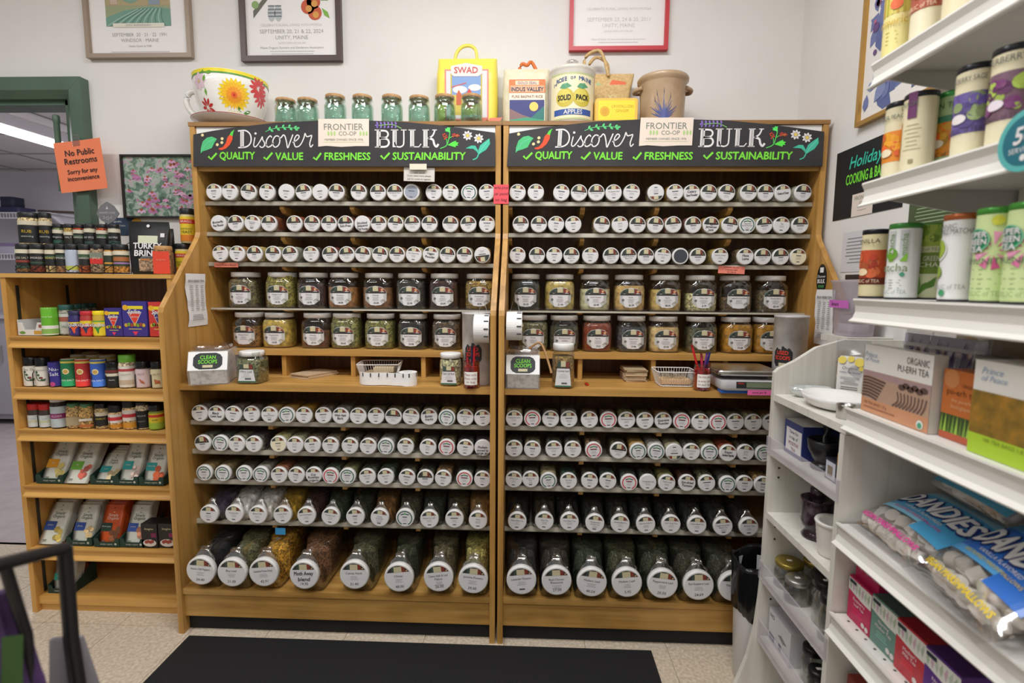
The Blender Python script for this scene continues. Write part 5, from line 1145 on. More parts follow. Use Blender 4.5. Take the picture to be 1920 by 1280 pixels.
def carton(label, px0, px1, py, Y, z, h, d, colr, arts=None, name='spice_carton', X=None, w_=None, rz=0, side=None, cat='box', grp=None):
    if w_ is None: w_ = slot(px1, py, Y)-slot(px0, py, Y)-.001; X = (slot(px0, py, Y)+slot(px1, py, Y))/2
    t = thing(name, label, cat, (X, Y, z+.0005), rz, grp); m = MB(); m.box(-w_/2, w_/2, 0, d, 0, h, C(colr, .45)); m.build('carton_body', t)
    if arts: m = MB(); arts(m, flat(0), w_, h); tag(m.build('print', t), kind='stuff')
    return t
BLK = '#1c1c1e'
# --- top: wire riser with two tiers of grinder jars
tr = thing('wire_riser', 'black two-tier wire rack holding grinder jars', 'rack', (-1.56, .22, SZ[0])); KW = C('#1a1a1a', .4, .4)
m = MB()
for y, z in ((-.1, .004), (-.02, .004), (.0, .1), (.085, .1)): m.tube([(-.3, y, z), (.085, y, z)], .002, KW, 5)
for x in (-.3, -.17, -.04, .085): m.tube([(x, -.1, .03), (x, -.1, .004), (x, -.01, .004), (x, -.0, .1), (x, .085, .1), (x, .085, .004)], .002, KW, 5)
m.build('frame', tr)
m = MB()
for y, z in ((-.104, .012), (-.004, .108)):
    zz = [(-.3+.035*k, y, z+(.02 if k % 2 else 0)) for k in range(12)]; m.tube(zz, .0016, KW, 5)
m.build('zigzag_front', tr)
for i, (px, c1, sq, tx, tc, bands) in enumerate(((48, '#7a5a38', 0, 'LESS SALT', '#c8bca8', ((.12, .72, '#20221f'), (.14, .22, '#35503f'), (.34, .42, '#8a3a2a'), (.66, .8, '#d8d0b8'))), (74, '#6a3020', 0, 'SMOKED', '#d8d0c8', ((.22, .72, '#1d1d1f'), (.3, .36, '#35503f'), (.66, .8, '#d8d0b8'))), (99, '#b09868', 0, 'ROAST', '#d8c870', ((.22, .68, '#1d1f1d'), (.5, .58, '#3d5a40'), (.64, .78, '#d8d0b8'))), (118, '#8a6240', 0, 'SMOKE', '#d8d0c8', ((.22, .68, '#1d1d1f'), (.5, .6, '#35503f'), (.68, .8, '#d8d0b8'))), (139, '#aab4c8', 0, '', '#888888', ((.06, .76, '#b4bdce'), (.08, .22, '#b6bc4a'))), (162.5, '#9a4a24', 0, 'HARISSA', '#d8d0c8', ((.24, .7, '#24241f'), (.5, .64, '#3d5a3d'), (.64, .78, '#d8d0b8'))), (186, '#8a7458', 1, 'SPICE', '#e0c8b0', ((.3, .5, '#c83028'), (.5, .7, '#7a8070'))), (207.5, '#b08038', 0, '', '#d8a050', ((.22, .66, '#2e3a2c'), (.3, .36, '#c89a3a'), (.6, .74, '#d8d0b8'))), (229, '#b07c34', 0, '', '#9a6aa0', ((.22, .66, '#33402e'), (.3, .36, '#9a78a8'), (.4, .55, '#a8683a'), (.62, .76, '#d8d0b8'))))):
    bottle('grinder jar with black cap, %s from left on lower tier of wire rack' % ORD[i], px, 500, .165, SZ[0]+.006, .00102*(26, 25, 20, 19, 24, 22, 22, 17.5, 25)[i], .108, fill(c1), BLK, .2, bands, ((tx, .5, .1, tc),) if tx else (), bool(sq), grp='grinder jars in the wire rack')
for i, (px, c1, tx, bands) in enumerate(((111, '#6a7a48', 'Organic', ((.18, .66, '#1d211f'), (.22, .34, '#2f5a48'), (.62, .76, '#d8d0b8'))), (132, '#a08040', 'SALT', ((.18, .6, '#24241c'), (.55, .68, '#d8d0b8'))), (150, '#a03c20', 'HARISSA', ((.18, .62, '#1f231e'), (.42, .55, '#3d5a3d'), (.62, .76, '#d8d0b8'))), (170, '#8a7a5c', 'BAY SPICE', ((.18, .66, '#1d1f1f'), (.2, .3, '#2f4a48'), (.66, .8, '#d8d0b8'))), (193, '#a04024', 'HARISSA', ((.18, .6, '#1f1f1e'), (.44, .56, '#3d5a3d'), (.6, .74, '#d8d0b8'))), (215, '#8a8a78', 'SALT-FREE', ((.16, .66, '#1c211f'), (.18, .32, '#2f4a44'), (.66, .8, '#d8d0b8'))))):
    bottle('grinder jar with black cap, %s from left on upper tier of wire rack' % ORD[i], px, 445, .268, SZ[0]+.102, .0203, .1, fill(c1), BLK, .16, bands, ((tx, .46, .1, '#d8d4cc'),), grp='grinder jars in the wire rack')
for i, (px, r) in enumerate(((57.5, .038), (86, .021))):
    bottle(('large' if i == 0 else 'smaller')+' black-labelled rub bottle standing at upper left of wire rack', px, 430, .245, SZ[0]+.102, r, .142, fill('#b8a478'), BLK, .15, ((.14, .64, '#1b1b1f'), (.64, .76, '#d0c8b0')), (('RUB', .46, .12, '#c8a828'), ('seasoning', .32, .07, '#c8c4bc')), grp=None)
def zip_bag(label, px, Y, z, w_, h_, dark=True):
    x = slot(px, 470, Y); t = thing('brine_pouch', label, 'pouch', (x, Y, z+.0005), .18)
    m = MB(); m.loft([[(a, b, zz) for a, b in rr(w_*k, d_, min(.012, d_*.45), 4)] for k, d_, zz in ((.86, .05, 0), (.9, .055, .02), (.96, .05, h_*.4), (1, .03, h_*.7), (1.02, .008, h_*.88), (1, .005, h_))], C('#1a1a1c', .3)); m.build('pouch', t); return t, w_, h_
t, w_, h_ = zip_bag('black turkey brine pouch standing right of the wire rack', 283, .2, SZ[0], .145, .205); m = MB(); F = lambda u, v, o: (u, -.03+max(0, v-.06)*.19-o, v)
m.rect(-.035, .035, .12, .15, C('#c8ccb0'), F, .002); m.text('TURKEY', 0, .11, .032, PAPW, F, .003, bold=.03, w=.1); m.text('BRINE', -.005, .082, .032, PAPW, F, .003, bold=.03, w=.08); m.rect(-.03, .03, .012, .06, fill('#a08468'), F, .0024); m.rect(-.02, .01, .055, .06, C('#c87a3a'), F, .003); m.lines(0, .07, .06, 2, .006, C('#a0a0a0'), F, .003, .002, 3, 1); m.shape(circ(.006, 10, 0, .188), PAPW, F, .003); m.rect(.045, .06, .145, .16, PAPW, F, .003); tag(m.build('print', t), kind='stuff')
t, w_, h_ = zip_bag('second black pouch tucked behind the turkey brine', 303, .31, SZ[0], .1, .19); m = MB(); F = lambda u, v, o: (u, -.03+max(0, v-.06)*.19-o, v); m.rect(.0, .02, .12, .14, PAPW, F, .003); m.shape([(-.02, .14), (.0, .14), (-.01, .11)], PAPW, F, .003); tag(m.build('print', t), kind='stuff')
bottle('square spice bottle with orange label and wooden lid', 308, 500, .155, SZ[0], .03, .108, fill('#8a6038'), '#b98a54', .16, ((.02, .8, '#d8442a'),), (('organic', .5, .1, '#e88a6a'),), True, lid_w=1.0)
for i, (py, z, h, r, px) in enumerate(((482, SZ[0], .13, .031, 345), (415, SZ[0]+.1315, .142, .0285, 352))):
    bottle('yellow yeast shaker with black cap, %s of two stacked by the rack' % ('lower' if i == 0 else 'upper'), px, py, .335, z, r, h, C('#d8c890', .4), BLK, .17, ((.06, .76, '#f0d030'), (.06, .24, '#e88a28'), (.56, .68, '#d83a2c')), (('BRAGG', .62, .09, '#f4e8d8'), ('nutritional', .42, .08, '#3a5a3a'), ('YEAST', .32, .1, '#3a3a20')))
A = onY(208, 402, .44); t = thing('spade_sign', 'grey spade-shaped farm sign propped behind grinder jars', 'sign', (A.x, .425, 1.376)); m = MB(); zb = A.z-1.376-.04
m.prismy([(-.004, 0), (.004, 0), (.004, zb), (-.004, zb)], 0, .004, C('#7a7a78')); m.prismy([(-.05, zb+.04), (-.03, zb+.075), (0, zb+.092), (.03, zb+.075), (.052, zb+.042), (.03, zb+.012), (0, zb-.004), (-.03, zb+.012)], -.004, 0, C('#77777a', .5)); m.build('board', t); m = MB(); F = flat(-.004); m.text('HARVEST & RISE', 0, zb+.045, .011, C('#c8c8ca'), F, .0006, w=.07); m.shape([(-.006, zb+.06), (.006, zb+.06), (0, zb+.074)], C('#c8c8ca'), F, .0006); m.stroke(circ(.006, 10, 0, zb+.022), .0016, C('#c8c8ca'), F, .0006, k=1, closed=True); m.stroke([(-.02, zb+.03), (-.012, zb+.024), (-.02, zb+.02)], .0016, C('#c8c8ca'), F, .0006); m.stroke([(.02, zb+.03), (.012, zb+.024), (.02, zb+.02)], .0016, C('#c8c8ca'), F, .0006); tag(m.build('print', t), kind='stuff')
A = onY(185, 412, .44); t = thing('info_card', 'small navy card with white print and yellow dot on wall', 'card', (A.x+.03, YW-.001, A.z-.01)); MB().box(-.075, .075, -.001, 0, -.05, .03, C('#2e4058', .6)).build('card', t); m = MB(); F = flat(-.001); m.text('Ashwagandha', -.03, .012, .012, PAPW, F, .0006, w=.08); m.text('and Sage Tonics', -.015, -.006, .011, PAPW, F, .0006, w=.09); m.shape(circ(.028, 16, .075, .0), C('#e0a830'), F, .001); tag(m.build('print', t), kind='stuff')
# --- second shelf
Z = SZ[1]+.003; Y = .135
t = thing('display_tray', 'open white cardboard tray with green print, mostly empty', 'tray', (-1.826, .125, Z)); TW = C('#dcdad6', .6); m = MB(); m.box(-.055, .055, 0, .2, 0, .003, TW); m.box(-.055, -.053, 0, .2, .003, .06, TW); m.box(.053, .055, 0, .2, .003, .06, TW); m.box(-.0525, .0525, .197, .2, .003, .07, TW); m.build('tray', t)
m = MB(); m.prismy([(-.0525, .003), (.0525, .003), (.0525, .05), (.025, .05), (.017, .022), (-.028, .022), (-.036, .05), (-.0525, .05)], .0, .003, TW); m.build('front_panel', t); m = MB(); F = flat(0); m.shape(circ(.012, 12, -.036, .01, .5), C('#6f9a4a'), F, .0005); m.rect(.01, .04, .004, .018, C('#c8993a'), F, .0005); m.rect(.03, .05, .03, .042, C('#9a5a48'), F, .0005); tag(m.build('print', t), kind='stuff')
bottle('bright green salt canister with white top', 94, 605, .14, Z, .026, .107, '#6fbf36', '#e6e4de', .03, ((.02, .36, '#e8e6dc'), (.06, .24, '#8ab85a')), (('Herb Salt', .68, .08, '#d8f0b8'),), neck=1, lid_w=1.0, name='salt_canister')
for i in range(4): bottle('white-labelled shaker with teal cap, %s of the receding row' % ORD[i], 127+14*i, 605-i*3, .172+.055*i, Z, .026, .118, fill('#8a8a78'), '#2c5a54', .17, ((.04, .7, '#c9cac2'), (.44, .6, '#a05a4a')), (('SALT', .28, .1, '#4a7a6a'),), grp='teal-capped shakers')
def spike(c1, c2):
    def a(m, F, r, h): 
        m.shape([(-.02, .44*h), (.02, .44*h), (0, .1*h)], C(c1, .5), F, .0016, 2); m.rect(-.024, .022, .5*h, .56*h, C('#ead22c'), F, .0016, 4); m.text('Spike', 0, .44*h, .2*h, PAPW, F, .003, shear=.25, bold=.03, w=.048); m.shape([(-.018, .12*h), (.02, .1*h), (.022, .2*h), (-.014, .2*h)], C(c2, .5), F, .0012, 1)
    return a
bottle('seasoning shaker with purple cap and orange triangle', 142.5, 605, .128, Z, .0225, .096, '#352f68', '#2c2a50', .16, ((.06, .66, '#3a2f78'),), (), arts=spike('#e8602c', '#7a9a3a'))
bottle('seasoning shaker with red cap and yellow label', 165, 605, .128, Z, .0235, .096, '#b03a34', '#c02a34', .16, ((.04, .62, '#d83a2c'), (.5, .62, '#e8c82c')), (), arts=spike('#2f3a5c', '#e88a2c'))
bottle('seasoning shaker with yellow cap and green triangle', 187, 605, .128, Z, .0215, .097, '#c8a83a', '#f0d81e', .16, ((.04, .62, '#e6cf2a'), (.5, .62, '#6aa83a')), (), arts=spike('#3f8a3c', '#e8d02c'))
def spikebox(tri):
    def a(m, F, w_, h): 
        m.rect(-.38*w_, .36*w_, .78*h, .87*h, C('#e8d42c'), F, .0005); m.shape(circ(.08*h, 12, -.36*w_, .82*h), C('#e8b02c'), F, .0009); m.shape([(-.3*w_, .7*h), (.3*w_, .7*h), (0, .3*h)], PAPW, F, .0006); m.shape([(-.26*w_, .68*h), (.26*w_, .68*h), (0, .33*h)], C(tri), F, .001); m.text('Spike', 0, .69*h, .17*h, PAPW, F, .0016, shear=.25, bold=.03, w=.8*w_); m.text('salt free', 0, .56*h, .07*h, PAPW, F, .0016)
        for k in range(7): m.shape(circ(.055*h, 8, (-.36+.12*k)*w_, (.32+.02*(k % 2))*h), C(('#c8a83a', '#7a9a3a', '#a04a3a')[k % 3]), F, .0013)
        m.lines(0, .22*h, .8*w_, 1, .02*h, C('#d8c860'), F, .0006, .02*h, 3, 1); m.shape([(-.12*w_, .14*h), (.12*w_, .14*h), (0, .02*h)], C('#e03a5c'), F, .0008)
    return a
carton('smaller purple seasoning carton with red triangle', 197, 229.5, 610, .126, Z, .108, .05, '#3a3080', spikebox('#e0402c'))
carton('taller purple seasoning carton with red triangle', 230.5, 276.5, 610, .126, Z, .135, .06, '#3d3388', spikebox('#e0402c'))
carton('red seasoning carton half hidden by the rack panel', 280, 316, 610, .13, Z, .133, .055, '#c83a34', spikebox('#3a2f78'))
# --- third shelf
Z = SZ[2]+.003
def sprig(c):
    def a(m, F, r, h): m.stroke([(-.5*r, .55*h), (-.6*r, .35*h), (-.2*r, .2*h), (.6*r, .26*h)], .003, C(c, .5), F, .0014); [m.shape(circ(.0045, 7, (-.5+.22*k)*r, (.5-.1*k if k < 3 else .22)*h), C('#3a5a3a', .5), F, .0018, 1) for k in range(5)]; m.shape(circ(.004, 7, .1*r, .3*h), C('#8a2a3a'), F, .002, 1)
    return a
bottle('white herb salt shaker with black cap, leftmost', 48, 700, .14, Z, .0265, .115, '#dcd4c8', '#15151a', .3, ((.02, .66, '#e2dccf'),), (('The Zip', .57, .1, '#8a8078'),), arts=sprig('#3f5a3f'), lidrough=.15)
bottle('white herb salt shaker with black cap, second from left', 81, 700, .14, Z, .0245, .113, '#dcd4c8', '#15151a', .3, ((.02, .66, '#e2dccf'),), (('Herbamare', .57, .08, '#8a8078'),), arts=sprig('#4a5a4a'), lidrough=.15)
bottle('dark purple salt substitute canister', 106.5, 705, .14, Z, .0245, .095, '#352a80', '#4a4298', .03, ((.02, .98, '#38308a'),), (('Nu-', .72, .2, '#eeeeF4'.lower()), ('Salt', .52, .2, '#eeeef4')), neck=1, lid_w=1, name='salt_canister', arts=lambda m, F, r, h: m.shape(circ(.4*r, 10, -.3*r, .1*h), C('#c04a8a'), F, .001, 1))
for px, c, nm in ((131, '#1f7a4c', 'green'), (157.5, '#b8302c', 'red'), (186, '#3a62c0', 'blue')):
    bottle('%s sea salt canister with white and yellow top' % nm, px, 700, .142, Z, .0268, .108, c, '#e9e4cc', .05, ((.02, .86, c), (.86, .93, '#d8c85a'), (.02, .26, shade(c, 1.5))), (('SEA SALT', .24, .09, '#e8e8e0'),), neck=1, lid_w=.98, name='salt_canister', arts=lambda m, F, r, h: (m.shape(circ(.42*r, 14, -.15*r, .56*h), C('#ead9a8'), F, .0014, 2), m.shape(circ(.28*r, 12, -.15*r, .56*h), C('#c8a050'), F, .002, 2)))
for i, (px, Yb) in enumerate(((150, .215), (179, .215), (203, .21), (172, .285))): bottle('second-row salt canister with pale lid, %s from left' % ORD[i], px, 690, Yb, Z, .028, .116, '#cfcabb', '#e2dcc0', .05, ((.86, .93, '#d8c85a'),), (), neck=1, lid_w=.98, name='salt_canister', grp='back row of salt canisters')
bottle('black-labelled shaker beside the blue canister', 214, 705, .14, Z, .0265, .1, '#24241f', '#121214', .22, ((.05, .7, '#1f201f'), (.58, .68, '#7a3028'), (.44, .55, '#d8d0b8')), (('Garlic', .3, .08, '#c8c8c0'),), lidrough=.15)
bottle('tall popcorn seasoning shaker with lime green cap', 240, 700, .14, Z, .0295, .128, fill('#c8b898'), '#6fb83a', .22, ((.02, .66, '#e2dcd0'), (.5, .58, '#b84a4a'), (.1, .24, '#c8b49a')), (('popcorn', .4, .07, '#8a8a80'),), name='spice_shaker')
bottle('pale pink nut seasoning shaker with black cap', 269, 705, .14, Z, .026, .104, '#cdb4b4', '#141416', .28, ((.03, .68, '#dcc4c6'),), (('NUT', .52, .1, '#8a7a80'),), arts=lambda m, F, r, h: m.shape([(-.3*r, .36*h), (.3*r, .24*h), (.4*r, .14*h), (-.1*r, .2*h)], C('#b86a4a'), F, .002, 1), lidrough=.15)
bottle('pale yellow nut seasoning shaker by the rack panel', 297, 705, .14, Z, .0255, .104, '#cfc6a0', '#141416', .28, ((.03, .68, '#dcd2a8'),), (('NUT', .52, .1, '#8a8060'),), arts=lambda m, F, r, h: m.shape([(-.3*r, .34*h), (.4*r, .28*h), (.5*r, .16*h), (-.2*r, .16*h)], C('#b86a3a'), F, .002, 1), lidrough=.15)
def clips(z, xs):
    for i, px in enumerate(xs):
        t = thing('wire_divider', 'black wire divider between bottles on the %s shelf, %s from left' % ('third' if z > .85 else 'fourth', ORD[i]), 'divider', (slot(px, 700 if z > .85 else 780, .118), .118, z)); MB().tube([(0, -.003, 0), (0, -.003, .05), (0, .004, .06), (0, .02, .06), (0, .02, 0)], .0018, KW, 5).build('wire', t)
clips(Z, (62.5, 92.5, 172, 199.5, 254, 283.5))
# --- fourth shelf
Z = SZ[3]+.003
for i, px in enumerate((57, 87.6)): bottle('red-capped spice bottle with pale label, %s from left' % ORD[i], px, 780, .14, Z, .0238, .094, '#4a3c34', '#c02424', .26, ((.02, .52, '#cfd4d2'), (.2, .3, '#c8c8a8')), (('herb', .38, .08, '#8a9a9a'),))
bottle('tall white-capped shaker with magenta label', 112, 775, .14, Z, .0285, .126, fill('#3a3030'), '#dedad4', .18, ((.02, .68, '#b9c4c8'), (.3, .46, '#8a2f66')), (('ELDER', .38, .09, '#e0c0d0'),))
for i, px in enumerate((141, 165)): bottle('square glass spice jar with green cap, %s of the pair' % ('left' if i == 0 else 'right'), px, 785, .14, Z, .0235, .098, fill('#a88a58' if i == 0 else '#b08c50'), '#4a7a58', .16, ((.1, .45, '#a89878'),) if i == 0 else ((.3, .4, '#d8d0c0'), (.06, .16, '#b8683a')), (), True)
bottle('black garlic seasoning shaker with gold print', 193, 785, .14, Z, .0245, .1, fill('#b09868'), '#121214', .2, ((.1, .6, '#1d1d1f'), (.5, .64, '#d8d0b8')), (('GARLIC', .4, .1, '#c8b040'),), lidrough=.12)
bottle('short black-capped shaker with red-printed white label', 219, 785, .14, Z, .027, .094, fill('#c8a878'), '#141416', .3, ((.26, .62, '#e2d8d0'), (.05, .2, '#c88a2c'), (.36, .5, '#c8303c')), ())
bottle('taller black-capped shaker with red-printed white label', 245, 780, .14, Z, .026, .112, fill('#c8a878'), '#141416', .24, ((.3, .68, '#e2d8d0'), (.05, .24, '#d0902c'), (.42, .54, '#c8303c')), ())
bottle('black bottle of sesame with silver print', 269.5, 785, .14, Z, .0245, .108, fill('#b8a888'), '#20201e', .12, ((.05, .68, '#17171a'),), (('SESAME', .5, .08, '#a8a8a0'), ('organic', .3, .08, '#888880')))
bottle('yellow and green citrus seasoning bottle with dark cap', 294, 785, .14, Z, .0265, .098, '#8a9a3c', '#161618', .26, ((.03, .66, '#d8c22c'), (.03, .28, '#9ab83c'), (.5, .6, '#c83a2c')), (('zest', .4, .12, '#4a4a20'),), lidrough=.12)
clips(Z, (72, 98.5, 178, 206, 257.5))
# --- seasoning sachets in dark green trays
DG = C('#1d3a30', .6); PCK = C('#cfd0c2', .42)
def sachet(label, x, Y, z, w_, h_, lean, sq, food, base='#d2d3c6', title='gravy', rz=.0, rows=0, back=3, tray=True, ink='#3a3f36'):
    t = thing('seasoning_sachets', label, 'sachets', (x, Y, z+.0005), rz)
    if tray:
        m = MB(); hw = w_/2+.006; d_ = .12
        m.prismy([(-hw, 0), (hw, 0), (hw, .034), (hw*.7, .034), (hw*.6, .02), (-hw*.6, .02), (-hw*.7, .034), (-hw, .034)], 0, .0025, DG); m.box(-hw, hw, .0026, d_, 0, .002, DG)
        for s in (-1, 1): m.prismx([(.0026, .002), (d_, .002), (d_, .1), (.05, .05), (.0026, .034)], s*hw-.00125, s*hw+.00125, DG)
        m.build('tray', t); m = MB(); F = flat(0); m.text('simply organic', 0, .011, .009, C('#c9cfc4'), F, .0005, w=w_*.6); m.shape(circ(.005, 8, hw*.72, .012), C('#b8c0b4'), F, .0005); m.build('tray_print', t)
    cl, sl = math.cos(lean), math.sin(lean)
    for k in range(back+1):
        m = MB(); o_ = .012+.014*k; zz = .004+.006*k
        mp = lambda u, v, o: (u, o_+v*sl-o*cl, zz+v*cl)
        n = 7; R = []
        for i in range(n+1):
            v = h_*i/n; th = .0045*math.sin(PI*min(1, max(0, (v-.004)/(h_*.86))))+.0006
            R.append([mp(u, v, th*q) for u, q in ((-w_/2, 0), (-w_/4, .9), (0, 1), (w_/4, .9), (w_/2, 0), (w_/4, -.9), (0, -1), (-w_/4, -.9))])
        m.loft(R, C(base, .4)); b = m.build('sachet', t)
        if k == 0:
            m = MB(); F = lambda u, v, o: mp(u, v, .0056-abs(u)*.03+o); tc = C(ink, .6) if base.startswith('#d') else C('#e8d8c8')
            m.text('Simply', 0, h_*.74, h_*.1, tc, F, .0008); m.text('Organic', 0, h_*.66, h_*.1, tc, F, .0008); m.shape([(-.004, h_*.83), (.0, h_*.81), (.006, h_*.84), (.002, h_*.83)], tc, F, .0008); m.shape(circ(.0022, 7, 0, h_*.93), C('#2a2a2a'), F, .0008)
            m.rect(-w_*.46, .02*w_, h_*.34, h_*.55, C(sq, .5), F, .0008, 3); m.text(title, -w_*.22, h_*.46, h_*.055, PAPW, F, .0016, w=w_*.4)
            r_ = random.Random(int(x*1000)); 
            for j in range(9): m.shape(circ(r_.uniform(.006, .013), 9, w_*r_.uniform(.06, .36), h_*r_.uniform(.12, .42)), C(shade(food, r_.uniform(.75, 1.25)), .5), F, .001+.0003*j)
            m.lines(-w_*.25, h_*.12, w_*.25, 2, h_*.03, C('#6a6f66'), F, .0008, h_*.012, 4, 1); m.build('print', b)
    return t
Z = SZ[4]+.003
sachet('dip mix sachets with orange square, leftmost tray on fifth shelf', slot(97, 900, .13), .12, Z, .1, .165, .55, '#dc9a2c', '#c8b46a', title='dip')
sachet('loose guacamole sachets with green square lying over tray edge', slot(148, 905, .13), .104, Z, .1, .165, .62, '#6aa83c', '#b85a4a', title='dip', tray=False)
sachet('sachets with low teal square, middle tray on fifth shelf', slot(196, 905, .13), .122, Z, .092, .125, .7, '#2f9a98', '#c8b48a', title='ranch')
sachet('sachets with teal square bent sideways, fourth tray', slot(240, 905, .13), .12, Z, .085, .16, .5, '#2f9a98', '#d8bcb0', title='onion')
sachet('teal ranch sachets with carrots pictured, rightmost tray', slot(287, 905, .13), .12, Z, .088, .15, .42, '#2f9a98', '#c8603a', title='ranch dip')
Z = SZ[5]+.003
sachet('potato seasoning sachets with navy square, bottom left', slot(98, 1015, .13), .106, Z, .1, .165, .55, '#2f4a8a', '#d0b45a', title='potato', tray=False)
sachet('sachets with royal blue square in second tray of sixth shelf', slot(152, 1015, .13), .12, Z, .094, .15, .42, '#33509c', '#d8bc8a', title='alfredo')
sachet('orange brown gravy sachets with green square', slot(205, 1018, .13), .116, Z, .092, .155, .36, '#1f3a2c', '#7a4a2c', base='#c8521e', title='brown gravy', ink='#e8d8c8')
sachet('sachets with blue square and shrimp picture', slot(252, 1020, .13), .118, Z, .088, .155, .42, '#3a5aa8', '#d08a6a', title='scampi')
def brag(m, F, w_, h): m.text('Imagine', 0, h*.78, h*.12, C('#d8c89a'), F, .0006, shear=.2, w=w_*.7); m.shape(circ(.42*w_, 16, 0, .2*h, .55), C('#d8d4cc'), F, .0005); [m.shape(circ(.11*w_, 8, (-.2+.13*k)*w_, (.24+.03*(k % 2))*h), C('#a0453a'), F, .001+.0002*k) for k in range(4)]; m.rect(.12*w_, .44*w_, .44*h, .62*h, C('#7a1f4a'), F, .0009)
carton('black cooking sauce carton with tomato dish picture', 266, 296, 1020, .118, Z, .1, .06, '#1f1a1c', brag, 'sauce_carton')
carton('black cooking sauce carton half hidden by rack panel', 298, 330, 1022, .122, Z, .1, .06, '#231d1c', brag, 'sauce_carton')
sachet('tray of sachets with teal square alone on bottom shelf', -1.815, .135, .062, .095, .13, .3, '#2f9a88', '#c8b88a', title='dressing', back=3)
# ================================================================== floor mat, waste bin
MATM = surf('black_carpet', '#131315', '#1c1c20', 240, .95, .6)
t = thing('floor_mat', 'black ribbed entrance mat before the racks', 'mat', (-.299, -.012, 0)); m = MB(); hw = .877
m.loft([[(-hw+.012, y, z) for y, z in ((-.012, .003), (-.012, .0075), (-1.1, .0075), (-1.1, .003))]] + [[(x, y, z) for y, z in ((-.012-.004*math.sin(3*x), .003), (-.012-.004*math.sin(3*x), .0075), (-1.1, .0075), (-1.1, .003))] for x in [-hw+.012+(2*hw-.024)*k/16 for k in range(1, 17)]], MATM); m.build('carpet', t)
MB().prismz([(-hw, 0), (-hw, -1.112), (hw, -1.112), (hw, 0)], .0003, .0032, C('#151516', .7)).build('rubber_border', t)
BINX, BINY = .912, -.122
t = thing('waste_bin', 'white waste bin lined with a black bag', 'bin', (BINX, BINY, 0)); MB().lathe([(.072, 0), (.075, .004), (.088, .38), (.09, .4)], C('#d9d7d6', .35), 40, c1=False).lathe([(.086, .4), (.07, .01)], C('#cfcdcc', .4), 40, c0=False).build('bucket', t)
m = MB(); n = 48; R = []
for k, (r, z) in enumerate(((.0815, .245), (.091, .26), (.093, .32), (.0935, .38), (.0945, .415), (.093, .432), (.087, .425), (.083, .38), (.076, .25), (.04, .2))):
    R.append([((r+(.003 if k < 6 else .002)*math.sin(i*2.1+k*.9)+.0025*math.sin(i*.9-k))*math.cos(2*PI*i/n), (r+(.003 if k < 6 else .002)*math.sin(i*2.1+k*.9)+.0025*math.sin(i*.9-k))*math.sin(2*PI*i/n), z+.008*math.sin(i*.55+k*.4)*(1 if k in (0, 4, 5) else .3)) for i in range(n)])
m.loft(R, C('#0f0f11', .22), False, True); m.build('liner_bag', t)

# ================================================================== white end unit with homeware
WG = wood('white_laminate', '#cfcac0', '#d9d5cb', '#dedad1', (40, 40, 1.3), .45, .03); UX, UY0, UY1 = .86, -.605, -.222
t = thing('white_shelf_unit', 'white laminate shelf unit beside the waste bin', 'shelving', (UX, UY1, 0), 0); dpx = XW-.005-UX; L = UY1-UY0
far = [(-.085, 0), (-.06, .07), (-.03, .16), (-.012, .26), (-.004, .36), (0, .45), (0, 1.088), (.012, 1.1), (.06, 1.125), (.12, 1.166), (.2, 1.19), (dpx, 1.19), (dpx, 0)]
m = MB(); n = len(far); m.add([(x, 0, z) for x, z in far]+[(x, -.018, z) for x, z in far], [tuple(range(n))[::-1], tuple(range(n, 2*n))]+[(j, (j+1) % n, n+(j+1) % n, n+j) for j in range(n)], WG); m.build('side_panel', t)
nr = [(0, 0), (0, 1.0), (dpx, 1.0), (dpx, 0)]; m = MB(); m.add([(x, -L+.018, z) for x, z in nr]+[(x, -L, z) for x, z in nr], [(3, 2, 1, 0), (4, 5, 6, 7)]+[(j, (j+1) % 4, 4+(j+1) % 4, 4+j) for j in range(4)], WG); m.build('side_panel', t)
MB().box(dpx-.01, dpx, -L+.0185, -.0185, 0, 1.15, WG).build('back_panel', t)
UZ = {'top': 1.022, 'a': .85, 'b': .648, 'c': .435, 'd': .235}
for k, z in UZ.items(): MB().box(.001, dpx-.011, -L+(.0185 if k != 'top' else -.002), -.0185, z-.02, z, WG).build('shelf', t)
MB().box(.02, dpx-.011, -L+.0185, -.0185, .0, .05, WG).build('plinth', t)
for z0, z1 in ((.838, .888), (.424, .483), (.223, .295)):
    MB().box(-.006, -.001, -L+.002, -.002, z0, z1, LILACLIP).build('acrylic_fence', t)
for z in (.79, .76, .60, .56, .36): 
    for x in (.03, .3): m = MB(); m.M = Matrix.Translation((x, -.0182, z)); m.lathey([(.0035, -.0006), (.0035, 0)], C('#3a3632'), 8); m.build('peg_hole', t)
def ux(px, py, X): return onX(px, py, X)
UT = UZ['top']+.0005
P = onZ(1560, 745, UT); t = thing('white_dish', 'large oval white serving dish on the white unit', 'dish', (.948, -.41, UT)); MB().loft([[(a*k*.8, b*k*1.0, z) for a, b in circ(.1, 36)] for k, z in ((.55, 0), (.8, .006), (.96, .022), (1, .034), (.97, .035), (.9, .024), (.6, .008))], C('#eceae6', .15)).build('dish', t)
t = thing('glass_dish', 'clear-edged dish behind the white serving dish', 'dish', (.95, -.275, UT)); MB().loft([[(a*k, b*k*.5, z) for a, b in circ(.06, 28)] for k, z in ((.6, 0), (.9, .012), (1, .03), (.95, .03), (.7, .006))], C('#cfd2d0', .1, .4)).build('dish', t)
P = onX(1585, 780, .905); t = thing('measuring_cup', 'small steel measuring cup with black lid knob', 'cup', (.905, P.y, UT)); MB().lathe([(.019, 0), (.0205, .002), (.0205, .033), (.0215, .035), (.0195, .034), (.0185, .004)], STEEL, 28).build('cup', t); MB().box(-.003, .003, -.05, -.02, .029, .033, STEEL).build('handle', t)
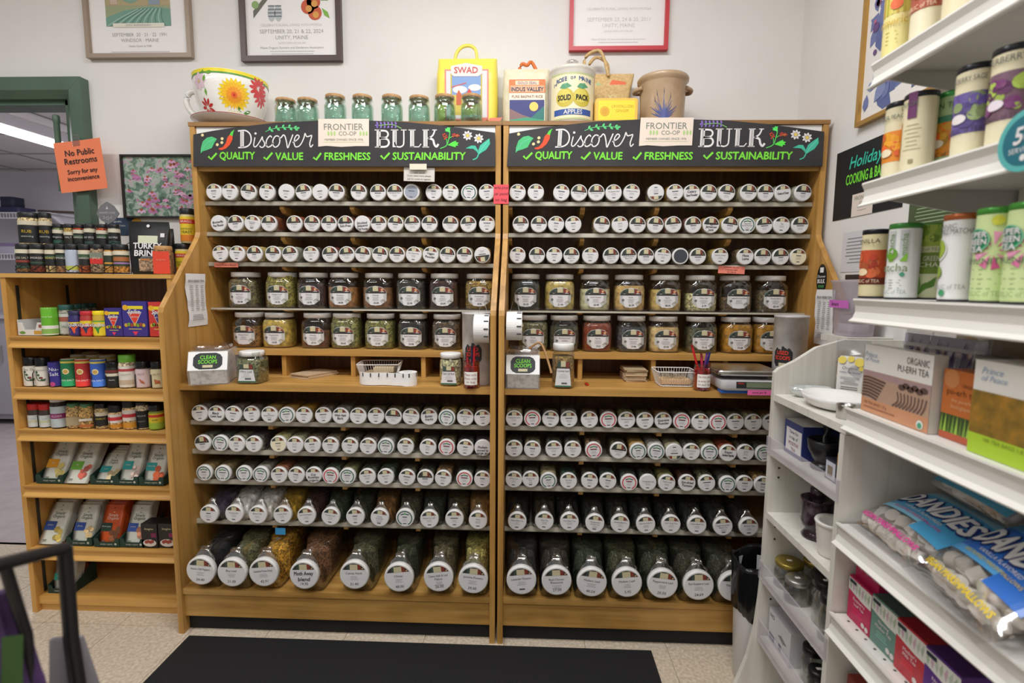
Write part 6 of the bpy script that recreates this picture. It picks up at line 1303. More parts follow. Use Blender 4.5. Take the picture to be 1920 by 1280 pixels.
def pouch(name, label, cat, loc, rz, w_, h_, d_, film, fillm, art, filllev=.6, top_=True):
    t = thing(name, label, cat, loc, rz); m = MB(); n = 9; R = []
    for i in range(n+1):
        v = h_*i/n; k = d_/2*math.sin(PI*min(1, (i/n)*.8+.2))**.7 if i < n-1 else .0012; R.append([(x, y, v) for x, y in rr(w_*(1 if i < n-1 else 1.02), max(.0024, 2*k), min(w_*.2, max(.001, k*.9)), 3)])
    if fillm: f = MB(); f.loft([[(x*.93, y*.9, z*.96+.003) for x, y, z in r_] for r_ in R[:max(2, int(n*filllev)+1)]], fillm); f.build('filling', t)
    m.loft(R, film); m.build('bag', t)
    if art: m = MB(); art(m, lambda u, v, o: (u, -d_/2*.98*(1 if v < h_*.6 else max(.12, 1-(v/h_-.6)/.4*.9))-.001-o, v)); m.build('label', t)
    return t
def art1(c, c2): 
    def a(m, F):
        m.shape([(-.033, .012), (.033, .012), (.033, .115), (.027, .124), (-.027, .124), (-.033, .115)], C('#e6e2dc'), F, .001)
        for u, v, r in ((-.022, .112, .011), (.0, .116, .009), (.022, .108, .013), (.028, .09, .007)): m.shape(circ(r, 10, u, v), C(c, .5), F, .0014)
        m.rect(-.033, .033, .012, .019, C(c2), F, .0016); m.text('Organic', 0, .088, .013, C('#6a6a70'), F, .002, shear=.2); m.text('Herbal Tea Infusion', 0, .077, .009, C('#4a4a6a'), F, .002, w=.05); m.lines(0, .063, .05, 6, .004, C('#a0a0a4'), F, .0016, .0015, 2, 1); m.lines(.0, .034, .05, 2, .006, C('#6a6a6a'), F, .0016, .002, 5, 1)
    return a
P = onX(1568, 718, .96); pouch('tea_pouch', 'clear tea pouch with yellow-flower label on the white unit', 'pouch', (1.065, -.275, UT), -.75, .085, .17, .035, BAGCLEAR, fill('#9a8a66'), art1('#e6cf5a', '#e0bc2c'), .75)
pouch('tea_pouch', 'clear tea pouch with lilac label behind the yellow one', 'pouch', (1.09, -.365, UT), -.75, .085, .165, .035, BAGCLEAR, fill('#6a6248'), art1('#a8c4c0', '#3f5a48'), .5)
t = thing('plastic_tote', 'frosted plastic bin with pink tape label behind the unit', 'bin', (1.165, .03, 0), -PI/2)
MB().loft([[(x, y, z) for x, y in rr(a, a*.8, .015, 3)] for a, z in ((.1, 1.1915), (.122, 1.36), (.13, 1.362), (.13, 1.37))], milky('frosted_tote', '#c9bfcc', .55, .3)).build('tub', t, (.13, 0, 0)); m = MB(); F = lambda u, v, o: (.13+u, -.0445-(v-1.19)*.055-o, v); m.rect(-.054, .052, 1.28, 1.305, C('#cf6cc4', .6), F, .001); m.text('liners', -.02, 1.293, .018, INK, F, .0018); m.build('tape_label', t)
for k, (zz, cc) in enumerate(((1.22, '#d8d0d4'), (1.25, '#c8b8bc'), (1.28, '#d0c8cc'))): MB().rbox(.08, .06, zz-.014, zz+.01, .01, C(cc, .4)).build('folded_bag', t, (.13, 0, 0))
t = thing('tote_shelf', 'small white ledge carrying the frosted bin on the wall', 'ledge', (1.165, -.1, 1.17)); MB().box(-.06, XW-1.165-.001, -.075, .075, 0, .02, WG).build('board', t)
# shelf a
ZA = UZ['a']+.0005
def xcarton(label, pl, pr, pb, X, z, h, d, colr, art=None, name='tea_carton', rz=-PI/2, topc=None, side=None, w_=None, cat='box', Yl=None, grp=None):
    y0 = onX(pl, pb, X).y if Yl is None else Yl; y1 = onX(pr, pb, X).y if w_ is None else y0-w_; w_ = y0-y1
    t = thing(name, label, cat, (X, (y0+y1)/2, z), rz, grp); MB().box(-w_/2, w_/2, 0, d, 0, h, C(colr, .4)).build('carton_body', t); m = MB()
    if topc: m.rect(-w_/2, w_/2, .0, d, C(topc, .45), top(h), .0006)
    if side: m.add([(w_/2+.0006, 0, 0), (w_/2+.0006, d, 0), (w_/2+.0006, d, h), (w_/2+.0006, 0, h)], [(0, 1, 2, 3)], C(side, .45))
    if art: art(m, flat(0), w_, h)
    if m.v: tag(m.build('print', t), kind='stuff')
    return t
def mugart(m, F, w_, h):
    m.rect(-w_/2+.012, w_/2-.004, .012, h*.8, PAPW, F, .0005)
    for k, s in enumerate(('Time for', 'a cup of', 'POSITIVI', 'TEA')): m.text(s, .004, h*(.7-.17*k), h*.15, C('#4a4a60') if k < 2 else C('#8a1f2c'), F, .001, w=w_*.7)
xcarton('blue and white positivity mug gift box', 1462, 1512, 842, .895, ZA, .10, .11, '#2a3470', mugart, 'mug_box', topc='#d9d6d2', w_=.105, Yl=-.25)
t = thing('black_mortar', 'black stone mortar with pestle on the upper inner shelf', 'mortar', (.93, -.41, ZA)); BS = C('#18181a', .3); MB().lathe([(.034, 0), (.036, .006), (.03, .014), (.024, .02), (.032, .03), (.043, .055), (.046, .08), (.042, .083), (.036, .06), (.02, .035)], BS, 36).build('bowl', t); MB().tube([(.0, .0, .05), (.012, .02, .08), (.018, .03, .105), (.02, .034, .116)], .011, BS, 12).build('pestle', t)
xcarton('small black and white photo box beside the mortar', 1546, 1568, 884, .895, ZA, .055, .05, '#23252e', lambda m, F, w_, h: (m.rect(-w_*.42, w_*.42, h*.08, h*.9, C('#c9ccd6'), F, .0005), m.rect(-w_*.25, w_*.2, h*.2, h*.7, C('#8a7a68'), F, .001)), 'small_box', w_=.05, Yl=-.475)
xcarton('white carton marked with black letters by the near panel', 1566, 1579, 890, .89, ZA, .085, .05, '#dcd8d2', lambda m, F, w_, h: (m.text('HO', -.004, h*.4, .014, INK, F, .0006), m.rect(-w_/2, w_/2, h*.62, h*.98, C('#c89a4c'), F, .0006)), 'small_box', w_=.05, Yl=-.535)
# shelf b
ZB = UZ['b']+.0005; MAR = speck('#1f1216', '#32202a', '#8a7f86', 22, .15, 'n', 0)
t = thing('marble_jar', 'dark marbled stone mortar with rounded pestle', 'mortar', (.925, -.4, ZB)); MB().lathe([(.034, 0), (.037, .006), (.03, .016), (.026, .024), (.036, .034), (.041, .05), (.041, .105), (.044, .112), (.04, .114), (.034, .08), (.02, .05)], MAR, 36).build('body', t); MB().lathe([(.01, .08), (.016, .115), (.022, .13), (.02, .142), (.01, .148)], MAR, 24).build('pestle', t)
t = thing('white_mortar', 'white ridged ceramic mortar', 'mortar', (.915, -.5, ZB)); q = [(.03, 0), (.033, .003)]+[(.034+.008*k/14+(.0008 if k % 2 else 0), .006+.075*k/14) for k in range(15)]+[(.044, .084), (.046, .09), (.044, .094), (.032, .09), (.024, .05), (.012, .04)]; MB().lathe(q, C('#dcd8d0', .3), 40).build('bowl', t); MB().lathe([(.012, .041), (.01, .06)], C('#cfc8bc', .4), 16).build('pestle_tip', t)
# shelf c and d : empty jars
def glassjar(label, X, Y, z, r, h, lid, metal=0, lh=.014, name='glass_jar', grp='empty glass jars'):
    t = thing(name, label, 'jar', (X, Y, z), 0, grp); MB().lathe([(r*.94, 0), (r, .004), (r, h*.74), (r*.86, h*.86), (r*.86, h-.002)], GLASS, 28, c1=False).lathe([(r*.82, h), (r*.82, h*.86), (r*.95, h*.74), (r*.95, .006), (r*.2, .008)], GLASS, 28, c0=False).build('glass', t)
    MB().lathe([(r*.9, h-lh*.7), (r*.94, h-lh*.66), (r*.94, h+lh*.2), (r*.9, h+lh*.34), (r*.3, h+lh*.36)], C(lid, .35, metal), 28).build('lid', t); MB().box(-.007, .007, -.004, .005, h+lh*.37, h+lh*.42, PAPER).build('price_tag', t); return t
ZC = UZ['c']+.0005; ZD = UZ['d']+.0005
glassjar('squat glass jar with gold lid in the corner', .917, -.287, ZC, .042, .075, '#b09a4c', .8)
glassjar('glass jar with gold lid behind the squat one', .995, -.288, ZC, .036, .08, '#a8924a', .8)
glassjar('squat glass jar with silver lid', .903, -.366, ZC, .035, .065, '#b8b6b0', .9)
glassjar('round glass jar with black lid behind the silver-lidded jar', .965, -.395, ZC, .036, .098, '#161618', 0, .02)
glassjar('tall glass jar with black lid, upper inner shelf, middle', .925, -.468, ZC, .03, .115, '#161618', 0, .022)
glassjar('tall glass jar with black lid nearest the white post', .905, -.532, ZC, .029, .115, '#161618', 0, .022)
xcarton('white homeware box with utensil pictures', 1430, 1487, 1200, .885, ZD, .105, .12, '#d6d3d4', lambda m, F, w_, h: (m.text('HO', -w_*.34, h*.82, .018, INK, F, .0006), m.shape([(-w_*.05, h*.5), (w_*.2, h*.42), (w_*.36, h*.5), (w_*.1, h*.6)], C('#8a8a8a'), F, .0006), m.rect(-w_*.45, -w_*.2, h*.08, h*.26, C('#5a5a66'), F, .0006), m.rect(w_*.0, w_*.12, h*.1, h*.3, C('#7a7a80'), F, .0006)), 'homeware_box', topc='#b9b6ba', w_=.135, Yl=-.25)
glassjar('small glass jar with black lid behind the homeware box', .925, -.43, ZD, .028, .098, '#161618', 0, .02)
glassjar('glass jar with black lid on lowest shelf, middle', .985, -.462, ZD, .026, .1, '#161618', 0, .02)
glassjar('short glass jar with black lid on lowest shelf', .91, -.492, ZD, .029, .075, '#161618', 0, .022)
glassjar('short glass jar with black lid at lowest near corner', .905, -.552, ZD, .0255, .07, '#161618', 0, .022)

# ================================================================== white gondola with teas
GX, GY = .86, -.61; GZ = [1.826, 1.574, 1.318, 1.066, .785, .557, .3]; GL = 1.6
GM = C('#dbd8d1', .38); GB = C('#c9c6bf', .45)
t = thing('white_gondola', 'white metal gondola shelving of teas along right wall', 'shelving', (GX, GY, 0)); gd = XW-.006-GX
for z in GZ:
    s = MB().box(.004, gd-.03, -GL, 0, z-.012, z, GM).build('shelf', t)
    m = MB(); pr = [(.004, z+.002), (-.006, z+.004), (-.007, z), (-.001, z-.012), (0, z-.026), (-.005, z-.04), (-.014, z-.047), (-.013, z-.05), (.004, z-.046)]; n = len(pr)
    m.loft([[(x, y, zz) for x, zz in pr] for y in (-GL, .002)], GM, sm=False); m.build('price_channel', s)
    for y in (-.001, -.75, -1.5): m = MB(); m.prismy([(.03, z-.0125), (gd-.03, z-.0125), (gd-.03, z-.09), (gd-.1, z-.075), (.03, z-.03)], y-.004, y, GB); m.build('bracket', s)
    if z < .6:
        for k in range(20): m = MB(); m.lathe([(.0032, z+.0002), (.0032, z+.0007)], C('#4a4642'), 8, .022, -.03-.032*k); m.build('peg_hole', s)
MB().box(gd-.029, gd-.003, -GL, -.76, .02, 1.95, GB).build('back_panel', t); MB().box(gd-.029, gd-.003, -.757, -.02, .02, 1.03, GB).build('back_panel', t)
for y in (-.03, -.76, -1.5): MB().box(gd-.06, gd-.0295, y-.015, y+.015, 0, 1.95, GM).build('upright', t)
MB().box(.02, gd-.03, -GL, 0, 0, .1, GM).build('plinth', t)
def tea_tin(label, X, Y, z, lid, base, bands, texts, arts=None, r=.0285, h=.158, tw=.25, lf=.075, metal=.3, grp='tea tins on the gondola'):
    t = thing('tea_tin', label, 'tin', (X, Y, z+.004), -PI/2+tw, grp); F = cyl(r); N_ = 10
    MB().lathe([(r*1.01, 0), (r*1.01, .004)], C('#23252c', .4), 36).lathe([(r, .004), (r, h*(1-lf))], C(base, .35), 36, c0=False).build('tin_body', t)
    MB().lathe([(r*.99, h*(1-lf)), (r*1.03, h*(1-lf)+.001), (r*1.03, h-.002), (r*.99, h), (r*.9, h-.003)], C(lid, .3, metal), 36).build('lid', t)
    m = MB()
    for k, (v0, v1, c) in enumerate(bands): m.rect(-r*1.7, r*1.7, v0*h, v1*h, C(c, .4), F, .0004+.0003*k, 14)
    if arts: arts(m, F, r, h)
    for (s, u, v, sz, c) in texts: m.text(s, u*r, v*h, sz*h, C(c, .5), F, .0035, w=2.2*r)
    m.build('label', t); return t
def teaY(px, py, X): return onX(px, py, X).y
def cupart(c1, c2, c3, v=.42):
    def a(m, F, r, h):
        q = random.Random(int(v*100)+len(c1)+int(c1[1:3], 16)+int(c2[1:3], 16))
        for k in range(16): m.shape(circ(q.uniform(.15, .45)*r, 10, q.uniform(-1.2, 1.2)*r, (v+q.uniform(-.12, .14))*h), C(q.choice((c1, c2, shade(c1, .8), shade(c2, 1.15))), .4), F, .0012+.00008*k, 1)
        m.shape(circ(.42*r, 16, -.1*r, (v-.08)*h, .7), C(c3, .4), F, .0028, 2)
    return a
z2 = GZ[1]+.0005; z3 = GZ[2]+.0005; z1 = GZ[0]+.0005
tea_tin('yellow turmeric tea tin with black base, leftmost on top shelf', .905, teaY(1685, 60, .905), z1, '#c8b84a', '#dfd18a', ((.04, .98, '#e0d48c'), (.6, .98, '#cfc05a')), (('turmeric', .1, .5, .14, '#c8a428'),), lambda m, F, r, h: ([m.rect((-1.2+.35*k)*r, (-1.08+.35*k)*r, .6*h, .95*h, C(('#b0a83c', '#d8c860', '#c89a3c')[k % 3]), F, .0012, 1) for k in range(7)], m.shape(circ(.4*r, 14, .5*r, .72*h), C('#d8622c'), F, .002, 2), m.lines(0, .38*h, 1.8*r, 4, .05*h, C('#b8a848'), F, .0012, .012*h, 3)))
tea_tin('red rooibos tea tin second on top shelf', .91, teaY(1738, 50, .91), z1, '#2a2a2e', '#ddd2ae', ((.04, .98, '#e0d8b8'), (.42, .98, '#a8523a')), (('REPUBLIC of TEA', 0, .46, .08, '#e0c8a8'),), cupart('#b8583a', '#c8683c', '#e0c8b0', .72))
tea_tin('beige and maroon tea tin third on top shelf', .915, teaY(1800, 40, .915), z1, '#2a2a2e', '#ddd2ae', ((.04, .98, '#dcd0ac'), (.6, .98, '#8a5058')), (('REPUBLIC of TEA', 0, .5, .08, '#9a7a5a'),), None)
tea_tin('small ginger peach tea tin half hidden on second shelf', .905, min(-.642, teaY(1672, 250, .905)), z2, '#24242a', '#ddd2ae', ((.04, .98, '#e2d8b4'), (.22, .62, '#e08a2c')), (('GINGER PEACH', 0, .8, .08, '#4a5a4a'),), cupart('#e8a02c', '#d8602c', '#efe0c0', .42))
tea_tin('ginger peach tea tin turned to its back panel with purple tab', .905, teaY(1722, 260, .905), z2, '#24242a', '#ddd2ae', ((.04, .98, '#e2d8b4'),), (('GINGER PEACH', -.6, .86, .075, '#5a6a5a'),), lambda m, F, r, h: (m.rect(-1.65*r, -.55*r, .2*h, .66*h, C('#e0902c'), F, .001, 5), m.shape(circ(.3*r, 10, -1.1*r, .32*h), C('#efe0c0'), F, .002, 2), m.rect(-.05*r, .5*r, .68*h, 1.0*h, C('#6a2f62'), F, .002, 3), m.lines(.3*r, .6*h, 1.1*r, 7, .05*h, C('#b8ac88'), F, .0012, .01*h, 8, 3), m.rect(.2*r, .5*r, .12*h, .17*h, C('#9a8e6a'), F, .0012, 2)))
tea_tin('green-topped ginger green tea tin on second shelf', .966, teaY(1783, 260, .966), z2, '#4fae5a', '#b8d8a0', ((.04, .98, '#bcdca4'), (.2, .62, '#e8962c'), (.62, .7, '#4f9a7a')), (('GREEN TEA', 0, .82, .1, '#3a6a4a'), ('REPUBLIC of TEA', 0, .22, .08, '#5a4a3a')), cupart('#e8b03c', '#e0702c', '#efe8d0', .44))
tea_tin('blackberry sage tea tin on second shelf', .905, teaY(1823, 240, .905), z2, '#24242a', '#e0d6b2', ((.04, .98, '#e4dab8'), (.26, .7, '#6a5a9a')), (('BLACKBERRY SAGE', 0, .84, .08, '#4a4a4a'), ('REPUBLIC of TEA', 0, .29, .08, '#3a3a42')), cupart('#6a58a0', '#8a9a6a', '#e8e0e0', .5))
tea_tin('elderberry tea tin on second shelf', .905, teaY(1893, 220, .905), z2, '#24242a', '#e0d6b2', ((.04, .98, '#e4dab8'), (.26, .74, '#7a5a6a')), (('ELDERBERRY', 0, .86, .09, '#4a4a4a'), ('REPUBLIC of TEA', 0, .29, .08, '#4a3a42')), cupart('#7a3a70', '#9ab04a', '#e8dce4', .5))
P = onX(1915, 262, .835); t = thing('shelf_talker', 'round teal fifty servings disc clipped to second shelf', 'sign', (.84, P.y, P.z), -PI/2); m = MB(); m.prismy([(x, z) for x, z in circ(.045, 32)], 0, .0012, C('#5ab0ae', .3)); m.build('disc', t); m = MB(); F = flat(0); m.shape(circ(.036, 28), C('#1f6a7a', .4), F, .0005); m.text('50', 0, .008, .034, PAPW, F, .001, shear=.15, bold=.03); m.text('SERVINGS', 0, -.013, .011, PAPW, F, .001); m.shape(circ(.005, 10, 0, -.025), PAPW, F, .001); m.build('print', t)
tea_tin('red vanilla tea tin leftmost on third shelf', .925, teaY(1640, 500, .925), z3, '#1f1f26', '#ddd0a4', ((.04, .98, '#e2d6aa'), (.22, .7, '#c8502c'), (.2, .3, '#6a2a1c')), (('VANILLA', 0, .83, .09, '#4a3a2a'), ('REPUBLIC of TEA', 0, .25, .07, '#e8d0b0')), cupart('#d86a3c', '#a83a24', '#f0d8b0', .46))
def matcha_art(m, F, r, h):
    for u in (-.9, -.1, .7): m.rect((u-.25)*r, (u+.25)*r, .52*h, .9*h, C('#c4c8c8'), F, .0012, 3); m.text('matcha', u*r, .72*h, .1*h, C('#7f9a5a'), F, .002, rot=PI/2); m.shape([((u-.2)*r, .5*h), ((u+.2)*r, .5*h), ((u+.25)*r, .62*h), (u*r, .56*h)], C('#8ac23c'), F, .002, 1)
    m.shape(circ(.42*r, 18, -.05*r, .6*h), C('#6aa02c'), F, .0028, 2); m.text('14', -.05*r, .63*h, .09*h, PAPW, F, .004); m.shape(circ(.16*r, 10, .7*r, .33*h), C('#4a9a7a'), F, .002, 1); m.lines(0, .26*h, 2*r, 4, .035*h, C('#a8aca8'), F, .0014, .01*h, 4)
tea_tin('white matcha stick tin with green lid', .905, teaY(1691, 520, .905), z3, '#3f8a3c', '#e0e2de', ((.04, .98, '#e6e8e4'),), (('matcha', -.1, .42, .15, '#7a8a5a'), ('REPUBLIC of TEA', -.1, .1, .08, '#9aa09a')), matcha_art, metal=.2)
tea_tin('double green matcha tin with leaf pictures', .966, teaY(1746, 510, .966), z3, '#5aa848', '#dfe4b4', ((.04, .98, '#e2e8bc'), (.34, .62, '#7f9a3c'), (.7, .98, '#a8c04a')), (('DOUBLE GREEN', 0, .54, .09, '#e8eed0'), ('MATCHA', 0, .46, .09, '#e8eed0'), ('REPUBLIC of TEA', 0, .66, .06, '#8a946a')), lambda m, F, r, h: ([m.shape(circ(.3*r, 8, (-1.1+.3*k)*r, (.83+.05*math.sin(k*2))*h), C(('#6f8f2c', '#8aae3c', '#b8d05a')[k % 3]), F, .0014, 1) for k in range(8)], m.shape([(0, .06*h), (.9*r, .18*h), (1.0*r, .3*h), (.2*r, .2*h)], C('#5a8a2c'), F, .002, 2), m.shape([(0, .06*h), (-.2*r, .22*h), (.0, .32*h), (.14*r, .2*h)], C('#7aae3c'), F, .002, 2)))
tea_tin('white organic matcha tin with copper lid', .905, teaY(1797, 520, .905), z3, '#b8683c', '#e2e0e0', ((.04, .98, '#e9e8e8'),), (('ORGANIC', -.5, .86, .07, '#5a5a5a'), ('DOUBLE MATCHA', .1, .8, .085, '#5a5a5a'), ('REPUBLIC of TEA', -.1, .17, .075, '#9a9a9a')), lambda m, F, r, h: (m.shape(circ(.75*r, 22, -.8*r, .6*h), C('#d6d8d0'), F, .0014, 3), m.shape(circ(.62*r, 20, -.8*r, .61*h), C('#9ab43c'), F, .002, 3), m.shape(circ(.34*r, 14, -1.0*r, .6*h), C('#6a8a2c'), F, .0028, 2), m.shape(circ(.4*r, 14, -.7*r, .34*h), C('#8aa43c'), F, .002, 2), m.shape(circ(.22*r, 10, -.2*r, .1*h), C('#4a9a6a'), F, .002, 1)), metal=.5)
def imm(m, F, r, h):
    for k in range(9): a = k*.7; m.shape([(.5*r+math.cos(a)*.2*r, .55*h+math.sin(a)*.05*h), (.5*r+math.cos(a-.22)*.9*r, .55*h+math.sin(a-.22)*.2*h), (.5*r+math.cos(a+.22)*.9*r, .55*h+math.sin(a+.22)*.2*h)], C(('#e07aa8', '#d85a94', '#eea0c0')[k % 3]), F, .0014+.0001*k, 1)
    m.shape(circ(.7*r, 20, -.35*r, .66*h), C('#1f8a5a'), F, .003, 3); m.stroke(circ(.66*r, 20, -.35*r, .66*h), .0016, C('#8ad0a8'), F, .0036, k=1, closed=True)
    for k, s in enumerate(('SUPER', 'GREEN', 'TEA')): m.text(s, -.35*r, (.72-.075*k)*h, .085*h, PAPW, F, .0042, bold=.03, w=1.1*r)
    m.shape(circ(.3*r, 10, .6*r, .86*h), C('#d8d84a'), F, .0016, 1); m.lines(0, .36*h, 1.8*r, 5, .05*h, C('#a8bc84'), F, .0012, .012*h, 8)
for i, (px, nm) in enumerate(((1860, 'nearer the copper-lidded tin'), (1922, 'at the right picture edge'))): tea_tin('pale green super green tea tin '+nm, .9, teaY(px, 540, .9), z3, '#4a9a3c', '#cfe0a0', ((.04, .98, '#d2e4a4'),), (('IMMUNITY' if i == 0 else 'SERENITY', 0, .44, .09, '#4a6a4a'), ('REPUBLIC of TEA', 0, .1, .08, '#9ab07a')), imm)
# fourth shelf: boxed tea
z4 = GZ[3]+.001
def puerh(m, F, w_, h):
    m.rect(-w_/2, w_/2, .0, h, C('#e4e1db'), F, .0004); m.rect(-w_/2, w_/2, 0, .2*h, C('#c98f6a'), F, .0008); m.rect(-w_/2, w_/2, .2*h, .62*h, C('#b3947f'), F, .0008); m.shape([(-w_/2, .62*h), (-.1*w_, .62*h), (.2*w_, .6*h), (w_/2, .62*h), (w_/2, .5*h), (-w_/2, .55*h)], C('#a88c8c'), F, .001)
    for k in range(7): v = (.24+.045*k)*h; m.stroke([(-w_/2+.002, v), (-.38*w_, v+.012*h), (-.24*w_+.004*k, v-.02*h)], .0045, C('#5f4a44'), F, .0014)
    for k in range(9): m.stroke([((.0+.05*k)*w_, .21*h), ((.08+.045*k)*w_, .3*h), ((.06+.05*k)*w_, .42*h)], .0042, C('#6f564c'), F, .0014)
    for k in range(6): m.shape(circ(.05*w_, 9, (.12+.06*k)*w_, (.5+.03*(k % 2))*h, .6), C('#5a4440'), F, .0018)
    m.text('ORGANIC', .31*w_, .88*h, .13*h, C('#6a6662'), F, .0016, w=.3*w_); m.text('PU-ERH TEA', .25*w_, .755*h, .13*h, C('#6a6662'), F, .0016, w=.42*w_); m.text('Prince', -.38*w_, .86*h, .11*h, C('#9aaec0'), F, .0016, shear=.3); m.text('of Peace', -.36*w_, .79*h, .09*h, C('#9aaec0'), F, .0016, shear=.3); m.text('100 TEA BAGS 1.8 g', -.26*w_, .14*h, .06*h, C('#8a5a44'), F, .0016); m.lines(-.2*w_, .09*h, .5*w_, 1, .03*h, C('#a06a50'), F, .0014, .02*h, 2, 1); m.shape(circ(.06*h, 12, .4*w_, .08*h), C('#dfe8e0'), F, .0016); m.shape(circ(.04*h, 10, .4*w_, .07*h), C('#4a9a7a'), F, .002)
xcarton('organic pu-erh tea box with terraced field picture', 1608, 1750, 790, .885, z4, .152, .026, '#d8d4cc', puerh, 'tea_box', w_=.205, Yl=-.617, side='#d4cfc6')
xcarton('orange organic pu-erh tea box with leaves at its foot', 1755, 1820, 830, .9, z4, .13, .04, '#b8652e', lambda m, F, w_, h: (m.rect(-w_/2, w_/2, .34*h, h, C('#bf6a30'), F, .0004), m.rect(-w_/2, w_/2, .1*h, .36*h, C('#3a4a24'), F, .0006), [m.shape([((-.5+.1*k)*w_, .1*h), ((-.42+.1*k)*w_, .1*h), ((-.44+.1*k)*w_, .38*h)], C(('#7aa03c', '#9ac04a', '#5a7a2c')[k % 3]), F, .001) for k in range(9)], m.rect(-w_/2, w_/2, 0, .1*h, C('#b8583c'), F, .0008), m.shape(circ(.2*w_, 14, -.28*w_, .87*h), C('#c88450'), F, .0008), m.text('ORGANIC', .2*w_, .8*h, .08*h, C('#7a4a24'), F, .001, w=.4*w_), m.text('pu-erh tea', .02*w_, .68*h, .13*h, C('#6a3a1c'), F, .001, w=.85*w_), m.text('the pu-erh', 0, .57*h, .08*h, C('#e0b080'), F, .001), m.text('biologique', 0, .48*h, .08*h, C('#e0b080'), F, .001)), 'tea_box', w_=.088, Yl=-.83)
xcarton('lime green bordered tea box at right picture edge', 1815, 1920, 850, .88, z4, .16, .07, '#e0ddd6', lambda m, F, w_, h: (m.rect(-w_/2, w_/2, 0, .24*h, C('#a8c832'), F, .0005), m.rect(-w_/2, w_/2, .22*h, .68*h, speck('#5a4a1c', '#8a6a24', '#b8802c', 40, .5, 'n', 0), F, .0008), m.text('Prince', -.32*w_, .9*h, .1*h, C('#9aaec8'), F, .001, shear=.3), m.text('of Peace', -.3*w_, .82*h, .09*h, C('#9aaec8'), F, .001, shear=.3), m.text('100 TEA BAGS 1.8 g', -.15*w_, .17*h, .06*h, C('#7a8a2c'), F, .001)), 'tea_box', w_=.2, Yl=-.92)
def lav(m, F): 
    q = random.Random(5); m.rect(-.035, .035, .03, .178, C('#c9c4d6'), F, .001, 1)
    for k in range(20): u = q.uniform(-.032, .032); v = q.uniform(.07, .15); m.stroke([(u, v), (u+.003, v+.025)], .006, C(q.choice(('#5a4a80', '#6f5f98', '#4a3c68'))), F, .0016, taper=True)
    m.rect(-.035, .035, .15, .158, C('#e2dfe4'), F, .003)
for i in range(3): pouch('lavender_pouch', 'lavender-printed pouch behind the pu-erh boxes, %s from left' % ORD[i], 'pouch', (.99+.004*i, onX(1722+48*i, 660, .99).y, z4), -1.5, .074, .19, .026, BAGCLEAR, C('#9a93b0', .5), lav, .9)
pouch('silver_pouch', 'silver foil pouch behind the pu-erh box', 'pouch', (1.045, -.66, z4), -1.2, .085, .165, .03, C('#9a989a', .25, .6), None, None)
for i in range(2): pouch('brown_tea_bag', 'clear bag of dark loose tea behind the lime box, %s' % ('left' if i == 0 else 'right'), 'bag', (1.0, onX(1885, 640, 1.0).y-.115*i, z4), -1.5, .11, .2, .05, BAGCLEAR, fill('#4a3424'), None, .85)
t = thing('kraft_tray', 'kraft cardboard tray laid across the pouch tops', 'tray', (1.105, -.76, z4), -PI/2); MB().box(-.13, .13, -.025, .02, .0, .155, C('#b8935c', .7)).build('sleeve', t); MB().box(-.132, .132, -.03, .022, .1555, .22, C('#c9a468', .7)).build('flap', t)
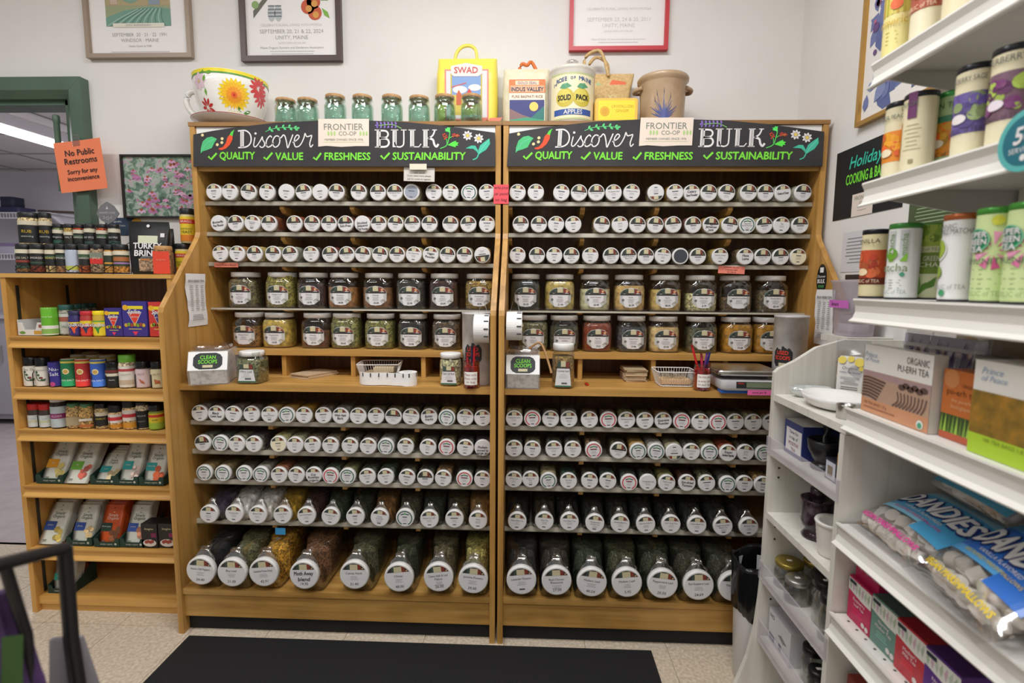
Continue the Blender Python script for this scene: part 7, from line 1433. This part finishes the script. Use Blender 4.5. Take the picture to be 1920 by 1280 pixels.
# fifth shelf: marshmallow bags
z5 = GZ[4]
MALLOW = C('#e9e2d6', .7); FILM = clear('marshmallow_film', '#f6f6f8', .2, .7, .1)
def mallow_bag(label, loc, rot, w_, l_, th, cbase, ctext, lines_, seed, cbig='DANDIES'):
    t = thing('marshmallow_bag', label, 'bag', loc); t.rotation_euler = rot; q = random.Random(seed)
    def surfz(u, v): a = max(0, 1-(2*u/w_)**2); b = max(0, 1-(2*v/l_)**2); return th*(a**.5*.85+.15)*(b**.4)
    m = MB(); nx, ny = 14, 18; vs = []; fs = []
    for s in (1, -1):
        for i in range(nx+1):
            for j in range(ny+1):
                u, v = -w_/2+w_*i/nx, -l_/2+l_*j/ny; e = .0025*math.sin(u*190+seed)*math.sin(v*160); vs.append((u, v, th+s*(surfz(u, v)+e*(1 if 0 < i < nx and 0 < j < ny else 0))))
    k = (nx+1)*(ny+1)
    for s in (0, 1):
        for i in range(nx):
            for j in range(ny): a = s*k+i*(ny+1)+j; f = (a, a+ny+1, a+ny+2, a+1); fs.append(f if s == 0 else f[::-1])
    m.add(vs, fs, FILM, True)
    for s in (-1, 1): m.add([(-w_/2, s*l_/2, th), (w_/2, s*l_/2, th), (w_/2, s*(l_/2+.02), th+.004), (-w_/2, s*(l_/2+.02), th+.004)], [(0, 1, 2, 3)], BAGCLEAR)
    m.build('film', t)
    c = MB(); c.lathe([(.0145, -.0135), (.0158, -.010), (.0158, .010), (.0145, .0135)], MALLOW, 16); cm = c.mesh('marshmallow')
    nu, nv = max(2, int(w_/.036)), max(2, int(l_/.036))
    for i in range(nu):
        for j in range(nv):
            u, v = -w_*.45+w_*.9*(i+.5)/nu, -l_*.45+l_*.9*(j+.5)/nv; sz = surfz(u, v)
            for lay in ([0] if sz < .02 else [-1, 1]):
                o = obj('marshmallow', cm, t, (u+q.uniform(-.003, .003), v+q.uniform(-.003, .003), th+lay*max(0, sz-.0195)), (q.uniform(0, 3), q.uniform(0, 3), q.uniform(0, 3)))
                if sz < .02: s_ = max(.45, sz/.022); o.scale = (s_, s_, s_)
    m = MB(); F = lambda u, v, o: (u, v, th+surfz(u, v)+.002+o)
    def band(u0, u1, v0, v1, cc, o):
        N_ = 8
        for a in range(N_): 
            for b in range(4): m.add([F(u0+(u1-u0)*(a+i)/N_, v0+(v1-v0)*(b+j)/4, o) for i, j in ((0, 0), (1, 0), (1, 1), (0, 1))], [(0, 1, 2, 3)], C(cc, .3))
    band(-w_*.46, w_*.46, -l_*.06, l_*.34, cbase[0], .0008); band(-w_*.46, w_*.46, l_*.34, l_*.46, cbase[1], .0008); band(-w_*.46, w_*.1, -l_*.14, -l_*.06, cbase[1], .0008); band(w_*.1, w_*.46, -l_*.24, -l_*.06, cbase[0], .0008)
    m.text(cbig, 0, l_*.15, l_*.34, C('#26387c'), F, .0024, bold=.09, w=w_*.86); m.text(cbig, 0, l_*.15, l_*.34, C('#e9e7e4'), F, .0034, bold=.03, w=w_*.84); m.text('VANILLA FLAVORED', 0, -l_*.02, l_*.055, C('#e9e7e4'), F, .0028, w=w_*.6); m.text('AIR-PUFFED MARSHMALLOWS', 0, -l_*.086, l_*.05, C(ctext), F, .0028, w=w_*.62); m.text('VEGAN MARSHMALLOWS', 0, -l_*.38, l_*.085, C(ctext), F, .0028, bold=.04, w=w_*.8)
    tag(m.build('print', t), kind='stuff'); return t
mallow_bag('marshmallow bag with pink lettering, farthest on the shelf', (.985, -.728, z5+.022), (.3, 0, -1.6), .22, .21, .03, ('#4fa8d8', '#8ccbe6'), '#d83a94', 0, 3)
mallow_bag('blue and yellow marshmallow bag leaning over the shelf lip', (.955, -.965, z5+.046), (.5, 0, -1.75), .23, .21, .03, ('#2f6fc8', '#5aa8e0'), '#e0c22c', 0, 5)
mallow_bag('marshmallow bag lying upside down on top of the others', (1.085, -.80, z5+.15), (-.45, 0, 1.5), .21, .18, .028, ('#3a5fb0', '#4fa8cc'), '#d8c03c', 0, 8)
mallow_bag('lowest marshmallow bag at the right picture edge', (.97, -1.24, z5+.03), (.3, 0, -1.6), .22, .21, .028, ('#2f6fc8', '#5aa8e0'), '#e0c22c', 0, 9)
# sixth shelf: boxed herbal teas
z6 = GZ[5]+.001
def herbal(c, name_):
    def a(m, F, w_, h):
        m.shape([(-w_/2, .68*h), (-w_*.2, .64*h), (w_*.15, .6*h), (w_/2, .6*h), (w_/2, .96*h), (-w_/2, .96*h)], C('#dcdad2'), F, .0005)
        for k in range(7): m.shape([((-.4+.13*k)*w_, .68*h), ((-.36+.13*k)*w_, .8*h), ((-.42+.14*k)*w_, .92*h), ((-.46+.13*k)*w_, .8*h)], C(('#a8b89c', '#c8a8b8', '#b8c4b0')[k % 3]), F, .0009)
        m.rect(-w_*.46, -w_*.16, .86*h, .94*h, C('#23303c'), F, .0012); m.text(name_[0], 0, .53*h, .1*h, C('#f0dce0'), F, .001, w=w_*.85); m.text(name_[1], 0, .43*h, .1*h, C('#f0dce0'), F, .001, w=w_*.85); m.lines(-.05*w_, .33*h, w_*.6, 3, .05*h, C(shade(c, 1.5)), F, .0008, .015*h, 4, 1); m.shape(circ(.06*h, 10, .22*w_, .12*h), C('#d8d0cc'), F, .001); m.shape(circ(.06*h, 10, .38*w_, .1*h), C('#d8d0cc'), F, .001)
    return a
xcarton('bright pink raspberry leaf tea carton at shelf front', 0, 0, 0, .892, z6, .104, .095, '#b81850', herbal('#b81850', ('Raspberry', 'Leaf Tea')), topc='#a8164a', side='#b01a50', w_=.083, Yl=-.616)
xcarton('second pink tea carton stacked on the first', 0, 0, 0, .905, z6+.1045, .104, .09, '#b01a4e', lambda m, F, w_, h: [m.lines((-.3+.3*k)*w_, .85*h, .22*w_, 10, .07*h, C('#d87a9a'), F, .0006, .02*h, k, 1) for k in range(3)], topc='#dedad4', w_=.083, Yl=-.616)
xcarton('sage green herbal tea carton', 0, 0, 0, .892, z6, .108, .095, '#5f8578', herbal('#5f8578', ('Nursing', 'Mother Tea')), topc='#3f544c', w_=.083, Yl=-.701)
xcarton('coral red mothers milk tea carton', 0, 0, 0, .888, z6, .108, .095, '#b8303c', herbal('#b8303c', ("Mother's", 'Milk Tea')), topc='#8a1a22', w_=.083, Yl=-.786)
xcarton('purple herbal tea carton at right edge', 0, 0, 0, .884, z6, .108, .095, '#5a2f80', herbal('#5a2f80', ('No More', 'Milk Tea')), topc='#3f1f55', w_=.083, Yl=-.871)
z7 = GZ[6]+.001
xcarton('brick red tea carton with black emblem on lowest shelf', 0, 0, 0, .9, z7, .11, .1, '#7a231a', lambda m, F, w_, h: (m.rect(-w_*.25, w_*.2, .5*h, .86*h, C('#1d1718'), F, .0006), m.shape(circ(.09*w_, 10, -.02*w_, .7*h), C('#b8a888'), F, .001), m.text('Throat', 0, .36*h, .14*h, PAPW, F, .001, w=w_*.85), m.text('Coat', 0, .2*h, .14*h, PAPW, F, .001)), topc='#8a3024', w_=.105, Yl=-.625)
xcarton('dark green tea carton beside the brick red one', 0, 0, 0, .9, z7, .1, .1, '#2f3a30', herbal('#2f3a30', ('Herbal', 'Tea')), topc='#c8c4b4', w_=.1, Yl=-.74)

# ================================================================== shopping cart in the left foreground
t = thing('shopping_cart', 'black-framed shopping cart in the near left corner', 'cart', (0, 0, 0)); KB = C('#1c1b1e', .4, .2)
A = onY(121, 1027, -1.2); B = onY(134, 1200, -1.2); D = onY(-60, 1073, -1.36); E_ = onY(8, 1058, -1.3); G_ = onY(50, 1190, -1.28)
m = MB(); m.tube([D, A], .0078, KB, 10); m.tube([A, B, (B.x+.02, B.y, .55), (B.x+.02, B.y, .08)], .0088, KB, 10); m.build('handle_frame', t)
m = MB(); m.tube([E_, G_, (G_.x, G_.y, .55)], .006, KB, 8); m.tube([D, (D.x-.02, D.y, .55), (D.x-.02, D.y, .08)], .0065, KB, 8); m.build('side_frame', t)
m = MB(); b0, b1 = Vector(B), Vector((B.x+.04, B.y, .62)); l = Vector((-.28, -.13, 0)); n_ = Vector((.003, -.004, 0))
q0, q1 = onY(92, 1200, -1.22), onY(150, 1196, -1.19); q2, q3 = onY(196, 1330, -1.16), onY(92, 1330, -1.22)
vv = [q0, q1, q2, q3]; m.add([tuple(p) for p in vv]+[tuple(p+Vector((0, .006, 0))) for p in vv], [(0, 1, 2, 3), (7, 6, 5, 4), (0, 4, 5, 1), (1, 5, 6, 2), (2, 6, 7, 3), (3, 7, 4, 0)], C('#8d8990', .5)); m.build('seat_flap', t)
m = MB(); m.box(D.x-.03, B.x+.03, D.y, B.y, .5, .52, C('#4a484c', .5)); m.build('basket_floor', t)
for x, y in ((D.x-.02, D.y), (B.x+.02, B.y), (D.x-.02, B.y), (B.x+.02, D.y)):
    m = MB(); m.M = Matrix.Translation((x, y, .04)) @ Matrix.Rotation(PI/2, 4, 'Z'); m.lathey([(.04, -.012), (.04, .012)], C('#2a2a2c', .6), 20); m.build('wheel', t); MB().tube([(x, y, .08), (x, y, .5)], .006, KB, 6).build('leg', t)
t = thing('purple_bag', 'purple cloth bag with green strap inside the cart', 'bag', (-.497, -1.29, .5205), .3)
m = MB(); R = []
for i in range(9):
    z = .47*i/8; k = (1-.75*(i/8)**2)*.62; R.append([((.1*k+.006*math.sin(5*a+i))*math.cos(a), (.05*k+.004*math.sin(4*a-i))*math.sin(a), z) for a in [2*PI*j/28 for j in range(28)]])
m.loft(R, surf('purple_cloth', '#3a2448', '#52366a', 30, .85, .4)); m.build('sack', t); m = MB(); m.loft([[(x, y, z) for x in (.02, .04)] for y, z in ((-.036, .03), (-.038, .2), (-.034, .38), (-.026, .43))], C('#3a5a24', .7), False, False, True, close=False); m.build('strap', t)
